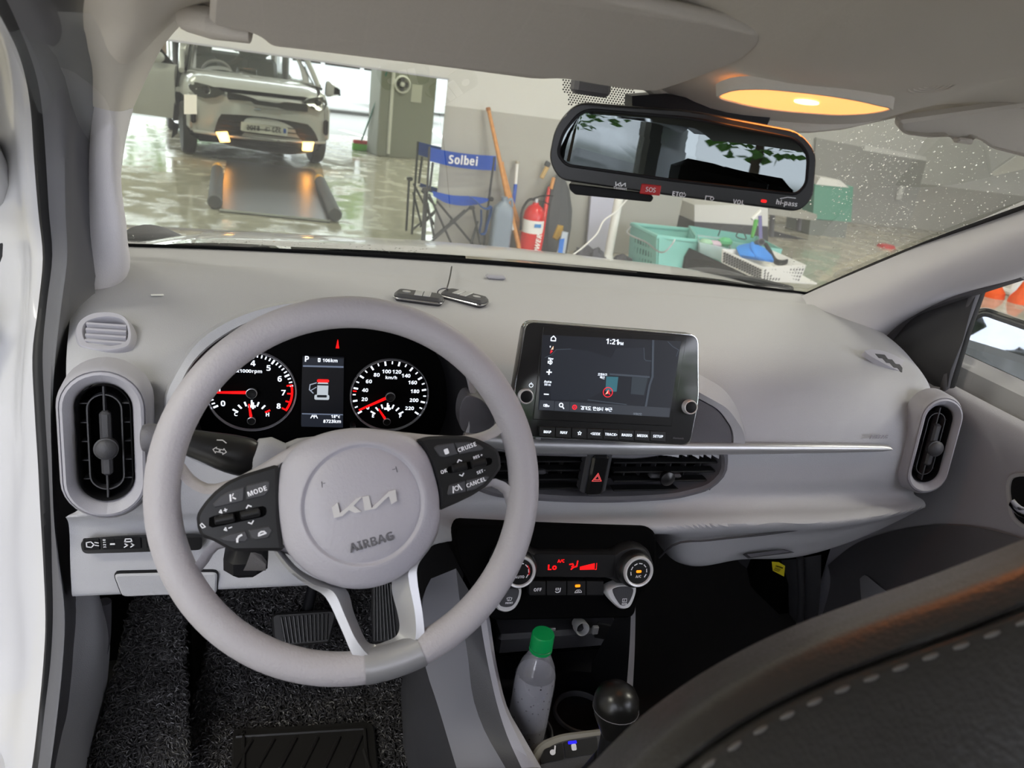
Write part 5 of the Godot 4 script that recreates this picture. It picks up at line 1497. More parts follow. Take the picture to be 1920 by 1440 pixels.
# ---------------------------------------------------------------- floor, pedals, mats
func build_floor_well() -> void:
	var carpet := grained(paint(Color(0.10, 0.098, 0.10), 0.95), noise_tex(0.3, FastNoiseLite.TYPE_SIMPLEX, 256, 8.0), 30.0, 1.0)
	var t := thing("car_floor", "black carpeted floor and firewall of the footwells", "car floor", Vector3(0, 0.2, -0.8))
	var prof := [Vector2(0.255, 0.6), Vector2(0.255, -0.2), Vector2(0.255, -0.6), Vector2(0.255, -0.95), Vector2(0.27, -1.03), Vector2(0.38, -1.17), Vector2(0.52, -1.26), Vector2(0.70, -1.29), Vector2(0.86, -1.30)]
	var rows := []
	for p in prof:
		var r := []
		for x in [-0.70, -0.4, 0.0, 0.4, 0.72]: r.append(Vector3(x, p.x, p.y))
		rows.append(r)
	rows.reverse()
	part("carpet", Shape.new().grid(sheet(rows, 8, 40)), carpet, t, "", 60)
	# left kick panel and sill trim
	var kick := [[Z(122, 1115, -0.885), Z(165, 1115, -0.90), Z(186, 1115, -0.97)], [Z(124, 1200, -0.87), Z(168, 1200, -0.89), Z(206, 1200, -0.98)], [Z(118, 1270, -0.855), Z(160, 1270, -0.88), Z(202, 1270, -0.97)], [Z(110, 1350, -0.83), Z(150, 1350, -0.86), Z(192, 1350, -0.94)], [Z(98, 1440, -0.78), Z(135, 1440, -0.81), Z(172, 1440, -0.88)], [Z(90, 1520, -0.73), Z(125, 1520, -0.77), Z(162, 1520, -0.83)]]
	part("kick_panel", Shape.new().grid(sheet(kick, 12, 24)), M.dash, t, "grey kick panel", 60)
	part("cable_pipe", Shape.new().tube(cr([Z(196, 1128, -0.98), Z(196, 1170, -0.98), Z(192, 1215, -0.97), Z(188, 1228, -0.96)], 10), 0.009, 14), M.mid, t)
	part("pipe_clip", Shape.new().box(Z(193, 1195, -0.968), Vector3(0.012, 0.004, 0.01), 0.001), M.satin, t)
	# passenger-side kick panel
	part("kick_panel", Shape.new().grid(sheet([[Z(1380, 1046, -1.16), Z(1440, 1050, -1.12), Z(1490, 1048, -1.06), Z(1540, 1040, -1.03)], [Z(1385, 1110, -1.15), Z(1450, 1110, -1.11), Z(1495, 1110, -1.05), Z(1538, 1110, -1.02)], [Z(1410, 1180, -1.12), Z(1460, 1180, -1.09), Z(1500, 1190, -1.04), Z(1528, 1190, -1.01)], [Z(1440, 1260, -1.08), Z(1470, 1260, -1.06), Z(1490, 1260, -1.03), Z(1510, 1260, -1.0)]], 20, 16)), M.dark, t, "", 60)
	part("kick_ridge", Shape.new().tube([Z(1500, 1045, -1.035), Z(1503, 1120, -1.025), Z(1498, 1190, -1.02)], 0.007, 10), M.dark, t)
	# the knitted vinyl mat, its left part drawn up over the footrest
	var mat := thing("floor_mat", "black coiled-vinyl floor mat in the driver's footwell with heel pad", "floor mat", Vector3(-0.4, 0.26, -0.9))
	var base := paint(Color(0.09, 0.088, 0.09), 0.8)
	var coil := paint(Color(0.20, 0.195, 0.20), 0.42)
	var main_px := [[352, 1440], [352, 1390], [370, 1300], [395, 1200], [420, 1100], [700, 1090], [765, 1270], [768, 1340], [790, 1440]]
	var left_px := [[165, 1440], [200, 1330], [225, 1230], [250, 1120], [345, 1115], [348, 1250], [352, 1385], [352, 1440]]
	var main := PackedVector3Array()
	for p in main_px: main.append(mat_point(p[0], p[1], 0))
	part("mat_backing", Shape.new().grid(mat_rows(main_px, 0)), base, mat)
	part("footrest_backing", Shape.new().grid(mat_rows(left_px, 1)), base, mat)
	# dark flank of the raised footrest
	var fl := []
	var fb := []
	for y in [1115, 1200, 1300, 1385]:
		fl.append(mat_point(350, y, 1))
		fb.append(mat_point(350, y, 1) + Vector3(0.004, -0.09, -0.01))
	part("footrest_flank", Shape.new().grid([fl, fb]), M.hole, mat)
	var loop := Shape.new()
	var lp := []
	for i in 7: lp.append(Vector3(cos(i * 0.72) * 0.0036, 0.0012 + i * 0.0005, sin(i * 0.72) * 0.0036))
	loop.tube(lp, 0.00085, 5, 0)
	var mm := MultiMesh.new()
	mm.transform_format = MultiMesh.TRANSFORM_3D
	mm.mesh = loop.mesh(60)
	var places := []
	for k in 2:
		var poly := PackedVector2Array()
		for p in ([main_px, left_px][k]): poly.append(Vector2(p[0], p[1]))
		var made := 0
		while made < [9500, 4500][k]:
			var s := Vector2(rng.randf_range(160, 800), rng.randf_range(1085, 1440))
			if not Geometry2D.is_point_in_polygon(s, poly): continue
			made += 1
			var b := Basis.from_euler(Vector3(rng.randf_range(-0.9, 0.9), rng.randf() * TAU, rng.randf_range(-0.9, 0.9))).scaled(Vector3.ONE * rng.randf_range(0.8, 1.5))
			places.append(Transform3D(b, mat_point(s.x, s.y, k)))
	mm.instance_count = places.size()
	for i in places.size(): mm.set_instance_transform(i, places[i])
	var mi := MultiMeshInstance3D.new()
	mi.name = "coiled_pile"
	mi.multimesh = mm
	mi.material_override = coil
	mat.add_child(mi, true)
	mi.position = -mat.position
	mi.set_meta("kind", "stuff")
	# heel pad
	var hp := Vector3(-0.36, 0.272, -0.82)
	var hx2 := frame(hp, Vector3.RIGHT, Vector3(0, 0, -1))
	var outer := rounded(flat2([[436, 1375], [440, 1369], [690, 1354], [702, 1364], [712, 1475], [434, 1475]], hp, Vector3.RIGHT, Vector3.FORWARD), 0.008, 4)
	var rub := paint(Color(0.13, 0.125, 0.12), 0.42)
	var pad := part("heel_pad", Shape.new().plate(outer, -0.012, 0.003, near(outer, 0.002), 0.002, hx2), rub, mat, "ribbed rubber heel pad")
	var inn := near(outer, 0.016)
	var edge := []
	for q in inn: edge.append(hx2 * Vector3(q.x, q.y, 0.004))
	part("pad_border", Shape.new().ring(edge, 0.0028, 6), rub, pad)
	for i in 7:
		var a := on(440 + i * 42, 1445, hp, Vector3.UP)
		var b := on(472 + i * 41, 1391 - i * 1.5, hp, Vector3.UP)
		if i == 6: b = on(682, 1410, hp, Vector3.UP)
		part("pad_rib", Shape.new().tube([a + Vector3(0, 0.004, 0), b + Vector3(0, 0.004, 0)], 0.0032, 8), rub, pad)
	# pedals
	var br := thing("brake_pedal", "ribbed black rubber brake pedal", "pedal", Vector3(-0.35, 0.36, -1.0))
	var bn := Vector3(0, 0.62, 0.78).normalized()
	var bo := eye + ray(568, 1182) * 1.2
	var bf := frame(bo, Vector3.RIGHT, bn.cross(Vector3.RIGHT))
	var bq := rounded(flat2([[509, 1156], [516, 1150], [622, 1143], [632, 1150], [618, 1206], [530, 1213], [512, 1196]], bo, bf.basis.x, bf.basis.y), 0.006, 4)
	var rb := paint(Color(0.14, 0.135, 0.135), 0.45)
	part("pad", Shape.new().plate(bq, -0.018, 0.0, near(bq, 0.003), 0.003, bf), rb, br)
	for i in 12:
		var a := on(527 + i * 7.9, 1157 - i * 0.6, bo + bn * 0.001, bn)
		var b := on(536 + i * 6.9, 1207 - i * 0.7, bo + bn * 0.001, bn)
		part("rib", Shape.new().tube([a, b], 0.0019, 8, 3, 1.2), rb, br)
	part("arm", Shape.new().tube(cr([bo - bn * 0.015, bo + Vector3(0.02, 0.06, -0.08), bo + Vector3(0.03, 0.2, -0.12)], 8), 0.009, 10), M.black, br)
	var ac := thing("accelerator_pedal", "tall ribbed black accelerator pedal", "pedal", Vector3(-0.23, 0.34, -1.0))
	var an := Vector3(-0.05, 0.5, 0.86).normalized()
	var ao := eye + ray(724, 1148) * 1.2
	var af := frame(ao, Vector3.RIGHT, an.cross(Vector3.RIGHT).normalized())
	var aq := rounded(flat2([[698, 1090], [735, 1090], [748, 1150], [752, 1196], [738, 1204], [700, 1206], [697, 1150]], ao, af.basis.x, af.basis.y), 0.005, 4)
	part("pad", Shape.new().plate(aq, -0.014, 0.0, near(aq, 0.002), 0.002, af), rb, ac)
	for i in 7:
		var a := on(702 + i * 4.9, 1094, ao + an * 0.001, an)
		var b := on(702 + i * 6.6, 1201 - i * 0.5, ao + an * 0.001, an)
		part("rib", Shape.new().tube([a, b], 0.0016, 8, 3, 1.2), rb, ac)
	part("arm", Shape.new().tube([ao - an * 0.012, ao + Vector3(0, 0.12, -0.06)], 0.008, 10), M.black, ac)

func mat_point(px: float, py: float, k: int) -> Vector3:
	# the mat follows the floor and climbs the firewall; the footrest part stands higher
	var r := ray(px, py)
	var best := eye
	var prof: Array = [[Vector2(0.262, 0.0), Vector2(0.262, -0.97), Vector2(0.40, -1.15), Vector2(0.80, -1.28)], [Vector2(0.272, 0.0), Vector2(0.272, -0.80), Vector2(0.35, -0.98), Vector2(0.50, -1.12), Vector2(0.8, -1.28)]][k]
	for i in prof.size() - 1:
		var a: Vector2 = prof[i]
		var b: Vector2 = prof[i + 1]
		var n := Vector3(0, a.y - b.y, b.x - a.x)
		var p := Vector3(0, a.x, a.y)
		var s := (p - eye).dot(n) / r.dot(n)
		var q := eye + r * s
		if q.z <= a.y + 1e-4 and q.z >= b.y - 1e-4 and s > 0: return q
	return eye + r * 1.3
func mat_rows(px: Array, k: int) -> Array:
	var poly := PackedVector2Array()
	for p in px: poly.append(Vector2(p[0], p[1]))
	var rows := []
	var y := 1440.0
	var ys := []
	while y > 1090: ys.append(y); y -= 12.0
	ys.reverse()
	for yy in ys:
		var xs := []
		for i in poly.size():
			var a := poly[i]
			var b := poly[(i + 1) % poly.size()]
			if (a.y - yy) * (b.y - yy) <= 0 and absf(a.y - b.y) > 0.01: xs.append(a.x + (b.x - a.x) * (yy - a.y) / (b.y - a.y))
		if xs.size() < 2: continue
		var r := []
		for i in 12: r.append(mat_point(lerpf(xs.min(), xs.max(), i / 11.0), yy, k))
		rows.append(r)
	return rows

# ---------------------------------------------------------------- pillars and door frames
func zrow(list: Array) -> Array:
	var out := []
	for p in list: out.append(Z(p[0], p[1], p[2]))
	return out
func build_pillars() -> void:
	var t := thing("windscreen_pillar", "left windscreen pillar cover beside the open driver's door", "pillar", Vector3(-0.66, 0.9, -1.07))
	var up := [[[165, -40, -0.66], [255, -40, -0.60], [420, 0, -0.70]], [[156, 20, -0.74], [250, 45, -0.70], [352, 36, -0.78]], [[158, 70, -0.82], [240, 90, -0.76], [312, 78, -0.84]], [[157, 130, -0.91], [228, 140, -0.86], [284, 128, -0.93]], [[154, 194, -0.98], [205, 207, -0.94], [250, 202, -1.05]]]
	var lo := [[[154, 194, -0.985], [205, 207, -0.945], [250, 203, -1.055]], [[151, 270, -1.02], [200, 285, -0.985], [236, 262, -1.11]], [[149, 340, -1.045], [196, 350, -1.02], [226, 335, -1.19]], [[147, 430, -1.065], [192, 440, -1.055], [215, 430, -1.28]], [[144, 520, -1.075], [183, 522, -1.08], [214, 505, -1.30]], [[138, 590, -1.07], [168, 578, -1.085], [196, 556, -1.18]], [[130, 640, -1.07], [160, 620, -1.10], [190, 590, -1.2]]]
	for k in 2:
		var rows := []
		for r in [up, lo][k]: rows.append(zrow(r))
		part(["upper_cover", "lower_cover"][k], Shape.new().grid(sheet(rows, 20, 26)), [M.liner, M.pillar][k], t, ["cloth-covered upper part", "plastic lower part"][k], 70)
	# right-hand pillar
	var t2 := thing("windscreen_pillar", "right windscreen pillar cover slanting up beside the passenger window", "pillar", Vector3(0.66, 0.9, -1.1))
	var e0 := [X(1478, 566, 0.665), X(1560, 530, 0.66), X(1700, 471, 0.65), X(1920, 376, 0.63), X(2100, 296, 0.60)]
	var e1 := [X(1510, 590, 0.62), X(1600, 570, 0.62), X(1740, 510, 0.62), X(1920, 436, 0.61), X(2100, 360, 0.59)]
	var e2 := [X(1625, 640, 0.66), X(1672, 608, 0.665), X(1760, 560, 0.665), X(1920, 508, 0.655), X(2100, 440, 0.63)]
	var e3 := [X(1650, 652, 0.70), X(1674, 622, 0.70), X(1766, 566, 0.70), X(1920, 518, 0.69), X(2100, 450, 0.66)]
	part("cover", Shape.new().grid(sheet([e0, e1, e2, e3], 40, 18)), M.pillar, t2, "", 70)
	# door aperture on the driver's side: painted flange, rubber seals
	var f := thing("door_frame", "white painted door opening on the driver's side with grey rubber seals", "door frame", Vector3(-0.72, 0.3, -0.95))
	var ys := [-70, 0, 57, 100, 150, 217, 300, 400, 480, 568, 658, 770, 868, 967, 1050, 1162, 1237, 1331, 1425, 1500]
	var s0 := [-60, -30, -10, 2, 10, 14, 22, 33, 46, 43, 36, 27, 27, 17, 15, 26, 28, 14, -2, -20]
	var s1 := [-60, -12, 20, 40, 53, 62, 67, 75, 83, 75, 64, 68, 74, 79, 84, 88, 84, 75, 64, 52]
	var s2 := [-30, 12, 38, 55, 70, 80, 86, 92, 98, 88, 80, 84, 90, 95, 97, 99, 95, 84, 73, 62]
	var s3 := [60, 100, 136, 149, 153, 154, 150, 146, 146, 135, 122, 106, 104, 106, 119, 136, 133, 125, 112, 100]
	var zz := [-0.62, -0.70, -0.77, -0.83, -0.88, -0.94, -0.985, -1.01, -1.02, -1.0, -0.96, -0.925, -0.90, -0.885, -0.88, -0.865, -0.855, -0.835, -0.80, -0.76]
	var rows := {"flange": [], "seal": [], "trim": []}
	for i in ys.size():
		var y: float = ys[i]
		var z: float = zz[i]
		var p0 := Z(s0[i], y, z - 0.05)
		var p1 := Z(s1[i], y, z + 0.00)
		var p2 := Z(s2[i], y, z + 0.015)
		var p3 := Z(s3[i], y, z - 0.01)
		var m := Z((s2[i] + s3[i]) / 2.0, y, z + 0.03)
		rows.flange.append([p0 + Vector3(-0.06, 0, -0.05), p0, p0.lerp(p1, 0.55) + Vector3(0, 0, 0.008), p1])
		rows.seal.append([p1 + Vector3(-0.003, 0, -0.01), p1 + Vector3(0, 0, 0.006), p1.lerp(p2, 0.5) + Vector3(0, 0, 0.012), p2])
		rows.trim.append([p2, m, p3, p3 + (Vector3(0.05, 0, -0.035) if y > 600 and y < 1060 else Vector3(0.012, 0, -0.06))])
	part("painted_flange", Shape.new().grid(sheet(rows.flange, 14, 80)), M.body, f, "white painted flange", 60)
	part("edge_seal", Shape.new().grid(sheet(rows.seal, 10, 80)), M.rubber_dark, f, "dark rubber lip", 60)
	part("weatherstrip", Shape.new().grid(sheet(rows.trim, 14, 80)), M.rubber, f, "grey rubber weatherstrip", 60)
	# check strap and hinge gap beyond the flange
	var cs := thing("door_check_strap", "black check strap between door frame and open driver's door", "door check", Z(60, 1062, -0.95))
	part("strap", Shape.new().tube(cr([Z(86, 1056, -0.93), Z(60, 1058, -0.96), Z(30, 1066, -1.0), Z(-30, 1078, -1.06)], 10), 0.007, 8, 3, 0.6), M.black, cs)
	part("pivot", Shape.new().box(Z(66, 1056, -0.955), Vector3(0.035, 0.018, 0.03), 0.005), M.black, cs)
	var hb := f
	part("seal_block", Shape.new().loft([ZL([[-60, 470], [38, 448], [56, 458], [50, 560], [36, 680], [26, 776], [-60, 800]], -1.13), ZL([[-60, 470], [38, 448], [56, 458], [50, 560], [36, 680], [26, 776], [-60, 800]], -1.10)]), M.rubber_dark, hb)
	part("hinge_leaf", Shape.new().loft([ZL([[-60, 776], [28, 776], [26, 862], [-60, 862]], -1.12), ZL([[-60, 776], [28, 776], [26, 862], [-60, 862]], -1.09)]), M.body, hb)
	part("wiring_boot", Shape.new().loft([ZL([[-60, 872], [24, 872], [20, 1000], [12, 1190], [-60, 1200]], -1.12), ZL([[-60, 872], [24, 872], [20, 1000], [12, 1190], [-60, 1200]], -1.09)]), M.black, hb)
	part("rubber_stop", Shape.new().loft([ZL([[-60, 1258], [22, 1262], [14, 1340], [-60, 1400]], -1.10), ZL([[-60, 1258], [22, 1262], [14, 1340], [-60, 1400]], -1.07)]), M.black, hb)

# ---------------------------------------------------------------- headliner, visors, mirror, lamp
func liner_y(z: float, x: float) -> float:
	var k := [[-0.76, 1.240], [-0.70, 1.258], [-0.60, 1.292], [-0.45, 1.335], [-0.2, 1.375], [0.2, 1.395], [0.8, 1.395], [1.3, 1.33]]
	var y := 1.24
	for i in k.size() - 1:
		if z >= k[i][0] and z <= k[i + 1][0]: y = lerpf(k[i][1], k[i + 1][1], (z - k[i][0]) / (k[i + 1][0] - k[i][0]))
	return y - pow(absf(x) / 0.60, 6.0) * 0.02 + 0.03 * smoothstep(0.0, -0.08, x) * smoothstep(-0.3, -0.5, z)
func build_roof() -> void:
	var t := thing("headliner", "warm grey cloth headliner over the cabin", "headliner", Vector3(0, 1.25, -0.7))
	var rows := []
	for z in [1.3, 0.8, 0.2, -0.2, -0.45, -0.53, -0.60, -0.65, -0.70, -0.73]:
		var r := []
		for x in [-0.545, -0.53, -0.45, -0.3, -0.1, -0.04, 0.02, 0.1, 0.2, 0.3, 0.45, 0.54, 0.60]:
			r.append(Vector3(x, liner_y(z, x) + 0.04 * smoothstep(0.17, 0.27, x) * smoothstep(-0.45, -0.62, z), z))
		rows.append(r)
	rows.reverse()
	part("cloth", Shape.new().grid(sheet(rows, 60, 60)), M.liner, t, "", 70)
	var edge := []
	for x in [-0.53, -0.3, -0.08, 0.0, 0.15, 0.3, 0.56]: edge.append(Vector3(x, liner_y(-0.73, x) + 0.04 * smoothstep(0.17, 0.27, x), -0.735))
	part("front_lip", Shape.new().tube(cr(edge, 30), 0.007, 8), M.liner, t)
	# driver's sun visor
	var v1 := Z(500, 90, -0.70)
	var v2 := Z(1189, 172, -0.69)
	var v3 := Z(1428, 61, -0.575)
	var bx := (v2 - v1).normalized()
	var n := -bx.cross((v3 - v1).normalized()).normalized()
	if n.y > 0: n = -n
	var by := n.cross(bx)
	var vis := thing("sun_visor", "warm grey driver's sun visor folded up above the windscreen", "sun visor", v1)
	var vo := rounded(flat2([[392, 50], [440, 58], [480, 68], [505, 90], [560, 96], [800, 125], [1006, 152], [1053, 150], [1120, 162], [1189, 172], [1231, 174], [1300, 152], [1395, 114], [1430, 82], [1428, 62], [1300, 36], [1130, 0], [900, -50], [400, -90]], v1, bx, by), 0.012, 4)
	var vf := Transform3D(Basis(bx, by, n), v1)
	part("panel", Shape.new().loft([loop3(near(vo, 0.006), -0.016, vf), loop3(vo, -0.010, vf), loop3(vo, -0.004, vf), loop3(near(vo, 0.004), 0.0, vf)]), M.liner_dark, vis, "", 50)
	part("pivot", Shape.new().tube([Z(352, 30, -0.72), Z(400, 44, -0.70), Z(470, 62, -0.695)], [0.012, 0.012, 0.008], 12), M.liner_dark, vis)
	# passenger's visor edge
	var pv := thing("sun_visor", "passenger's sun visor hanging at the windscreen's top right", "sun visor", Z(1800, 240, -0.71))
	var po := Z(1800, 240, -0.71)
	var pn := Vector3(0, -0.45, 0.9).normalized()
	var pq := rounded(flat2([[1689, 228], [1687, 244], [1700, 255], [1745, 261], [1784, 259], [1790, 267], [1822, 270], [1830, 262], [1842, 266], [1862, 281], [1920, 296], [2100, 330], [2100, 170], [1920, 196]], po, Vector3.RIGHT, pn.cross(Vector3.RIGHT)), 0.008, 4)
	part("panel", Shape.new().plate(pq, -0.012, 0.0, near(pq, 0.003), 0.003, frame(po, Vector3.RIGHT, pn.cross(Vector3.RIGHT))), M.liner_dark, pv)
	part("clip", Shape.new().box(Z(1806, 264, -0.712), Vector3(0.022, 0.006, 0.01), 0.002), M.liner_dark, pv)
	# lamp in the headliner
	var ln := Vector3(0, -0.93, 0.36).normalized()
	var lo := Z(1500, 190, -0.645)
	var lx := Vector3.RIGHT
	var ly := ln.cross(lx)
	var lf := frame(lo, lx, ly)
	var lq := soft(flat2([[1348, 179], [1372, 169], [1420, 166], [1490, 171], [1570, 181], [1640, 195], [1668, 204], [1645, 209], [1580, 214], [1520, 211], [1440, 203], [1380, 191]], lo, lx, ly), 48)
	var lamp := thing("dome_lamp", "lit warm courtesy lamp in the headliner above the mirror", "lamp", lo)
	part("bezel", Shape.new().loft([loop3(near(lq, -0.003), -0.010, lf), loop3(near(lq, -0.002), 0.0012, lf), loop3(near(lq, 0.0), 0.0012, lf), loop3(near(lq, 0.001), -0.006, lf)], 0), M.liner, lamp)
	part("lens_lamp", Shape.new().plate(near(lq, 0.0005), -0.004, 0.001, near(lq, 0.002), 0.001, lf), glow(Color(1.0, 0.62, 0.30), 1.5, Color(0.9, 0.8, 0.65)), lamp, "glowing lens")
	part("bulb_lamp", Shape.new().plate(moved(oval(0.026, 0.010, 20), Vector2(0.004, 0.004)), 0.001, 0.0022, PackedVector2Array(), 0, lf), glow(Color(1.0, 0.80, 0.5), 4.0, Color(0.9, 0.9, 0.8)), lamp, "bright bulb spot")
	var al := AreaLight3D.new()
	al.name = "courtesy_light"
	al.area_size = Vector2(0.13, 0.025)
	al.light_energy = 0.035
	al.light_color = Color(1.0, 0.56, 0.26)
	al.shadow_enabled = true
	al.transform = Transform3D(Basis(lx, ly, -ln) * Basis(), ln * 0.006)
	al.transform.basis = Basis(lx, -ly, -ln)
	lamp.add_child(al)
	# microphone grille
	var mo := Z(1745, 150, -0.60)
	var mn := Vector3(0, -0.92, 0.39).normalized()
	var mf := Transform3D(Basis(Vector3.RIGHT, mn, Vector3.RIGHT.cross(mn)), mo)
	var mic := thing("microphone_grille", "round grey microphone grille in the headliner", "microphone", mo)
	part("ring", Shape.new().lathe([Vector2(0.026, -0.004), Vector2(0.026, 0.002), Vector2(0.0235, 0.004), Vector2(0.022, 0.0035)], 36, mf, 0), M.liner, mic)
	part("cover", Shape.new().lathe([Vector2(0.022, -0.002), Vector2(0.0215, 0.0032), Vector2(0.0003, 0.0042)], 36, mf), M.liner_dark, mic)
	for i in 4: part("groove_ring", Shape.new().lathe([Vector2(0.005 + i * 0.004, 0.0045), Vector2(0.0055 + i * 0.004, 0.0052), Vector2(0.006 + i * 0.004, 0.0045)], 28, mf, 0), M.liner, mic)
	build_mirror()

func build_mirror() -> void:
	var o := eye + ray(1283, 295) * 0.70
	var n := (Vector3(-0.30, 1.235, 0.0) - o).normalized()
	var hx0 := on(1530, 335, o, n) - on(1035, 275, o, n)
	var bx := hx0.normalized()
	var by := n.cross(bx)
	var xf := frame(o, bx, by)
	var t := thing("rear_view_mirror", "black rear-view mirror with red SOS key hanging from the windscreen", "rear-view mirror", o)
	var a := rounded(flat2([[1080, 190], [1300, 207], [1500, 246], [1532, 285], [1525, 372], [1498, 398], [1250, 367], [1048, 338], [1028, 300], [1040, 236]], o, bx, by), 0.016, 7)
	part("housing", Shape.new().loft([loop3(near(a, 0.016), -0.026, xf), loop3(near(a, 0.003), -0.016, xf), loop3(a, -0.004, xf), loop3(near(a, 0.0008), 0.0014, xf), loop3(near(a, 0.002), 0.0026, xf)]), M.black_satin, t, "", 45)
	var g := rounded(flat2([[1092, 205], [1300, 223], [1492, 261], [1514, 290], [1510, 345], [1492, 364], [1250, 336], [1062, 309], [1046, 288], [1056, 250]], o, bx, by), 0.014, 7)
	part("mirror_glass", Shape.new().plate(g, 0.0, 0.0034, near(g, 0.0008), 0.0006, xf), paint(Color(0.30, 0.32, 0.32), 0.0, 1.0), t, "dimmed mirror glass")
	var ge := []
	for q in g: ge.append(xf * Vector3(q.x, q.y, 0.003))
	part("glass_rim", Shape.new().ring(ge, 0.0016, 6), M.black, t)
	var u := px_size(o)
	var pr := Shape.new()
	var tn := 0.0
	for k in [["ETC", 1270, 364, 8.5], ["VOL", 1385, 379, 8.0], ["hi-pass", 1475, 381, 8.5]]:
		letters(pr, k[0], k[3] * u, Transform3D(xf.basis, on(k[1], k[2], o + n * 0.0032, n)), true, 0.0003)
	stroke(pr, [Vector2(-13, 5) * u, Vector2(0, 9) * u, Vector2(14, 9) * u], 1.4 * u, Transform3D(xf.basis, on(1475, 379, o + n * 0.0032, n)), 0.0003)
	letters(pr, "Connect", 4.6 * u, Transform3D(xf.basis, on(1163, 353, o + n * 0.0032, n)), true, 0.0003)
	var lg := Transform3D(xf.basis, on(1163, 346, o + n * 0.0032, n))
	stroke(pr, [Vector2(-9, 3.5) * u, Vector2(-8, -3) * u, Vector2(-3, 1) * u, Vector2(0, 3.5) * u], 1.8 * u, lg, 0.0003)
	stroke(pr, [Vector2(-5, 0) * u, Vector2(-1, -3) * u], 1.8 * u, lg, 0.0003)
	stroke(pr, [Vector2(0, 3.5) * u, Vector2(2, -3) * u, Vector2(6, 1) * u, Vector2(9, 3.5) * u, Vector2(10, -2) * u], 1.8 * u, lg, 0.0003)
	var pw := Transform3D(xf.basis, on(1282, 365.5, o + n * 0.0032, n))
	var arc := []
	for i in 11: arc.append(Vector2.from_angle(deg_to_rad(120 + i * 30)) * 3.4 * u)
	stroke(pr, arc, 1.0 * u, pw, 0.0003)
	stroke(pr, [Vector2(0, 1) * u, Vector2(0, 5) * u], 1.0 * u, pw, 0.0003)
	var cp := Transform3D(xf.basis, on(1331, 372, o + n * 0.0032, n))
	stroke(pr, [Vector2(-8, -4) * u, Vector2(-8, 3.5) * u, Vector2(4, 3.5) * u], 1.6 * u, cp, 0.0003)
	stroke(pr, Array(moved(oval(6 * u, 6 * u, 12), Vector2(4, 0) * u)), 1.4 * u, cp, 0.0003, true)
	part("printed_marks", pr, M.white_print, t)
	var sq := rounded(flat2([[1203, 344], [1240, 348], [1237, 367], [1199, 363]], o + n * 0.002, bx, by), 0.0012, 4)
	var sos := part("sos_key", Shape.new().plate(sq, 0.0, 0.0034, near(sq, 0.0006), 0.0006, xf), paint(Color(0.72, 0.05, 0.06), 0.4), t, "red SOS key")
	part("lettering", letters(Shape.new(), "SOS", 8.0 * u, Transform3D(xf.basis, on(1220, 356, o + n * 0.0036, n)), false, 0.0003), M.white_print, sos)
	part("status_lamp", Shape.new().plate(rrect(10 * u, 5 * u, 2 * u), 0, 0.0006, PackedVector2Array(), 0, Transform3D(xf.basis, on(1432, 377, o + n * 0.0032, n))), M.lit_red, t, "lit red lamp")
	# toll unit under the mirror
	var c := rounded(flat2([[1066, 344], [1215, 362], [1226, 370], [1221, 379], [1078, 365], [1068, 356]], o - n * 0.012, bx, by), 0.002, 4)
	part("toll_unit", Shape.new().plate(c, -0.05, -0.012, near(c, 0.001), 0.001, xf), M.black, t)
	# mount and sensor cover on the glass
	var mo := Z(1310, 200, -0.74)
	part("mount_cover", Shape.new().loft([ZL([[1172, 176], [1250, 170], [1458, 208], [1442, 240], [1170, 210]], -0.78), ZL([[1185, 180], [1250, 176], [1448, 212], [1436, 238], [1185, 208]], -0.72)]), M.black, t)
	part("arm", Shape.new().tube([Z(1300, 215, -0.75), o - n * 0.024], 0.012, 14), M.black, t)

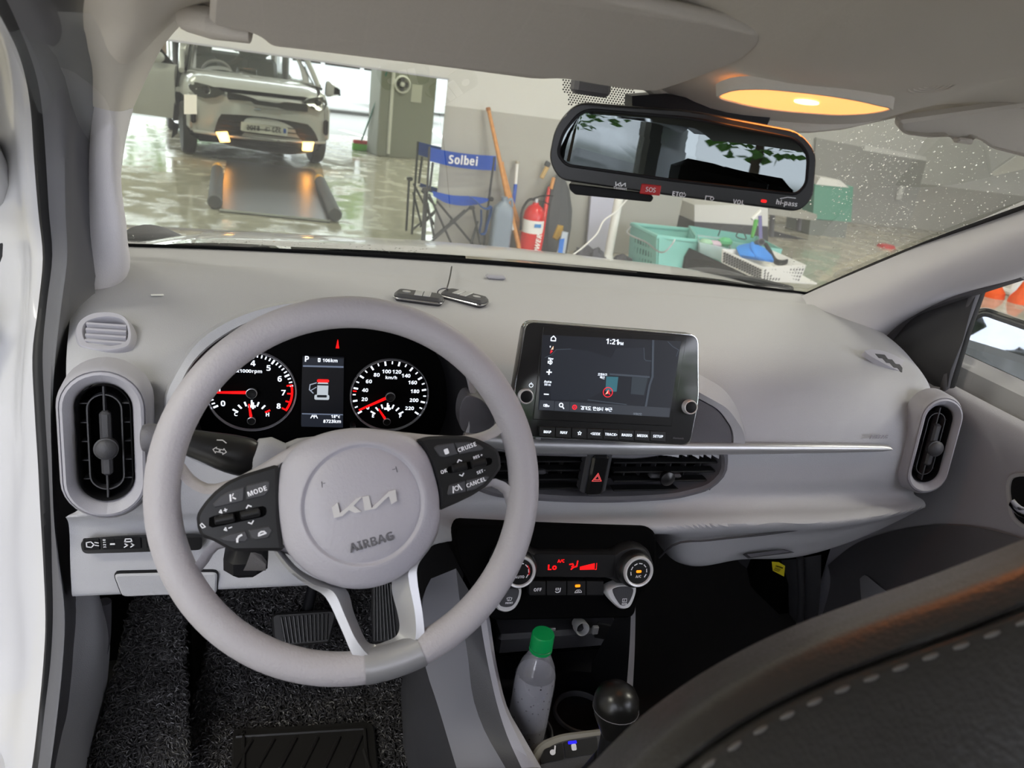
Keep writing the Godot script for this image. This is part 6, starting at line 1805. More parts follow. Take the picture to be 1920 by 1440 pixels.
# ---------------------------------------------------------------- windscreen
func glass_point(s: float, v: float) -> Vector3:
	# s from -1 to 1 across, v from 0 at the cowl to 1 at the roof
	var b := Vector3(0.715 * s, 0.900 + 0.004 * s * s, -1.485 + 0.10 * s * s)
	var a := Vector3(0.60 * s, 1.285 - 0.035 * s * s, -0.79 + 0.07 * s * s)
	var m := b.lerp(a, v)
	return m + Vector3(0, 0.36, 0.24).normalized() * (0.022 * sin(PI * v))
func build_windshield() -> void:
	var t := thing("windscreen", "raked windscreen, wet with raindrops on its right side", "windscreen", Vector3(0, 0.9, -1.45))
	var rows := []
	for j in 13:
		var r := []
		for i in 25: r.append(glass_point(-1.0 + i / 12.0, j / 12.0))
		rows.append(r)
	rows.reverse()
	part("glass", Shape.new().grid(rows), M.glass, t, "clear glass pane", 80)
	# black ceramic border: cowl side, right side, top
	var base := []
	var base2 := []
	for i in 25:
		base.append(glass_point(-1.0 + i / 12.0, 0.032) + Vector3(0, -0.003, 0.003))
		base2.append(glass_point(-1.0 + i / 12.0, 0.0) + Vector3(0, -0.004, 0.006))
	part("cowl_border", Shape.new().grid([base, base2]), M.rubber_dark, t)
	part("cowl_seal", Shape.new().tube(cr(base2, 40), 0.006, 8), M.rubber_dark, t)
	for sg in [-1, 1]:
		var a := []
		var b := []
		for j in (7 if sg < 0 else 13):
			a.append(glass_point(sg * 1.0, j / 12.0) + Vector3(0, -0.003, 0.003))
			b.append(glass_point(sg * 0.972, j / 12.0) + Vector3(0, -0.003, 0.003))
		part("side_border", Shape.new().grid([a, b]), M.rubber_dark, t)
	# dotted sun band and sensor patch by the mirror
	var dots := Shape.new()
	var m := 0.9
	for iy in 12:
		for ix in 26:
			var px := 1056.0 + ix * 5.2 + (iy % 2) * 2.6
			var py := 150.0 + iy * 4.4 + (px - 1056) * 0.14
			if py > 196 + (px - 1056) * 0.02 or (px < 1066 and iy > 5): continue
			var p := Z(px, py, -0.80)
			dots.plate(oval(0.0019, 0.0019, 6), 0, 0.0003, PackedVector2Array(), 0, Transform3D(Basis(), p))
	var dp := part("dotted_band", dots, M.rubber_dark, t)
	dp.set_meta("kind", "stuff")
	part("rain_sensor", Shape.new().box(Z(1108, 160, -0.785), Vector3(0.04, 0.02, 0.02), 0.004), M.mid, t)
	# raindrops on the outside
	var drop := Shape.new().lathe([Vector2(0.001, 0.0), Vector2(0.00095, 0.00035), Vector2(0.0007, 0.0006), Vector2(0.00035, 0.00072), Vector2(0.00003, 0.00075)], 10)
	var mm := MultiMesh.new()
	mm.transform_format = MultiMesh.TRANSFORM_3D
	mm.mesh = drop.mesh(60)
	var xfs := []
	var gn := (glass_point(0.5, 0.5) - glass_point(0.5, 0.4)).cross(glass_point(0.6, 0.5) - glass_point(0.5, 0.5)).normalized()
	if gn.y < 0: gn = -gn
	var tries := 0
	while xfs.size() < 3200 and tries < 200000:
		tries += 1
		var s := rng.randf_range(-1.0, 1.0)
		var v := rng.randf_range(0.02, 1.0)
		var p := glass_point(s, v)
		var q := seen_at(p)
		var wet := 0.0
		if q.x > 1450: wet = 0.28 if q.x < 1560 else 1.0
		if q.x > 1720: wet = 0.45
		if q.x > 1440 and q.y < 300: wet = maxf(wet, 0.55)
		if v < 0.07 and q.x < 800: wet = 0.9
		if rng.randf() > wet or q.y > 560: continue
		var size := pow(rng.randf(), 5.0) * 1.3 + 0.38
		var b := Basis(Vector3.RIGHT, gn, Vector3.RIGHT.cross(gn)).scaled(Vector3.ONE)
		xfs.append(Transform3D(Basis(b.x * size * 1.15, b.y * size, b.z * size), p + gn * 0.0008))
	mm.instance_count = xfs.size()
	for i in xfs.size(): mm.set_instance_transform(i, xfs[i])
	var mi := MultiMeshInstance3D.new()
	mi.name = "raindrops"
	mi.multimesh = mm
	mi.material_override = paint(Color(1, 1, 1, 0.02), 0.0, 0.0, {"refraction_enabled": true, "refraction_scale": 0.033})
	t.add_child(mi, true)
	mi.position = -t.position
	mi.set_meta("kind", "stuff")

# ---------------------------------------------------------------- passenger door
func build_doors() -> void:
	var t := thing("passenger_door", "grey inner trim of the closed passenger door with window sail panel", "car door", Vector3(0.7, 0.3, -0.6))
	var rows := []
	for k in [[0.868, 0.722], [0.862, 0.705], [0.80, 0.700], [0.72, 0.698], [0.62, 0.692], [0.52, 0.690], [0.42, 0.694], [0.30, 0.70]]:
		var r := []
		for z in [-1.18, -1.05, -0.95, -0.8, -0.6, -0.3, 0.1]: r.append(Vector3(k[1] + (0.012 if z < -1.1 else 0.0), k[0] + (0.01 if z > -0.7 else 0.0), z))
		rows.append(r)
	part("trim_panel", Shape.new().grid(sheet(rows, 40, 40)), M.dash_low, t, "", 60)
	part("pocket", Shape.new().grid(sheet([[X(1552, 1060, 0.688), X(1600, 1022, 0.686), X(1680, 995, 0.684), X(1760, 985, 0.684), X(1850, 992, 0.684), X(1930, 1015, 0.684), X(2050, 1060, 0.684)], [X(1556, 1075, 0.68), X(1602, 1050, 0.676), X(1680, 1030, 0.672), X(1760, 1020, 0.672), X(1850, 1025, 0.672), X(1930, 1045, 0.672), X(2050, 1090, 0.672)], [X(1535, 1180, 0.684), X(1600, 1180, 0.676), X(1680, 1180, 0.668), X(1760, 1180, 0.666), X(1850, 1180, 0.666), X(1930, 1180, 0.666), X(2050, 1180, 0.666)], [X(1520, 1290, 0.69), X(1600, 1290, 0.68), X(1680, 1290, 0.67), X(1760, 1290, 0.67), X(1850, 1290, 0.67), X(1930, 1290, 0.67), X(2050, 1290, 0.67)]], 30, 20)), M.mid, t, "dark lower pocket", 60)
	part("pocket_opening", Shape.new().grid(sheet([[X(1612, 1085, 0.668), X(1622, 1078, 0.662), X(1640, 1092, 0.66), X(1690, 1130, 0.66)], [X(1614, 1115, 0.668), X(1630, 1110, 0.662), X(1660, 1120, 0.66), X(1720, 1160, 0.66)], [X(1618, 1160, 0.668), X(1640, 1150, 0.664), X(1680, 1160, 0.662), X(1740, 1190, 0.66)]], 12, 10)), M.dash_low, t, "", 60)
	# pull handle recess
	var ho := X(1915, 938, 0.694)
	var hf := frame(ho, Vector3(0, 0, 1), Vector3.UP)
	var hq := rounded(flat2([[1891, 915], [1896, 893], [1920, 888], [1990, 905], [1990, 1000], [1925, 992], [1898, 970]], ho, Vector3(0, 0, 1), Vector3.UP), 0.012, 5)
	hf = Transform3D(Basis(Vector3(0, 0, 1), Vector3.UP, Vector3(-1, 0, 0)), ho)
	var hr := part("handle_surround", Shape.new().loft([loop3(near(hq, -0.004), -0.006, hf), loop3(near(hq, -0.002), 0.004, hf), loop3(near(hq, 0.003), 0.003, hf), loop3(near(hq, 0.004), -0.004, hf)], 0), M.dash, t)
	part("recess", Shape.new().plate(near(hq, 0.003), -0.004, 0.0005, PackedVector2Array(), 0, hf), M.black, hr)
	part("lever", Shape.new().tube(cr([X(1900, 944, 0.685), X(1912, 957, 0.68), X(1935, 966, 0.68), X(1980, 975, 0.685)], 8), 0.006, 10, 3, 1.4), M.chrome, hr, "chrome lever")
	# sail panel and window seals
	part("sail_panel", Shape.new().grid([[X(1650, 655, 0.706), X(1674, 620, 0.706), X(1704, 588, 0.706), X(1766, 560, 0.706), X(1836, 536, 0.706)], [X(1660, 665, 0.70), X(1690, 640, 0.70), X(1715, 615, 0.70), X(1768, 590, 0.70), X(1822, 575, 0.70)], [X(1700, 690, 0.70), X(1710, 680, 0.70), X(1735, 665, 0.70), X(1762, 650, 0.70), X(1805, 640, 0.70)], [X(1745, 720, 0.70), X(1752, 712, 0.70), X(1760, 705, 0.70), X(1768, 700, 0.70), X(1782, 695, 0.70)], [X(1764, 732, 0.706), X(1768, 732, 0.706), X(1770, 732, 0.706), X(1772, 732, 0.706), X(1775, 735, 0.706)]]), M.dark, t, "dark sail panel", 70)
	part("sail_rim", Shape.new().tube(cr([X(1655, 652, 0.702), X(1676, 622, 0.702), X(1706, 590, 0.702), X(1768, 563, 0.702), X(1838, 540, 0.702), X(1920, 513, 0.70)], 20), 0.010, 8), M.mid, t)
	part("window_channel", Shape.new().tube([X(1840, 540, 0.715), X(1812, 620, 0.715), X(1784, 715, 0.715), X(1776, 742, 0.715)], 0.008, 10), M.rubber_dark, t)
	part("window_post", Shape.new().tube([X(1832, 542, 0.708), X(1804, 620, 0.708), X(1776, 712, 0.708), X(1770, 738, 0.708)], 0.008, 10), M.mid, t)
	part("belt_seal", Shape.new().tube(cr([X(1778, 740, 0.716), X(1850, 780, 0.716), X(1920, 816, 0.716), X(2050, 880, 0.716)], 12), 0.007, 10), M.rubber_dark, t)
	part("window_glass", Shape.new().grid([[X(1840, 540, 0.722), X(1920, 512, 0.722), X(2100, 440, 0.722)], [X(1780, 742, 0.73), X(1920, 815, 0.73), X(2100, 900, 0.73)]]), M.glass, t, "side window glass")
	# outside mirror beyond the side window
	var mo := X(1870, 672, 0.95)
	var om := thing("wing_mirror", "passenger-side wing mirror with black housing outside the side window", "wing mirror", mo)
	var nn := (Vector3(-0.55, 1.15, 0.35) - mo).normalized()
	var bx := Vector3.UP.cross(nn).normalized()
	var by := nn.cross(bx)
	var xf := frame(mo, bx, by)
	var mq := rounded(flat2([[1790, 720], [1800, 655], [1822, 596], [1845, 585], [1960, 625], [2060, 680], [2060, 800], [1880, 762], [1806, 745]], mo, bx, by), 0.02, 6)
	part("housing", Shape.new().loft([loop3(near(mq, 0.04), -0.10, xf), loop3(near(mq, 0.006), -0.055, xf), loop3(near(mq, -0.004), -0.02, xf), loop3(mq, 0.0, xf), loop3(near(mq, 0.006), 0.001, xf)]), M.rubber_dark, om, "", 45)
	part("painted_cap", Shape.new().loft([loop3(near(mq, 0.035), -0.108, xf), loop3(near(mq, 0.002), -0.062, xf), loop3(near(mq, -0.010), -0.025, xf), loop3(near(mq, -0.009), -0.016, xf)], 1), M.body, om, "white painted cap", 45)
	part("mirror_glass", Shape.new().plate(near(mq, 0.007), 0.0, 0.002, PackedVector2Array(), 0, xf), paint(Color(0.48, 0.50, 0.52), 0.02, 1.0), om, "mirror glass")
	part("foot", Shape.new().tube([mo + Vector3(-0.09, -0.05, -0.06), Vector3(0.74, mo.y - 0.07, mo.z - 0.02)], 0.025, 12), M.rubber_dark, om)

# ---------------------------------------------------------------- front seat shoulder close to the camera
func build_seat() -> void:
	var leather := grained(paint(Color(0.23, 0.225, 0.22), 0.42), noise_tex(0.12, FastNoiseLite.TYPE_CELLULAR, 256, 3.0, [], 2), 12.0, 0.4)
	var t := thing("front_seat", "dark leather seat shoulder with pale stitching, close at the lower right", "car seat", eye + ray(1500, 1300) * 0.36 + Vector3(0, -0.3, 0))
	var top := [[1040, 1530, 0.34], [1130, 1440, 0.345], [1210, 1362, 0.35], [1300, 1294, 0.355], [1400, 1234, 0.36], [1500, 1186, 0.362], [1620, 1140, 0.362], [1760, 1090, 0.358], [1920, 1028, 0.35], [2100, 960, 0.34]]
	var rows := []
	# rows run from behind the crest, over it and down the near face; the seam groove lies along one of them
	for k in [[-18, -10, 0.075], [0, 0, 0.045], [10, 14, 0.022], [22, 34, 0.006], [40, 66, -0.004], [50, 82, -0.008], [54, 90, -0.0045], [58, 98, -0.011], [72, 124, -0.016], [110, 200, -0.026], [190, 340, -0.04], [280, 520, -0.05]]:
		var r := []
		for p in top: r.append(eye + ray(p[0] + k[0], p[1] + k[1]) * (p[2] + k[2]))
		rows.append(r)
	part("backrest_cover", Shape.new().grid(sheet(rows, 60, 70)), leather, t, "", 60)
	var seam := []
	for p in top: seam.append(eye + ray(p[0] + 66, p[1] + 112) * (p[2] - 0.0145))
	var line := cr(seam, 120)
	for i in range(4, 116, 6):
		part("stitch", Shape.new().tube([line[i], line[i + 1] + Vector3(0, 0.0004, 0.0004), line[i + 2] + Vector3(0, 0.0004, 0.0004), line[i + 3]], [0.0006, 0.0012, 0.0012, 0.0006], 8), paint(Color(0.46, 0.45, 0.44), 0.7), t, "pale stitch")

# ---------------------------------------------------------------- loose things in the cabin
func build_small_things() -> void:
	# bottle in the cup holder
	var bp := Vector3(-0.045, 0.362, -0.745)
	var b := thing("water_bottle", "clear plastic bottle with green cap standing in the cup holder", "bottle", bp)
	var bx := Transform3D(Basis(), bp)
	var plastic := paint(Color(0.88, 0.88, 0.92, 0.17), 0.03, 0.0, {"transparency": BaseMaterial3D.TRANSPARENCY_ALPHA})
	part("bottle_wall", Shape.new().lathe([Vector2(0.012, 0.004), Vector2(0.024, 0.0), Vector2(0.0275, 0.004), Vector2(0.0285, 0.012), Vector2(0.0285, 0.06), Vector2(0.0275, 0.064), Vector2(0.0285, 0.068), Vector2(0.0285, 0.128), Vector2(0.0275, 0.146), Vector2(0.023, 0.163), Vector2(0.0165, 0.177), Vector2(0.0125, 0.186), Vector2(0.0118, 0.196)], 48, bx, 1), plastic, b, "clear wall", 60)
	var label := paint(Color(0.62, 0.62, 0.66, 0.55), 0.5, 0.0, {"transparency": BaseMaterial3D.TRANSPARENCY_ALPHA})
	part("misted_film", Shape.new().lathe([Vector2(0.0272, 0.03), Vector2(0.0276, 0.06), Vector2(0.0276, 0.13), Vector2(0.0262, 0.148)], 40, bx, 0), label, b, "milky condensation inside")
	part("neck_ring", Shape.new().lathe([Vector2(0.0125, 0.188), Vector2(0.0150, 0.189), Vector2(0.0150, 0.191), Vector2(0.0125, 0.192)], 32, bx, 0), plastic, b)
	var cap := part("cap", Shape.new().lathe([Vector2(0.0150, 0.193), Vector2(0.0155, 0.195), Vector2(0.0155, 0.213), Vector2(0.0145, 0.2155), Vector2(0.0003, 0.216)], 40, bx), paint(Color(0.05, 0.60, 0.32), 0.38), b, "green screw cap")
	part("tamper_ring", Shape.new().lathe([Vector2(0.0152, 0.187), Vector2(0.0158, 0.188), Vector2(0.0158, 0.192), Vector2(0.0152, 0.1925)], 40, bx, 0), paint(Color(0.05, 0.60, 0.32), 0.38), cap)
	var dm := MultiMesh.new()
	dm.transform_format = MultiMesh.TRANSFORM_3D
	dm.mesh = Shape.new().lathe([Vector2(0.0008, -0.0002), Vector2(0.0007, 0.0002), Vector2(0.0002, 0.0004)], 8).mesh(60)
	dm.instance_count = 160
	for i in 160:
		var a := rng.randf() * TAU
		var h := rng.randf_range(0.02, 0.15)
		var nrm := Vector3(cos(a), 0, sin(a))
		var s := rng.randf_range(0.4, 1.6)
		dm.set_instance_transform(i, Transform3D(Basis(Vector3.UP * s, nrm * s, Vector3.UP.cross(nrm) * s), bp + Vector3(0, h, 0) + nrm * 0.0279))
	var di := MultiMeshInstance3D.new()
	di.name = "water_drops"
	di.multimesh = dm
	di.material_override = paint(Color(0.16, 0.16, 0.18), 0.1)
	b.add_child(di, true)
	di.position = -b.position
	di.set_meta("kind", "stuff")
	# two key fobs on the dashboard
	for k in 2:
		var c: Vector3 = [Y(786, 557, 0.9255), Y(872, 558, 0.9255)][k]
		var turn: float = [deg_to_rad(-14), deg_to_rad(-38)][k]
		var f := thing("key_fob", ["black key fob with chrome buttons lying nearer the wheel", "black key fob with chrome buttons lying nearer the screen"][k], "car key", c + Vector3(0, -0.007, 0), "key fobs on the dashboard")
		var fx := Transform3D(Basis(Vector3.UP, turn) * Basis(Vector3.RIGHT, -PI / 2), c)
		var o := rounded(PackedVector2Array([Vector2(-0.036, -0.018), Vector2(0.036, -0.018), Vector2(0.039, 0.0), Vector2(0.034, 0.018), Vector2(-0.034, 0.018), Vector2(-0.039, 0.0)]), 0.008, 5)
		var dir: float = [1.0, -1.0][k]
		part("shell", Shape.new().loft([loop3(near(o, 0.003), -0.007, fx), loop3(o, -0.003, fx), loop3(o, 0.002, fx), loop3(near(o, 0.004), 0.006, fx)]), M.dark, f, "", 40)
		var rim := []
		for q in o: rim.append(fx * Vector3(q.x, q.y, -0.001))
		part("chrome_band", Shape.new().ring(rim, 0.0014, 6), M.chrome, f)
		part("button", Shape.new().box(Vector3(0.012 * dir, 0, 0.0062), Vector3(0.011, 0.026, 0.002), 0.0008, fx), M.silver, f)
		part("button", Shape.new().box(Vector3(-0.001 * dir, 0, 0.0062), Vector3(0.012, 0.027, 0.002), 0.0008, fx), M.silver, f)
		part("emblem_disc", Shape.new().plate(moved(oval(0.013, 0.010, 20), Vector2(-0.020 * dir, 0)), 0.0055, 0.0068, PackedVector2Array(), 0, fx), M.silver, f)
	var rg := thing("key_ring", "thin wire key ring and cord joining the two key fobs", "key ring", Y(833, 545, 0.921))
	part("loop", Shape.new().tube(cr([Y(820, 552, 0.923), Y(822, 545, 0.930), Y(830, 541, 0.934), Y(838, 541, 0.934), Y(838, 547, 0.927)], 16), 0.0011, 8), M.mid, rg)
	part("knot", Shape.new().lathe([Vector2(0.0005, -0.002), Vector2(0.0024, 0.0), Vector2(0.0005, 0.002)], 10, Transform3D(Basis(), Y(838, 541, 0.935))), M.mid, rg)
	part("cord", Shape.new().tube(cr([Y(838, 541, 0.935), Z(843, 522, -1.22), Z(847, 500, -1.34)], 12), 0.0012, 8), M.rubber_dark, rg)

# ---------------------------------------------------------------- things standing before the end wall
func w3(zx: float, zy: float, off := 0.1) -> Vector3:
	# measured in an enlargement that starts at (760, 180)
	return wallp(760 + zx * 0.22222, 180 + zy * 0.22222, off)
func w4(zx: float, zy: float, off := 0.1) -> Vector3:
	return wallp(1020 + zx * 0.27083, 280 + zy * 0.27083, off)
func slab(front: Array, depth: Vector3) -> Shape:
	# a flat outline (counter-clockwise as seen) given thickness away from the viewer
	var back := []
	for p in front: back.append(p + depth)
	return Shape.new().loft([back, front])

func build_wall_things() -> void:
	var back := -WN
	# folding chair
	var ch := thing("camping_chair", "blue fabric folding chair with white lettering before the end wall", "chair", w3(430, 1290, 0.158))
	var blue := grained(paint(Color(0.10, 0.30, 0.68), 0.85), noise_tex(0.35, FastNoiseLite.TYPE_SIMPLEX, 128, 6.0), 40.0, 0.6)
	var rod := paint(Color(0.20, 0.21, 0.21), 0.4)
	for r in [[165, 785, 0.78, 138, 1262, 0.80], [205, 430, 0.55, 158, 1262, 0.62], [232, 560, 0.5, 205, 800, 0.52], [752, 512, 0.33, 706, 862, 0.36], [706, 862, 0.36, 655, 1300, 0.40], [200, 828, 0.76, 405, 1280, 0.60], [268, 888, 0.74, 606, 1296, 0.42], [548, 940, 0.74, 182, 1262, 0.80], [505, 962, 0.72, 228, 1200, 0.62], [572, 955, 0.73, 640, 1296, 0.72], [612, 1055, 0.5, 540, 1290, 0.58], [185, 900, 0.7, 240, 1180, 0.6]]:
		part("frame_rod", Shape.new().tube([w3(r[0], r[1], r[2] * 0.315), w3(r[3], r[4], r[5] * 0.315)], 0.009, 8), rod, ch)
	for k in [[400, 1062, 0.66], [168, 788, 0.77], [560, 942, 0.735], [720, 868, 0.36]]: part("joint", Shape.new().box(w3(k[0], k[1], k[2] * 0.315), Vector3(0.045, 0.03, 0.04), 0.008), rod, ch)
	var bk := sheet([[w3(205, 432, 0.167), w3(380, 468, 0.139), w3(560, 492, 0.120), w3(765, 506, 0.104)], [w3(203, 490, 0.170), w3(380, 525, 0.136), w3(560, 552, 0.117), w3(765, 566, 0.107)], [w3(200, 548, 0.174), w3(380, 592, 0.139), w3(560, 618, 0.120), w3(762, 630, 0.107)]], 16, 8)
	var bc := part("back_cloth", Shape.new().grid(bk), blue, ch, "blue backrest band", 70)
	part("lettering", letters(Shape.new(), "Solbei", 0.062, Transform3D(Basis(Vector3.UP, deg_to_rad(7)) * Basis(WX, Vector3.UP, WN), w3(490, 545, 0.148)), true, 0.004, 1, 0.95), paint(Color(0.9, 0.9, 0.9), 0.7), bc)
	part("seat_cloth", Shape.new().grid(sheet([[w3(225, 800, 0.174), w3(400, 838, 0.132), w3(560, 846, 0.117), w3(715, 866, 0.113)], [w3(235, 830, 0.202), w3(380, 878, 0.176), w3(540, 886, 0.158), w3(690, 890, 0.142)], [w3(235, 845, 0.239), w3(350, 905, 0.237), w3(470, 925, 0.233), w3(620, 915, 0.189)]], 14, 8)), blue, ch, "blue seat", 70)
	part("folded_strap", Shape.new().tube(cr([w3(545, 850, 0.195), w3(600, 890, 0.208), w3(650, 940, 0.208), w3(700, 950, 0.189), w3(722, 930, 0.174), w3(715, 1000, 0.183), w3(690, 1080, 0.189), w3(660, 1165, 0.189), w3(635, 1165, 0.195), w3(640, 1060, 0.202), w3(640, 960, 0.208)], 40), 0.016, 8, 3, 0.35), paint(Color(0.16, 0.30, 0.52), 0.85), ch, "dark blue carry strap", 60)
	# wooden poles
	var s1 := thing("wooden_pole", "long wooden pole leaning on the end wall, white band near its foot", "pole", w3(970, 1330, 0.25))
	part("shaft", Shape.new().tube([w3(700, 108, 0.03), w3(780, 470, 0.09), w3(850, 800, 0.15), w3(972, 1340, 0.25)], [0.014, 0.016, 0.018, 0.021], 12), M.wood, s1)
	part("end_knob", Shape.new().tube([w3(697, 100, 0.025), w3(703, 125, 0.035)], [0.017, 0.018], 12), paint(Color(0.62, 0.40, 0.22), 0.5), s1)
	part("white_band", Shape.new().tube([w3(893, 1020, 0.185), w3(912, 1130, 0.205)], 0.0212, 12), M.line, s1)
	var s2 := thing("wooden_bat", "thick wooden bat leaning behind the long wooden pole", "bat", w3(1010, 1340, 0.14))
	part("shaft", Shape.new().tube([w3(815, 575, 0.03), w3(850, 720, 0.06), w3(900, 920, 0.1), w3(960, 1130, 0.13), w3(1012, 1345, 0.15)], [0.013, 0.015, 0.022, 0.03, 0.033], 14), M.wood, s2)
	part("knob", Shape.new().tube([w3(811, 558, 0.03), w3(817, 580, 0.033)], [0.018, 0.016], 12), M.wood, s2)
	var s3 := thing("telescopic_pole", "blue and white telescopic pole standing by the wall", "pole", w3(855, 1320, 0.15))
	part("white_tube", Shape.new().tube([w3(945, 560, 0.02), w3(928, 755, 0.05)], 0.012, 12), M.line, s3)
	part("blue_tube", Shape.new().tube([w3(930, 745, 0.05), w3(858, 1320, 0.15)], 0.015, 12), paint(Color(0.10, 0.32, 0.72), 0.4), s3)
	part("collar", Shape.new().tube([w3(947, 548, 0.02), w3(945, 572, 0.022)], 0.018, 12), paint(Color(0.65, 0.62, 0.55), 0.5), s3)
	# canister
	var jg := w3(780, 1330, 0.22)
	jg.y = 0.0
	var j := thing("plastic_canister", "grey-blue translucent plastic canister beside the folding chair", "canister", jg)
	var jm := paint(Color(0.50, 0.55, 0.60), 0.35)
	var jl := []
	for k in [[0.0, 0.13, 0.10], [0.01, 0.155, 0.12], [0.30, 0.155, 0.12], [0.36, 0.14, 0.11], [0.40, 0.07, 0.06], [0.41, 0.045, 0.045]]:
		var l := []
		for q in rrect(k[1], k[2], 0.03, 5): l.append(jg + Vector3(q.x, k[0], -q.y))
		jl.append(l)
	part("body", Shape.new().loft(jl), jm, j, "", 45)
	part("cap", Shape.new().lathe([Vector2(0.024, 0.41), Vector2(0.024, 0.44), Vector2(0.001, 0.445)], 20, Transform3D(Basis(), jg)), jm, j)
	part("handle", Shape.new().tube(cr([jg + Vector3(0.02, 0.40, 0), jg + Vector3(0.05, 0.43, 0), jg + Vector3(0.068, 0.37, 0)], 8), 0.011, 8), jm, j)
	# fire extinguisher
	var fe := w3(1040, 1340, 0.24)
	fe.y = 0.0
	var f := thing("fire_extinguisher", "red fire extinguisher with white label on the floor by the wall", "fire extinguisher", fe)
	var red := paint(Color(0.82, 0.07, 0.06), 0.28)
	part("cylinder", Shape.new().lathe([Vector2(0.07, 0.0), Vector2(0.082, 0.012), Vector2(0.084, 0.03), Vector2(0.084, 0.30), Vector2(0.078, 0.345), Vector2(0.055, 0.385), Vector2(0.026, 0.405), Vector2(0.022, 0.42)], 36, Transform3D(Basis(), fe)), red, f)
	part("label_band", Shape.new().lathe([Vector2(0.0848, 0.19), Vector2(0.0852, 0.195), Vector2(0.0852, 0.285), Vector2(0.0848, 0.29)], 36, Transform3D(Basis(), fe), 0), M.line, f, "white label")
	part("label_print", Shape.new().box(Vector3.ZERO, Vector3(0.06, 0.028, 0.004), 0.001, Transform3D(Basis(Vector3.UP, 0.25), fe + Vector3(0.015, 0.255, 0.0845))), paint(Color(0.2, 0.5, 0.75), 0.6), f)
	part("valve", Shape.new().lathe([Vector2(0.02, 0.41), Vector2(0.02, 0.44), Vector2(0.012, 0.45)], 16, Transform3D(Basis(), fe)), M.satin, f)
	part("lever", Shape.new().tube(cr([fe + Vector3(-0.02, 0.45, 0), fe + Vector3(0.03, 0.475, 0.02), fe + Vector3(0.12, 0.49, 0.04)], 8), 0.010, 8, 3, 0.5), M.black, f)
	part("carry_handle", Shape.new().tube(cr([fe + Vector3(-0.01, 0.435, 0), fe + Vector3(0.05, 0.435, 0.02), fe + Vector3(0.105, 0.415, 0.03)], 8), 0.009, 8, 3, 0.5), M.black, f)
	part("hose", Shape.new().tube(cr([fe + Vector3(-0.01, 0.44, 0), fe + Vector3(-0.06, 0.44, 0.02), fe + Vector3(-0.10, 0.38, 0.02), fe + Vector3(-0.10, 0.2, 0.02)], 14), 0.010, 8), M.rubber_dark, f)
	# red bat
	var rbt := thing("red_bat", "red bat with white lettering leaning beside the extinguisher", "bat", w3(1095, 1360, 0.36))
	part("barrel", Shape.new().tube([w3(1215, 770, 0.1), w3(1165, 1060, 0.22), w3(1140, 1180, 0.28), w3(1100, 1365, 0.36)], [0.012, 0.020, 0.029, 0.032], 14), red, rbt)
	var bb := (w3(1165, 1060, 0.22) - w3(1100, 1365, 0.36)).normalized()
	part("lettering", letters(Shape.new(), "POWER", 0.042, frame(w3(1112, 1270, 0.372), bb, WN.cross(bb).normalized()), true, 0.003, 1, 1.0), M.line, rbt)
	# closed umbrella
	var um := thing("umbrella", "closed dark grey umbrella standing against the wall", "umbrella", w3(1240, 1370, 0.2))
	var ud := paint(Color(0.27, 0.28, 0.29), 0.8)
	var loops := []
	for k in [[1310, 640, 0.05, 0.010], [1300, 700, 0.06, 0.045], [1290, 780, 0.08, 0.085], [1275, 950, 0.11, 0.12], [1262, 1100, 0.14, 0.125], [1240, 1380, 0.2, 0.10]]:
		var c := w3(k[0], k[1], k[2])
		var l := []
		for i in 20: l.append(c + (WX * cos(TAU * i / 20) + WN * -sin(TAU * i / 20) * 0.55) * k[3] * (1.0 + 0.14 * (i % 2)))
		loops.append(l)
	loops.reverse()
	part("canopy", Shape.new().loft(loops), ud, um, "", 30)
	part("wooden_handle", Shape.new().tube([w3(1252, 690, 0.2), w3(1228, 785, 0.22)], 0.014, 10), M.wood, um)
	part("tip", Shape.new().tube([w3(1310, 640, 0.05), w3(1322, 560, 0.03)], 0.006, 8), M.black, um)
	var bh := thing("hand_brush", "small wooden-handled brush hanging on the wall", "brush", w3(1180, 620, 0.03))
	part("wood_grip", Shape.new().box(Vector3.ZERO, Vector3(0.035, 0.14, 0.02), 0.006, Transform3D(Basis(WN, -0.38), w3(1182, 628, 0.03))), paint(Color(0.74, 0.62, 0.40), 0.6), bh)
	part("bristles", Shape.new().box(Vector3.ZERO, Vector3(0.045, 0.04, 0.03), 0.006, Transform3D(Basis(WN, -0.38), w3(1200, 575, 0.03))), ud, bh)
	var yc := thing("yellow_cloth", "mustard yellow cloth tucked before the umbrella", "cloth", w3(1300, 1160, 0.36))
	part("cloth", Shape.new().loft([[w3(1240, 1195, 0.34), w3(1282, 1222, 0.34), w3(1330, 1160, 0.34), w3(1335, 1095, 0.34), w3(1285, 1085, 0.34), w3(1262, 1140, 0.34)], [w3(1250, 1192, 0.37), w3(1282, 1212, 0.37), w3(1320, 1158, 0.38), w3(1325, 1105, 0.37), w3(1288, 1095, 0.37), w3(1270, 1142, 0.38)]]), paint(Color(0.66, 0.52, 0.16), 0.9), yc)
	var bo := thing("blue_sachet", "clear packet with blue print standing by the umbrella", "packet", w3(1315, 1355, 0.42))
	part("packet", Shape.new().loft([[w3(1268, 1358, 0.41), w3(1345, 1362, 0.41), w3(1375, 1150, 0.41), w3(1322, 1140, 0.41)], [w3(1272, 1355, 0.43), w3(1340, 1358, 0.43), w3(1368, 1155, 0.43), w3(1328, 1146, 0.43)]]), paint(Color(0.72, 0.76, 0.80), 0.3), bo)
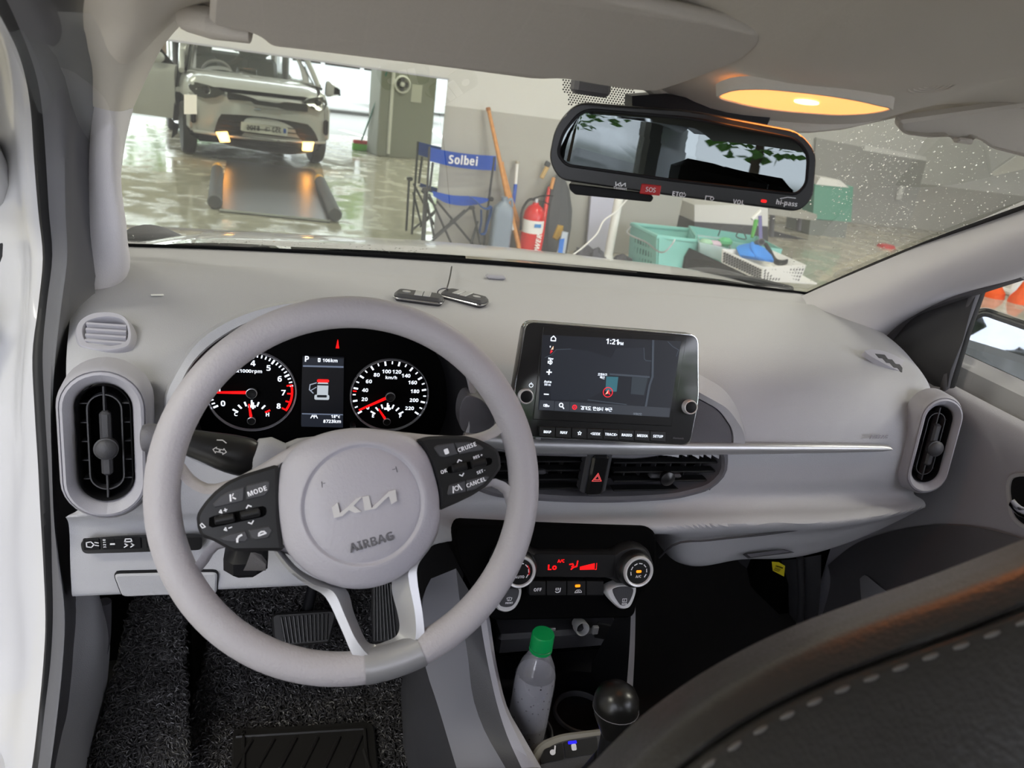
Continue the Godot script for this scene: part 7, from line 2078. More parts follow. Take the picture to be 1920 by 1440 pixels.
	part("blue_print", Shape.new().loft([[w3(1285, 1340, 0.431), w3(1325, 1342, 0.431), w3(1345, 1200, 0.431), w3(1302, 1210, 0.431)], [w3(1287, 1338, 0.436), w3(1323, 1340, 0.436), w3(1342, 1204, 0.436), w3(1304, 1213, 0.436)]]), paint(Color(0.10, 0.45, 0.82), 0.5), bo)
	# pale board, stand and cable, rags
	var pb := thing("pale_board", "pale lavender board leaning against the end wall behind the stand", "board", w4(400, 770, 0.05))
	part("board", slab([w4(292, 740, 0.06), w4(452, 760, 0.06), w4(502, 330, 0.03), w4(330, 300, 0.03)], back * 0.02), paint(Color(0.74, 0.74, 0.80), 0.6), pb)
	var st := thing("white_stand", "white tubular stand with round foot before the end wall", "stand", w4(440, 790, 0.45))
	var f0 := w4(438, 770, 0.45)
	var f1 := w4(525, 300, 0.45)
	part("tube", Shape.new().tube([f0, f1], 0.034, 16), M.line, st)
	part("foot", Shape.new().lathe([Vector2(0.11, -0.03), Vector2(0.11, -0.015), Vector2(0.05, 0.01), Vector2(0.036, 0.05)], 28, Transform3D(Basis(), f0)), M.line, st)
	var cb := single("power_cable", Shape.new().tube(cr([w4(590, 330, 0.5), w4(500, 430, 0.52), w4(410, 500, 0.55), w4(370, 580, 0.6), w4(290, 660, 0.65), w4(180, 750, 0.8), w4(140, 800, 0.9)], 40), 0.006, 6), M.line, "thin white cable running down past the stand", "cable")
	for k in [[280, 725, 0.5, 0.09], [370, 745, 0.6, 0.07], [545, 785, 0.5, 0.10]]:
		var c := w4(k[0], k[1], k[2])
		var l := []
		var s := Shape.new()
		for i in 7:
			var r := []
			for q in 14: r.append(c + Vector3(cos(TAU * q / 14) * k[3] * sin(PI * (i + 0.5) / 7.0) * rng.randf_range(0.8, 1.3), -0.05 + 0.11 * cos(PI * (i + 0.5) / 7.0) * rng.randf_range(0.7, 1.2), sin(TAU * q / 14) * -k[3] * sin(PI * (i + 0.5) / 7.0)))
			l.append(r)
		l.reverse()
		s.loft(l)
		single("rag", s, paint(Color(0.30, 0.30, 0.33), 0.9), ["crumpled dark rag on the floor left of the stand", "crumpled dark rag at the stand's foot", "crumpled dark rag between stand and green crate"][0 if k[0] < 300 else (1 if k[0] < 500 else 2)], "rag", "rags on the floor", 70)

# ---------------------------------------------------------------- shelf, baskets and the far bench on the right
func prism4(b: Array, t: Array, thick: float) -> Shape:
	# open box from four bottom and four top corners: each wall a plate
	var s := Shape.new()
	for i in 4:
		var j := (i + 1) % 4
		var n: Vector3 = (b[j] - b[i]).cross(t[i] - b[i]).normalized() * thick
		s.loft([[b[i], b[j], t[j], t[i]], [b[i] + n, b[j] + n, t[j] + n, t[i] + n]])
	s.loft([[b[0], b[1], b[2], b[3]], [b[0] + Vector3(0, thick, 0), b[1] + Vector3(0, thick, 0), b[2] + Vector3(0, thick, 0), b[3] + Vector3(0, thick, 0)]])
	return s
func build_shelf_things() -> void:
	var mint := paint(Color(0.50, 0.76, 0.72), 0.5)
	# green crate
	var tp := [w4(608, 520, 0.35), w4(790, 608, 0.95), w4(1062, 640, 0.95), w4(1010, 560, 0.30)]
	var bt := [w4(590, 815, 0.45), w4(785, 850, 0.95), w4(975, 850, 0.95), w4(960, 800, 0.40)]
	var cr0 := thing("green_crate", "mint green plastic crate with wire handles on the floor", "crate", (bt[0] + bt[2]) / 2)
	part("walls", prism4(bt, tp, 0.012), mint, cr0)
	var rim := []
	for i in 4:
		for q in 4: rim.append(tp[i].lerp(tp[(i + 1) % 4], q / 4.0))
	part("rim", Shape.new().ring(rim, 0.018, 8), mint, cr0)
	for side in [[0, 1], [1, 2]]:
		for i in 9:
			for j in 3:
				var u := 0.1 + i * 0.1
				var v := 0.14 + j * 0.24
				var p: Vector3 = bt[side[0]].lerp(bt[side[1]], u).lerp(tp[side[0]].lerp(tp[side[1]], u), v)
				var q: Vector3 = bt[side[0]].lerp(bt[side[1]], u).lerp(tp[side[0]].lerp(tp[side[1]], u), v + 0.14)
				var nrm: Vector3 = (bt[side[1]] - bt[side[0]]).cross(tp[side[0]] - bt[side[0]]).normalized()
				part("slot", Shape.new().tube([p + nrm * 0.001, q + nrm * 0.001], 0.007, 6), paint(Color(0.22, 0.40, 0.38), 0.7), cr0)
	part("wire_handle", Shape.new().tube(cr([w4(600, 535, 0.5), w4(575, 575, 0.6), w4(700, 640, 0.8), w4(850, 700, 1.05), w4(885, 660, 1.05), w4(905, 625, 1.0)], 24), 0.006, 6), M.satin, cr0)
	# wide mint basket behind the tub
	var t2 := [w4(1010, 530, 0.2), w4(1060, 600, 0.9), w4(1640, 690, 0.9), w4(1470, 600, 0.2)]
	var b2 := []
	for p in t2: b2.append(p + Vector3(0, -0.22, 0))
	var ba := thing("mint_basket", "wide mint green basket behind the translucent tub", "basket", (b2[0] + b2[2]) / 2)
	part("walls", prism4(b2, t2, 0.012), mint, ba)
	for k in [[700, 505, 760, 560], [760, 520, 850, 590], [1200, 580, 1260, 530], [1260, 540, 1360, 520], [1330, 590, 1420, 540]]:
		pass
	single("wire_coil", Shape.new().tube(cr([w4(1205, 600, 0.5), w4(1230, 545, 0.5), w4(1310, 530, 0.5), w4(1370, 560, 0.5), w4(1400, 620, 0.5), w4(1330, 600, 0.5), w4(1400, 530, 0.5), w4(1450, 545, 0.5), w4(1460, 600, 0.5)], 40), 0.005, 6), M.dark, "thin dark wire coiled over the mint basket", "wire")
	# low black shelf with white top
	var s := thing("low_shelf", "low black shelf with a white top under the white basket", "shelf", w4(1300, 880, 1.1))
	part("black_front", slab([w4(968, 845, 1.0), w4(1400, 900, 1.3), w4(1490, 912, 1.35), w4(1230, 785, 1.25), w4(1020, 688, 1.0), w4(985, 750, 1.0)], back_of() * 0.03), M.black, s)
	part("white_top", Shape.new().loft([[w4(1232, 786, 1.25), w4(1490, 912, 1.36), w4(1890, 935, 1.2), w4(1500, 720, 0.7)], [w4(1232, 778, 1.25), w4(1490, 904, 1.36), w4(1890, 927, 1.2), w4(1500, 712, 0.7)]]), M.line, s, "white top")
	part("inner_board", slab([w4(1005, 830, 0.9), w4(1150, 850, 1.0), w4(1120, 790, 1.0), w4(1020, 745, 0.9)], back_of() * 0.02), mint, s)
	# white perforated basket
	var wb := [w4(1232, 782, 1.28), w4(1505, 906, 1.38), w4(1762, 922, 1.25), w4(1560, 800, 1.0)]
	var wt := [w4(1238, 690, 1.30), w4(1512, 815, 1.42), w4(1812, 800, 1.26), w4(1580, 700, 1.0)]
	var bk := thing("white_basket", "white perforated plastic basket holding a blue cloth on the low shelf", "basket", (wb[0] + wb[2]) / 2)
	var white := paint(Color(0.92, 0.92, 0.90), 0.45)
	part("walls", prism4(wb, wt, 0.006), white, bk)
	var hl := Shape.new()
	for side in [[0, 1, 15], [1, 2, 13]]:
		for i in side[2]:
			for j in 4:
				var u: float = (i + 0.7) / (side[2] + 0.4)
				var v := 0.16 + j * 0.2
				if side[0] == 1 and j == 3 and i > 3 and i < 8: continue
				var p: Vector3 = wb[side[0]].lerp(wb[side[1]], u).lerp(wt[side[0]].lerp(wt[side[1]], u), v)
				var nrm: Vector3 = (wb[side[1]] - wb[side[0]]).cross(wt[side[0]] - wb[side[0]]).normalized()
				var e: Vector3 = (wb[side[1]] - wb[side[0]]).normalized()
				hl.plate(oval(0.020, 0.022, 8), 0.0061, 0.0075, PackedVector2Array(), 0, Transform3D(Basis(e, nrm.cross(e), nrm), p))
	var ho := part("holes", hl, paint(Color(0.25, 0.25, 0.25), 0.9), bk, "round holes")
	ho.set_meta("kind", "stuff")
	# blue cloth and tools in it
	var bc := thing("blue_cloth", "bright blue microfibre cloth heaped in the white basket", "cloth", w4(1460, 740, 1.25))
	part("heap", Shape.new().grid(sheet([[w4(1345, 665, 1.1), w4(1420, 650, 1.1), w4(1500, 668, 1.1), w4(1560, 700, 1.1)], [w4(1338, 700, 1.25), w4(1410, 690, 1.3), w4(1480, 685, 1.28), w4(1575, 730, 1.2)], [w4(1355, 735, 1.3), w4(1440, 738, 1.36), w4(1510, 745, 1.32), w4(1590, 765, 1.25)], [w4(1365, 750, 1.28), w4(1450, 765, 1.3), w4(1530, 775, 1.3), w4(1585, 785, 1.2)]], 20, 16)), paint(Color(0.20, 0.52, 0.85), 0.95), bc, "", 60)
	part("fold", Shape.new().tube(cr([w4(1440, 655, 1.2), w4(1450, 700, 1.33), w4(1475, 745, 1.36)], 10), 0.018, 8), paint(Color(0.20, 0.52, 0.85), 0.95), bc)
	var hs := single("black_strap", Shape.new().tube(cr([w4(1530, 650, 1.1), w4(1560, 700, 1.18), w4(1590, 760, 1.2), w4(1650, 785, 1.15), w4(1710, 768, 1.1)], 20), 0.022, 8, 3, 0.4), M.black, "black strap hanging over the white basket", "strap")
	var gt := thing("spray_nozzle", "grey round spray nozzle lying on the blue cloth", "nozzle", w4(1490, 645, 1.1))
	part("tube", Shape.new().tube([w4(1470, 650, 1.05), w4(1492, 645, 1.15), w4(1505, 640, 1.2)], [0.022, 0.026, 0.026], 14), M.mid, gt)
	part("bore", Shape.new().tube([w4(1503, 641, 1.19), w4(1507, 640, 1.205)], 0.018, 14), M.black, gt)
	var pk := thing("squeegee", "purple and white squeegee standing in the baskets", "squeegee", w4(1500, 600, 1.0))
	part("handle", Shape.new().tube([w4(1500, 620, 1.0), w4(1495, 460, 0.95)], 0.018, 8, 3, 0.6), paint(Color(0.42, 0.40, 0.60), 0.5), pk)
	part("blade", Shape.new().tube([w4(1440, 485, 0.95), w4(1500, 425, 0.95)], 0.015, 8), M.line, pk)
	var gb := single("green_brush", Shape.new().tube([w4(1440, 610, 1.0), w4(1470, 490, 0.95)], [0.012, 0.018], 8), paint(Color(0.30, 0.62, 0.25), 0.6), "green brush handle standing beside the squeegee", "brush")
	# translucent tub
	var tt := [w4(1070, 590, 0.85), w4(1075, 640, 1.05), w4(1290, 690, 1.1), w4(1290, 620, 0.85)]
	var tb := [w4(1075, 680, 0.9), w4(1080, 715, 1.05), w4(1230, 775, 1.12), w4(1260, 720, 0.9)]
	var tub := thing("storage_tub", "translucent plastic tub of pale packets between crate and white basket", "tub", (tb[0] + tb[2]) / 2)
	part("walls", prism4(tb, tt, 0.008), paint(Color(0.72, 0.82, 0.82, 0.5), 0.3, 0.0, {"transparency": BaseMaterial3D.TRANSPARENCY_ALPHA}), tub)
	var pc := [Color(0.62, 0.78, 0.66), Color(0.80, 0.72, 0.78), Color(0.80, 0.82, 0.84), Color(0.35, 0.70, 0.48)]
	for i in 4:
		var c := w4([1120, 1180, 1215, 1255][i], [650, 660, 700, 640][i], 0.98)
		single("packet", Shape.new().box(c, Vector3(0.10, 0.06, 0.08), 0.02, Transform3D()), paint(pc[i], 0.6), ["pale green packet in the translucent tub", "pale pink packet in the translucent tub", "pale grey packet in the translucent tub", "bright green packet at the tub's rim"][i], "packet", "packets in the tub")
	# white counter behind the crate
	var wc := thing("white_counter", "white counter with dark base behind the mint basket", "counter", Vector3(4.6, 0, -7.6))
	var k0 := [Z(1302, 384, -7.2), Z(1440, 384, -7.2), Z(1440, 425, -7.2), Z(1302, 416, -7.2)]
	k0.reverse()
	part("white_front", slab(k0, Vector3(0, 0, -0.5)), M.line, wc)
	var k1 := [Z(1302, 416, -7.18), Z(1440, 425, -7.18), Z(1440, 470, -7.18), Z(1302, 460, -7.18)]
	k1.reverse()
	part("dark_base", slab(k1, Vector3(0, 0, -0.45)), M.dark, wc)
	# work bench, bins, panel on the far wall
	var wbn := thing("work_bench", "pale work bench with dark lower rail at the back of the recess", "bench", Vector3(5.2, 0, -8.0))
	var r0 := [Z(1446, 436, -7.6), Z(1520, 448, -7.6), Z(1520, 456, -7.6), Z(1446, 444, -7.6)]
	r0.reverse()
	part("lower_rail", slab([Z(1445, 447, -7.6), Z(1516, 462, -7.6), Z(1516, 450, -7.6), Z(1445, 432, -7.6)], Vector3(0, 0, -0.05)), M.dark, wbn)
	part("leg", Shape.new().tube([Z(1449, 395, -7.6), Z(1445, 450, -7.6)], 0.03, 8), M.mid, wbn)
	part("leg", Shape.new().tube([Z(1500, 405, -7.6), Z(1497, 432, -7.6)], 0.03, 8), M.mid, wbn)
	part("top", slab([Z(1440, 402, -7.5), Z(1530, 414, -7.5), Z(1532, 402, -7.5), Z(1442, 390, -7.5)], Vector3(0, 0, -0.5)), M.wall_beige, wbn)
	var gbx := thing("green_bin", "sea-green plastic bin stacked on a grey cabinet in the recess", "bin", Z(1558, 412, -8.0))
	part("body", slab([Z(1524, 412, -8.0), Z(1596, 416, -8.0), Z(1600, 350, -8.0), Z(1528, 345, -8.0)], Vector3(0, 0, -0.5)), paint(Color(0.40, 0.62, 0.54), 0.6), gbx)
	part("contents", slab([Z(1530, 346, -7.99), Z(1592, 352, -7.99), Z(1575, 338, -7.99), Z(1538, 332, -7.99)], Vector3(0, 0, -0.3)), M.line, gbx)
	var gc := thing("grey_cabinet", "grey metal cabinet under the green bin", "cabinet", Z(1548, 472, -8.0))
	part("body", slab([Z(1514, 460, -8.0), Z(1580, 474, -8.0), Z(1590, 416, -8.0), Z(1520, 410, -8.0)], Vector3(0, 0, -0.5)), paint(Color(0.50, 0.52, 0.50), 0.5), gc)
	part("handle", Shape.new().box(Z(1530, 454, -7.98), Vector3(0.16, 0.03, 0.02), 0.005), M.dark, gc)
	var dp := thing("dark_panel", "dark grey glazed panel on the far wall behind the wet glass", "panel", Z(1640, 470, -9.5))
	part("sheet", slab([Z(1520, 470, -9.56), Z(1690, 480, -9.56), Z(1738, 300, -9.56), Z(1530, 258, -9.56)], Vector3(0, 0, -0.02)), paint(Color(0.66, 0.66, 0.64), 0.25), dp)
	part("bright_strip", slab([Z(1620, 282, -9.55), Z(1738, 302, -9.55), Z(1736, 294, -9.55), Z(1622, 272, -9.55)], Vector3(0, 0, -0.01)), paint(Color(0.9, 0.9, 0.88), 0.2), dp)
	var sw := thing("wall_switch", "cream switch plate on the dark panel of the far wall", "switch", Z(1688, 362, -9.5))
	part("plate", Shape.new().box(Z(1688, 362, -9.52), Vector3(0.10, 0.20, 0.02), 0.008), M.wall_white, sw)
	part("rocker", Shape.new().box(Z(1688, 360, -9.505), Vector3(0.04, 0.08, 0.02), 0.006), M.line, sw)
	var rr := thing("red_drum", "red and white drum on the recess floor beyond the wet windscreen", "drum", Z(1658, 482, -7.6))
	var dc := Z(1658, 474, -7.6)
	part("drum", Shape.new().lathe([Vector2(0.10, -0.14), Vector2(0.13, -0.10), Vector2(0.13, 0.04), Vector2(0.09, 0.10), Vector2(0.001, 0.11)], 24, Transform3D(Basis(), dc)), paint(Color(0.72, 0.18, 0.18), 0.5), rr)
	part("white_band", Shape.new().lathe([Vector2(0.132, -0.08), Vector2(0.132, -0.02)], 24, Transform3D(Basis(), dc), 0), M.line, rr)
	# things on the floor beyond the passenger window
	for k in [[1862, 546, 0.07], [1910, 558, 0.05]]:
		var c := Y(k[0], k[1], 0.05)
		single("orange_cloth", Shape.new().lathe([Vector2(k[2] * 1.6, -0.05), Vector2(k[2] * 1.5, 0.0), Vector2(k[2] * 0.8, 0.06), Vector2(k[2] * 0.2, 0.16), Vector2(0.005, 0.18)], 12, Transform3D(Basis(), c)), paint(Color(0.92, 0.36, 0.12), 0.8), ["larger orange cloth on the floor seen through the passenger window", "smaller orange cloth on the floor seen through the passenger window"][0 if k[2] > 0.06 else 1], "cloth", "orange cloths", 30)
	var pp := thing("white_post", "white post on the floor seen through the passenger window", "post", Y(1893, 552, 0.0))
	part("post", Shape.new().box(Y(1893, 552, 0.0) + Vector3(0, 0.35, 0), Vector3(0.14, 0.7, 0.14), 0.02), M.line, pp)
	part("foot", Shape.new().box(Y(1893, 552, 0.0) + Vector3(0, 0.03, 0), Vector3(0.24, 0.06, 0.24), 0.02), M.line, pp)
func back_of() -> Vector3:
	return -WN

# ---------------------------------------------------------------- the car's own outside, which the wall mirror shows
func rz(list: Array, zs) -> Array:
	# points of the mirrored front, measured in a four-fold enlargement that starts at (200, 40)
	var out := []
	for i in list.size(): out.append(RZ(200 + list[i][0] * 0.25, 40 + list[i][1] * 0.25, zs[i] if zs is Array else zs))
	return out
func nose_z(x: float) -> float:
	return -2.17 + 0.30 * pow(absf(x) / 0.78, 2.6)
func on_nose(zx: float, zy: float, off := 0.0) -> Vector3:
	var p := RZ(200 + zx * 0.25, 40 + zy * 0.25, -2.1)
	for i in 3: p = RZ(200 + zx * 0.25, 40 + zy * 0.25, nose_z(p.x) - off)
	return p
func nose_plate(called: String, outline: Array, off0: float, off1: float, m: Material, t: Node3D, label := "") -> MeshInstance3D:
	var a := []
	var b := []
	var pts := lin(outline.map(func(q): return Vector2(q[0], q[1])) + [Vector2(outline[0][0], outline[0][1])], 41).slice(0, 40)
	for p in pts:
		a.append(on_nose(p.x, p.y, off0))
		b.append(on_nose(p.x, p.y, off1))
	return part(called, Shape.new().loft([a, b]), m, t, label)

func build_car_front() -> void:
	var t := thing("car_body", "white small car body around the cabin, its front seen in the wall mirror", "car", Vector3(0, 0.15, -0.4))
	# bonnet
	var rows := []
	for k in [[-1.47, 0.902, 0.70], [-1.56, 0.897, 0.70], [-1.68, 0.880, 0.69], [-1.82, 0.852, 0.67], [-1.95, 0.815, 0.64], [-2.04, 0.775, 0.60]]:
		var r := []
		for s in [1.0, 0.85, 0.5, 0.0, -0.5, -0.85, -1.0]: r.append(Vector3(s * k[2], k[1] + 0.012 * (1 - s * s) - (0.016 if absf(s) > 0.99 else 0.0), k[0] + 0.10 * s * s * (1.0 if k[0] < -1.5 else 0.6)))
		rows.append(r)
	part("bonnet", Shape.new().grid(sheet(rows, 40, 30)), M.body, t, "white bonnet", 60)
	# front skin below the bonnet edge
	rows = []
	for k in [[0.735, 0.69], [0.71, 0.745], [0.66, 0.775], [0.55, 0.785], [0.44, 0.785], [0.36, 0.775], [0.30, 0.75]]:
		var r := []
		for s in [1.0, 0.95, 0.8, 0.5, 0.2, 0.0, -0.2, -0.5, -0.8, -0.95, -1.0]:
			var x: float = s * k[1]
			var z := nose_z(x) + (0.10 if k[0] > 0.72 else 0.0) + (0.02 if k[0] < 0.38 else 0.0)
			r.append(Vector3(x, k[0] + (0.012 * (1 - s * s) if k[0] > 0.7 else 0.0), z))
		rows.append(r)
	part("front_bumper", Shape.new().grid(sheet(rows, 60, 36)), M.body, t, "white bumper", 60)
	var dk := paint(Color(0.07, 0.065, 0.06), 0.5)
	nose_plate("upper_grille", [[905, 530], [1000, 548], [1090, 570], [1130, 592], [1290, 615], [1340, 603], [1510, 625], [1510, 680], [1400, 672], [1330, 664], [1280, 648], [1110, 624], [1080, 600], [900, 585]], -0.02, 0.03, dk, t, "narrow dark grille")
	nose_plate("grille_strip", [[1080, 598], [1110, 624], [1280, 648], [1330, 664], [1330, 676], [1275, 660], [1105, 636], [1075, 610]], -0.02, 0.036, M.satin, t)
	var lg := nose_plate("lower_grille", [[860, 695], [1030, 704], [1190, 720], [1400, 752], [1520, 775], [1560, 830], [1595, 910], [1560, 985], [1370, 1000], [1170, 975], [900, 930], [800, 850], [830, 740]], -0.02, 0.022, dk, t, "wide dark lower grille")
	for i in 5:
		var a := []
		for j in 9: a.append(on_nose(lerpf(850, 1550, j / 8.0), lerpf(740, 825, j / 8.0) + 34 * i, 0.024))
		part("grille_bar", Shape.new().tube(a, 0.006, 6), M.black, lg)
	var lip := []
	for i in 15:
		var x := -0.72 + i * 1.44 / 14.0
		lip.append(Vector3(x, 0.30, nose_z(x) - 0.012))
	part("lower_lip", Shape.new().tube(lip, 0.018, 8), M.body, t)
	# head lamps, swept back round the corners
	for sg in [-1.0, 1.0]:
		var o := [Vector3(0.405, 0.735, -2.105), Vector3(0.47, 0.775, -2.085), Vector3(0.56, 0.79, -2.02), Vector3(0.655, 0.80, -1.89), Vector3(0.712, 0.795, -1.82), Vector3(0.742, 0.76, -1.80), Vector3(0.738, 0.725, -1.86), Vector3(0.68, 0.665, -1.97), Vector3(0.60, 0.655, -2.05), Vector3(0.50, 0.68, -2.10)]
		var a := []
		var b := []
		for q in o:
			a.append(Vector3(q.x * sg, q.y, q.z + 0.03))
			b.append(Vector3(q.x * sg + sg * 0.012, q.y + 0.004, q.z - 0.028))
		if sg > 0:
			a.reverse()
			b.reverse()
		var hl := part("head_lamp", Shape.new().loft([a, b]), paint(Color(0.30, 0.30, 0.29), 0.12, 0.4), t, "swept-back head lamp")
		var p := Vector3(sg * 0.60, 0.745, -2.065)
		part("reflector", Shape.new().lathe([Vector2(0.026, 0.0), Vector2(0.040, 0.010), Vector2(0.044, 0.014)], 20, Transform3D(Basis(Vector3.RIGHT, -PI / 2), p), 0), M.chrome, hl)
		part("projector", Shape.new().lathe([Vector2(0.030, 0.0), Vector2(0.028, 0.010), Vector2(0.015, 0.018), Vector2(0.001, 0.020)], 20, Transform3D(Basis(Vector3.RIGHT, -PI / 2), p)), M.gloss, hl)
		part("air_curtain", Shape.new().box(Vector3.ZERO, Vector3(0.05, 0.17, 0.05), 0.015, Transform3D(Basis(Vector3.UP, sg * 0.9), Vector3(sg * 0.725, 0.47, -1.965))), M.black, t)
	# lit fog lamps
	for k in [[[818, 830], [905, 826], [928, 905], [852, 908]], [[1470, 905], [1556, 905], [1542, 975], [1466, 970]]]:
		var fl := nose_plate("fog_lamp", k, -0.01, 0.034, glow(Color(1.0, 0.80, 0.45), 5.0, Color(0.9, 0.9, 0.9)), t, "lit amber fog lamp")
		var c := Vector2.ZERO
		for q in k: c += Vector2(q[0], q[1]) / 4.0
		var al := OmniLight3D.new()
		al.name = "fog_light"
		al.light_color = Color(1.0, 0.6, 0.22)
		al.light_energy = 0.06
		al.light_size = 0.03
		al.shadow_enabled = true
		al.position = on_nose(c.x, c.y, 0.07) - t.position
		t.add_child(al)
	# number plate
	var pl := nose_plate("number_plate", [[1008, 752], [1360, 797], [1353, 863], [1003, 820]], -0.01, 0.036, paint(Color(0.88, 0.88, 0.86), 0.5), t, "white number plate")
	var pc := on_nose(1180, 808, 0.038)
	var px := frame(pc, Vector3.LEFT, Vector3.UP)
	var ps := Shape.new()
	letters(ps, "352", 0.052, px.translated_local(Vector3(-0.135, 0, 0)), true, 0.002, 1, 0.9)
	hangul(ps, [["m", "a"]], 0.05, px.translated_local(Vector3(-0.03, 0, 0)), 0.12)
	letters(ps, "8106", 0.052, px.translated_local(Vector3(0.115, 0, 0)), true, 0.002, 1, 0.9)
	part("lettering", ps, M.black, pl)
	part("blue_strip", Shape.new().box(Vector3(-0.225, 0, 0.001), Vector3(0.03, 0.05, 0.002), 0.0005, px), paint(Color(0.2, 0.35, 0.7), 0.5), pl)
	# emblem on the bonnet edge
	var em := on_nose(1130, 660, 0.012)
	part("emblem", Shape.new().box(em, Vector3(0.075, 0.026, 0.006), 0.003), M.chrome, t)
	# fenders, sills, roof and tail that enclose the cabin
	for sg in [-1.0, 1.0]:
		rows = []
		for k in [[0.88, 0.70], [0.84, 0.755], [0.75, 0.785], [0.64, 0.79]]:
			var r := []
			for z in [-1.05, -1.25, -1.45, -1.65, -1.85, -1.95]: r.append(Vector3(sg * (k[1] - (0.03 if z < -1.7 else 0.0) - (0.05 if z < -1.9 else 0.0)), k[0] - (0.04 if z < -1.7 else 0.0) - (0.05 if z < -1.9 else 0.0), z))
			if sg > 0: r.reverse()
			rows.append(r)
		part("fender", Shape.new().grid(sheet(rows, 20, 14)), M.body, t, "", 60)
		part("fender_front", Shape.new().box(Vector3(sg * 0.755, 0.50, -1.84), Vector3(0.05, 0.36, 0.16), 0.02), M.body, t)
		part("arch_liner", Shape.new().box(Vector3(sg * 0.66, 0.45, -1.42), Vector3(0.18, 0.5, 0.70), 0.05), M.hole, t)
		var wx2 := Transform3D(Basis(Vector3(0, 0, 1), -sg * PI / 2), Vector3(sg * 0.66, 0.285, -1.42))
		var ty := part("tyre", Shape.new().lathe([Vector2(0.19, 0.0), Vector2(0.265, 0.0), Vector2(0.284, 0.02), Vector2(0.285, 0.06), Vector2(0.284, 0.12), Vector2(0.268, 0.145), Vector2(0.20, 0.15)], 40, wx2), M.rubber_dark, t)
		part("wheel_disc", Shape.new().lathe([Vector2(0.20, 0.13), Vector2(0.19, 0.15), Vector2(0.05, 0.135), Vector2(0.001, 0.135)], 32, wx2), M.satin, ty)
		# roof rail / outer pillar
		part("outer_pillar", Shape.new().tube(cr([Vector3(sg * 0.775, 0.885, -1.34), Vector3(sg * 0.745, 1.07, -1.06), Vector3(sg * 0.695, 1.275, -0.70), Vector3(sg * 0.67, 1.39, -0.36), Vector3(sg * 0.66, 1.40, 0.3), Vector3(sg * 0.64, 1.36, 1.2)], 40), 0.032, 12), M.body, t, "", 60)
		part("rear_side", Shape.new().box(Vector3(sg * 0.765, 0.60, 0.85), Vector3(0.06, 0.68, 1.1), 0.02), M.body, t)
		part("rear_pillar", Shape.new().box(Vector3(sg * 0.69, 1.13, 1.20), Vector3(0.08, 0.5, 0.34), 0.03), M.body, t)
		part("center_pillar", Shape.new().box(Vector3(sg * 0.70, 1.12, 0.28), Vector3(0.08, 0.54, 0.13), 0.03), M.mid, t)
		part("sill", Shape.new().box(Vector3(sg * 0.735, 0.27, -0.3), Vector3(0.12, 0.14, 1.3), 0.03), M.body, t)
		part("rear_window", Shape.new().box(Vector3(sg * 0.715, 1.12, 0.70), Vector3(0.008, 0.44, 0.72), 0.002), M.tint, t, "tinted glass")
	part("passenger_door_skin", Shape.new().box(Vector3(0.775, 0.60, -0.42), Vector3(0.04, 0.62, 1.22), 0.018), M.body, t)
	rows = []
	for z in [1.35, 0.9, 0.2, -0.3, -0.55, -0.74]:
		var r := []
		for x in [-0.63, -0.4, 0.0, 0.4, 0.63]: r.append(Vector3(x, [1.37, 1.44, 1.465, 1.44, 1.385, 1.315][[1.35, 0.9, 0.2, -0.3, -0.55, -0.74].find(z)] - 0.03 * pow(absf(x) / 0.63, 2.0), z))
		rows.append(r)
	part("roof", Shape.new().grid(sheet(rows, 24, 24)), M.body, t, "", 60)
	part("tailgate", Shape.new().box(Vector3(0, 0.62, 1.42), Vector3(1.46, 0.74, 0.06), 0.02), M.body, t)
	part("tail_glass", Shape.new().box(Vector3(0, 1.17, 1.38), Vector3(1.24, 0.40, 0.02), 0.005), M.tint, t, "tinted glass")
	part("underbody", Shape.new().box(Vector3(0, 0.215, -0.4), Vector3(1.36, 0.05, 3.0), 0.02), M.hole, t)
	part("rear_floor", Shape.new().box(Vector3(0, 0.30, 0.85), Vector3(1.40, 0.06, 1.1), 0.02), M.hole, t)
	part("engine_bulkhead", Shape.new().box(Vector3(0, 0.62, -1.36), Vector3(1.36, 0.52, 0.03), 0.01), M.hole, t)
	for sg in [-1.0, 1.0]:
		var wr := Transform3D(Basis(Vector3(0, 0, 1), -sg * PI / 2), Vector3(sg * 0.64, 0.285, 0.95))
		part("tyre", Shape.new().lathe([Vector2(0.19, 0.0), Vector2(0.265, 0.0), Vector2(0.285, 0.03), Vector2(0.285, 0.12), Vector2(0.26, 0.145), Vector2(0.001, 0.15)], 32, wr), M.rubber_dark, t)
	# cowl and wipers below the windscreen
	var cw := []
	var cw2 := []
	for i in 25:
		var s := -1.0 + i / 12.0
		cw.append(glass_point(s, 0.0) + Vector3(0, -0.012, -0.05))
		cw2.append(glass_point(s, 0.02) + Vector3(0, -0.004, -0.004))
	part("cowl", Shape.new().grid([cw, cw2]), M.rubber_dark, t)
	for k in [[[560, 474], [700, 472], [790, 475], [870, 489]], [[1195, 512], [1290, 514], [1400, 524], [1482, 545]]]:
		var w := []
		for q in k: w.append(Z(q[0], q[1], -1.53))
		var wi := part("wiper", Shape.new().tube(cr(w, 12), [0.003, 0.004, 0.005, 0.006, 0.007, 0.008, 0.009, 0.009, 0.010, 0.010, 0.011, 0.012], 8), M.rubber_dark, t, "black wiper arm")
	# wing mirror on the passenger side of the body is built with the passenger door; the open driver's door follows
	build_open_door()
	# rear bench with headrests, dark, seen only in the inside mirror
	var rb := thing("rear_bench", "dark rear seat bench behind the front seats, visible in the rear-view mirror", "car seat", Vector3(0, 0.3, 0.85))
	var lea := paint(Color(0.14, 0.14, 0.145), 0.5)
	part("cushion", Shape.new().box(Vector3(0, 0.48, 0.72), Vector3(1.26, 0.22, 0.5), 0.06), lea, rb)
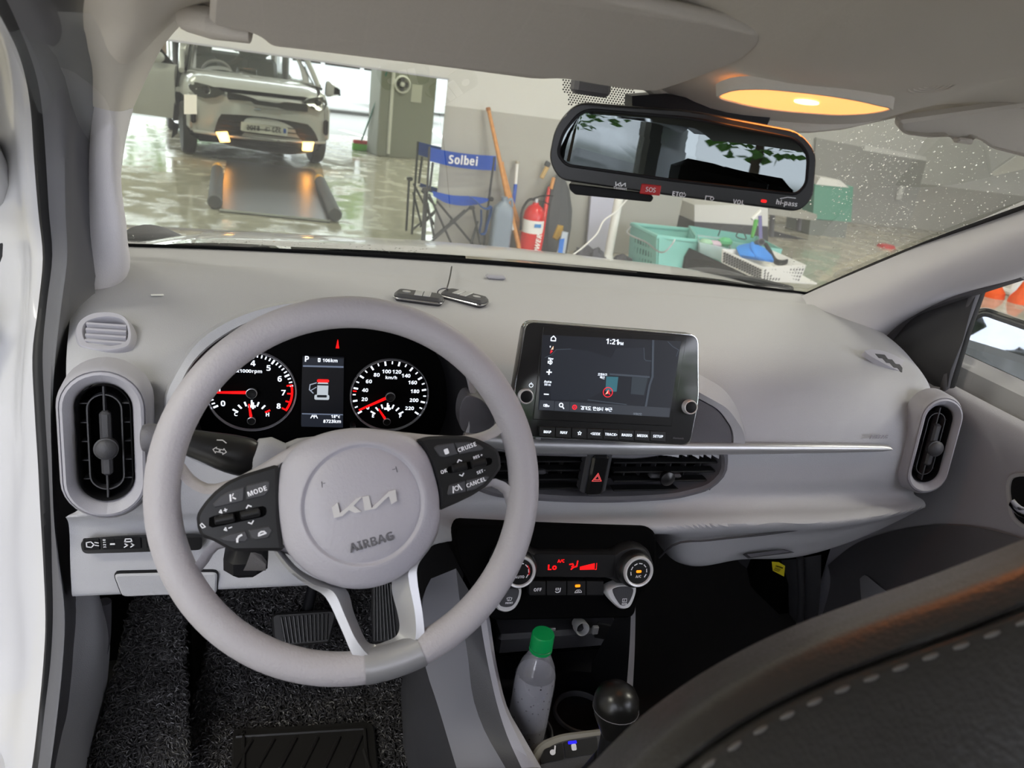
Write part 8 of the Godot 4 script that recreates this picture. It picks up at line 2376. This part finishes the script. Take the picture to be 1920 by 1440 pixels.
	part("backrest", Shape.new().box(Vector3.ZERO, Vector3(1.26, 0.62, 0.16), 0.06, Transform3D(Basis(Vector3.RIGHT, 0.3), Vector3(0, 0.82, 1.02))), lea, rb)
	for x in [-0.34, 0.34]: part("headrest", Shape.new().box(Vector3(x, 1.14, 1.10), Vector3(0.26, 0.16, 0.09), 0.04), lea, rb)
	# front passenger seat, behind and beside the camera
	var fp := thing("passenger_seat", "dark passenger seat beside the camera, visible in the rear-view mirror", "car seat", Vector3(0.36, 0.3, 0.1))
	part("cushion", Shape.new().box(Vector3(0.37, 0.50, -0.02), Vector3(0.46, 0.16, 0.48), 0.06), lea, fp)
	part("backrest", Shape.new().box(Vector3.ZERO, Vector3(0.46, 0.60, 0.13), 0.06, Transform3D(Basis(Vector3.RIGHT, 0.35), Vector3(0.37, 0.82, 0.30))), lea, fp)
	part("headrest", Shape.new().box(Vector3(0.37, 1.19, 0.42), Vector3(0.26, 0.16, 0.10), 0.04), lea, fp)
	var fd := thing("driver_seat", "dark driver's seat pushed back behind the camera", "car seat", Vector3(-0.34, 0.3, 0.3))
	part("cushion", Shape.new().box(Vector3(-0.34, 0.46, 0.14), Vector3(0.46, 0.16, 0.46), 0.06), lea, fd)
	part("backrest", Shape.new().box(Vector3.ZERO, Vector3(0.46, 0.60, 0.13), 0.06, Transform3D(Basis(Vector3.RIGHT, 0.5), Vector3(-0.34, 0.78, 0.50))), lea, fd)
	part("headrest", Shape.new().box(Vector3(-0.34, 1.13, 0.66), Vector3(0.26, 0.16, 0.10), 0.04), lea, fd)

func build_open_door() -> void:
	var th := deg_to_rad(64)
	var h := Vector3(-0.80, 0.0, -1.10)
	var d := Vector3(-sin(th), 0, cos(th))
	var n := Vector3(-cos(th), 0, -sin(th))
	var t := thing("driver_door", "white driver's door standing wide open, seen in the wall mirror", "car door", h + d * 0.5 + Vector3(0, 0.3, 0))
	var xf := Transform3D(Basis(d, Vector3.UP, n * -1.0), h)
	# outer skin bows outwards along n
	var rows := []
	for k in [[0.93, 0.0], [0.86, 0.03], [0.70, 0.045], [0.55, 0.04], [0.42, 0.02], [0.33, 0.0]]:
		var r := []
		for s in [0.02, 0.2, 0.5, 0.8, 1.08]: r.append(h + d * s + Vector3(0, k[0], 0) + n * k[1])
		rows.append(r)
	part("outer_skin", Shape.new().grid(sheet(rows, 16, 20)), M.body, t, "white outer skin", 60)
	var inn := []
	for r in rows:
		var q := []
		for p in r: q.append(p - n * 0.11)
		q.reverse()
		inn.append(q)
	part("inner_trim", Shape.new().grid(sheet(inn, 16, 20)), M.dash_low, t, "grey inner trim", 60)
	part("front_edge", Shape.new().box(Vector3(0.02, 0.62, 0.05), Vector3(0.03, 0.60, 0.12), 0.01, xf), M.body, t)
	part("rear_edge", Shape.new().box(Vector3(1.07, 0.62, 0.05), Vector3(0.03, 0.60, 0.12), 0.01, xf), M.body, t)
	part("window_frame", Shape.new().tube(cr([h + d * 0.05 + Vector3(0, 0.90, 0) - n * 0.04, h + d * 0.25 + Vector3(0, 1.10, 0) - n * 0.06, h + d * 0.55 + Vector3(0, 1.33, 0) - n * 0.09, h + d * 0.80 + Vector3(0, 1.37, 0) - n * 0.10, h + d * 1.05 + Vector3(0, 1.36, 0) - n * 0.10, h + d * 1.08 + Vector3(0, 0.95, 0) - n * 0.05], 30), 0.022, 10), M.rubber_dark, t)
	part("window_glass", Shape.new().loft([[h + d * 0.10 + Vector3(0, 0.92, 0) - n * 0.05, h + d * 1.05 + Vector3(0, 0.92, 0) - n * 0.05, h + d * 1.03 + Vector3(0, 1.35, 0) - n * 0.09, h + d * 0.55 + Vector3(0, 1.32, 0) - n * 0.09], [h + d * 0.10 + Vector3(0, 0.92, 0) - n * 0.054, h + d * 1.05 + Vector3(0, 0.92, 0) - n * 0.054, h + d * 1.03 + Vector3(0, 1.35, 0) - n * 0.094, h + d * 0.55 + Vector3(0, 1.32, 0) - n * 0.094]]), M.glass, t)
	part("sail_panel", Shape.new().loft([[h + d * 0.06 + Vector3(0, 0.92, 0) - n * 0.03, h + d * 0.26 + Vector3(0, 0.92, 0) - n * 0.03, h + d * 0.26 + Vector3(0, 1.10, 0) - n * 0.05], [h + d * 0.06 + Vector3(0, 0.92, 0) - n * 0.05, h + d * 0.26 + Vector3(0, 0.92, 0) - n * 0.05, h + d * 0.26 + Vector3(0, 1.10, 0) - n * 0.07]]), M.rubber_dark, t)
	part("handle", Shape.new().box(Vector3(0.92, 0.80, -0.05), Vector3(0.18, 0.03, 0.03), 0.01, xf), M.body, t)
	var wm := h + d * 0.20 + Vector3(0, 0.99, 0) + n * 0.10
	part("wing_mirror", Shape.new().lathe([Vector2(0.01, -0.045), Vector2(0.06, -0.03), Vector2(0.085, 0.0), Vector2(0.08, 0.03), Vector2(0.05, 0.055), Vector2(0.005, 0.065)], 24, Transform3D(Basis(d * 1.15, Vector3.UP * 0.8, n * -1.0) * Basis(Vector3.RIGHT, PI / 2), wm)), M.body, t, "white wing mirror", 60)
	# rails of the floor ramp in front of the car
	var k := 0
	for p in [[[403, 378], [409, 296]], [[628, 402], [582, 300]]]:
		var a := RY(p[0][0], p[0][1], 0.06)
		var b := RY(p[1][0], p[1][1], 0.06)
		b = a + (b - a).normalized() * minf((b - a).length(), 1.7)
		var r := thing("ramp_rail", ["black steel ramp rail on the floor, on the driver's side", "black steel ramp rail on the floor, on the passenger side"][k], "rail", a)
		k += 1
		part("tube", Shape.new().tube([a, b], 0.055, 20), M.rubber_dark, r)
		part("end_cap", Shape.new().tube([a, a - (b - a).normalized() * 0.02], [0.058, 0.05], 20), M.mid, r)
		part("yellow_sleeve", Shape.new().tube([b, b + (b - a).normalized() * 0.18], 0.05, 16), paint(Color(0.85, 0.62, 0.12), 0.5), r, "yellow sleeve")
	var g := thing("ramp_mat", "dark rubber mat on the floor between the ramp rails", "mat", RY(510, 380))
	var c := [RY(412, 397), RY(618, 418), RY(590, 320), RY(425, 300)]
	var lo := []
	var hi := []
	for q in c:
		lo.append(q)
		hi.append(q + Vector3(0, 0.012, 0))
	lo.reverse(); hi.reverse()
	part("sheet", Shape.new().loft([lo, hi]), paint(Color(0.16, 0.15, 0.14), 0.35), g)
	part("edge_bar", Shape.new().tube([c[0] + Vector3(0, 0.015, 0), c[1] + Vector3(0, 0.015, 0)], 0.01, 8), M.silver, g)

# ---------------------------------------------------------------- the yard behind the car, seen in the mirror
func build_yard() -> void:
	struct("ground", Shape.new().box(Vector3(2.5, -0.08, 32.0), Vector3(90.0, 0.12, 59.5)), M.asphalt, "pale wet asphalt yard")
	# pier beside the car with its wall fan and paper
	var a := RY(690, 290)
	var b := RY(790, 298)
	var w := (b - a).length()
	var c := (a + b) / 2 + Vector3(0.1, 0, 0.15)
	var p := thing("pier", "grey painted pier beside the car, seen in the wall mirror", "pillar", Vector3(c.x, 0, c.z))
	var pm := paint(Color(0.56, 0.57, 0.53), 0.6)
	part("shaft", Shape.new().box(Vector3(c.x, 1.65, c.z), Vector3(w, 3.3, 0.5), 0.01), pm, p)
	part("downpipe", Shape.new().tube([Vector3(c.x - w * 0.3, 0.05, c.z - 0.27), Vector3(c.x - w * 0.3, 3.2, c.z - 0.27)], 0.025, 10), M.line, p)
	var fan := thing("wall_fan", "round white fan on the grey pier, seen in the wall mirror", "fan", Vector3(c.x - 0.12, 1.2, c.z - 0.28))
	var fx := Transform3D(Basis(Vector3.RIGHT, -PI / 2), Vector3(c.x - 0.12, 1.02, c.z - 0.27))
	part("ring", Shape.new().lathe([Vector2(0.10, 0.0), Vector2(0.12, 0.02), Vector2(0.12, 0.05), Vector2(0.10, 0.06)], 28, fx, 0), M.line, fan)
	part("hub", Shape.new().lathe([Vector2(0.03, 0.0), Vector2(0.035, 0.04), Vector2(0.001, 0.06)], 16, fx), M.line, fan)
	for i in 4: part("blade", Shape.new().box(Vector3(cos(i * PI / 2) * 0.06, 0.02, sin(i * PI / 2) * 0.06), Vector3(0.06, 0.006, 0.06), 0.002, fx), M.mid, fan)
	var nt := thing("paper_sheet", "sheet of paper taped to the grey pier, seen in the wall mirror", "paper", Vector3(c.x + 0.1, 0.9, c.z - 0.26))
	part("sheet", Shape.new().box(Vector3(c.x + 0.12, 0.92, c.z - 0.254), Vector3(0.16, 0.24, 0.004), 0.001), paint(Color(0.80, 0.80, 0.76), 0.7), nt)
	# broom leaning on it
	var br := RY(676, 282)
	var bm := thing("broom", "broom with red and green head leaning on the grey pier", "broom", br)
	part("handle", Shape.new().tube([br + Vector3(0, 0.12, 0), Vector3(c.x - w * 0.42, 1.15, c.z - 0.27)], 0.012, 8), paint(Color(0.25, 0.5, 0.45), 0.5), bm)
	part("head", Shape.new().box(br + Vector3(0, 0.12, 0), Vector3(0.24, 0.06, 0.06), 0.015), paint(Color(0.75, 0.12, 0.15), 0.5), bm)
	part("bristles", Shape.new().box(br + Vector3(0, 0.05, 0), Vector3(0.26, 0.10, 0.05), 0.01), paint(Color(0.4, 0.75, 0.2), 0.8), bm)
	# parked white cars
	var v := RY(690, 212)
	for k in 2:
		var o: Vector3 = [RY(664, 214), RY(835, 217)][k] + Vector3(0, 0, 0.6)
		o.y = -0.02
		var s := thing("parked_car", ["white sport-utility car parked in the yard, left of the pier in the mirror", "white car parked in the yard, right of the pier in the mirror"][k], "car", o)
		var bw := paint(Color(0.86, 0.87, 0.88), 0.3)
		var side := [Vector2(-2.2, 0.3), Vector2(-2.25, 0.75), Vector2(-1.95, 0.95), Vector2(-1.2, 1.05), Vector2(-0.6, 1.5), Vector2(0.2, 1.62), Vector2(1.3, 1.6), Vector2(1.9, 1.35), Vector2(2.2, 0.95), Vector2(2.25, 0.35)]
		var lo := []
		var hi := []
		for q in side:
			lo.append(o + Vector3(-q.x, q.y, 0.9))
			hi.append(o + Vector3(-q.x, q.y, -0.9))
		part("body", Shape.new().loft([lo, hi]), bw, s)
		for wd in [[-0.95, -0.1], [0.0, 0.85], [0.95, 1.6]]:
			var q := [o + Vector3(-wd[0], 1.08, -0.905), o + Vector3(-wd[1], 1.08, -0.905), o + Vector3(-(wd[1] - 0.05), 1.5, -0.905), o + Vector3(-(wd[0] + (0.4 if wd[0] < -0.5 else 0.03)), 1.48, -0.905)]
			var q2 := []
			for e in q: q2.append(e + Vector3(0, 0, -0.006))
			part("window", Shape.new().loft([q, q2]), M.gloss, s)
		for x in [-1.4, 1.4]:
			part("tyre", Shape.new().lathe([Vector2(0.2, 0.0), Vector2(0.34, 0.0), Vector2(0.35, 0.1), Vector2(0.33, 0.2), Vector2(0.2, 0.21)], 28, Transform3D(Basis(Vector3.RIGHT, -PI / 2), o + Vector3(x, 0.35, -0.72))), M.rubber_dark, s)
			part("rim", Shape.new().lathe([Vector2(0.21, 0.19), Vector2(0.19, 0.215), Vector2(0.02, 0.205)], 20, Transform3D(Basis(Vector3.RIGHT, -PI / 2), o + Vector3(x, 0.35, -0.72))), M.satin, s)
	# bay lines
	for k in [[[640, 242], [695, 258]], [[800, 235], [838, 262]]]:
		var q := RY(k[0][0], k[0][1])
		var e := RY(k[1][0], k[1][1])
		var d := (e - q).normalized()
		single("bay_line", Shape.new().box(Vector3.ZERO, Vector3(0.12, 0.006, (e - q).length()), 0.002, Transform3D(Basis(d.cross(Vector3.UP), Vector3.UP, -d), (q + e) / 2 + Vector3(0, -0.016, 0))), M.line, ["white bay line on the yard, left of the pier in the mirror", "white bay line on the yard, right of the pier in the mirror"][0 if k[0][0] < 700 else 1], "road marking")
	# trees and a pale building far behind
	var leaf := paint(Color(0.30, 0.46, 0.18), 0.7, 0.0, {"backlight_enabled": true, "backlight": Color(0.25, 0.4, 0.1)})
	var far := RY(690, 212)
	for k in 6:
		var o := Vector3(-14.0 + k * 7.5 + rng.randf_range(-1, 1), 0, far.z + 12.0 + rng.randf_range(0, 6))
		var t := thing("yard_tree", "leafy green tree behind the parked cars, number %s from the left in the mirror" % ["one", "two", "three", "four", "five", "six"][k], "tree", o, "trees behind the yard")
		part("trunk", Shape.new().tube([o, o + Vector3(0.1, 2.5, 0), o + Vector3(0, 5.0, 0.1)], [0.22, 0.16, 0.08], 10), paint(Color(0.3, 0.24, 0.18), 0.9), t)
		var cl := Shape.new()
		for j in 700:
			var q := Vector3(rng.randfn(), rng.randfn(), rng.randfn()).normalized() * pow(rng.randf(), 0.4) * Vector3(3.0, 2.6, 3.0) + o + Vector3(0, 4.4, 0)
			var bb := Basis.from_euler(Vector3(rng.randf() * TAU, rng.randf() * TAU, 0)) * 0.28
			cl.quad(q - bb.x, q - bb.y * 0.6, q + bb.x, q + bb.y * 0.6)
		var cr2 := part("crown", cl, leaf, t)
		cr2.set_meta("kind", "stuff")
	var bo := Vector3(10.0, 0, far.z + 26.0)
	var bd := thing("office_building", "pale office building far behind the yard in the mirror", "building", bo)
	part("wall", Shape.new().box(bo + Vector3(0, 4, 0), Vector3(16, 8, 6), 0.1), M.line, bd)
	for r in 2:
		for i in 5: part("window", Shape.new().box(bo + Vector3(-6 + i * 3, 2.4 + r * 3, -3.0), Vector3(1.6, 1.2, 0.06), 0.02), M.gloss, bd)
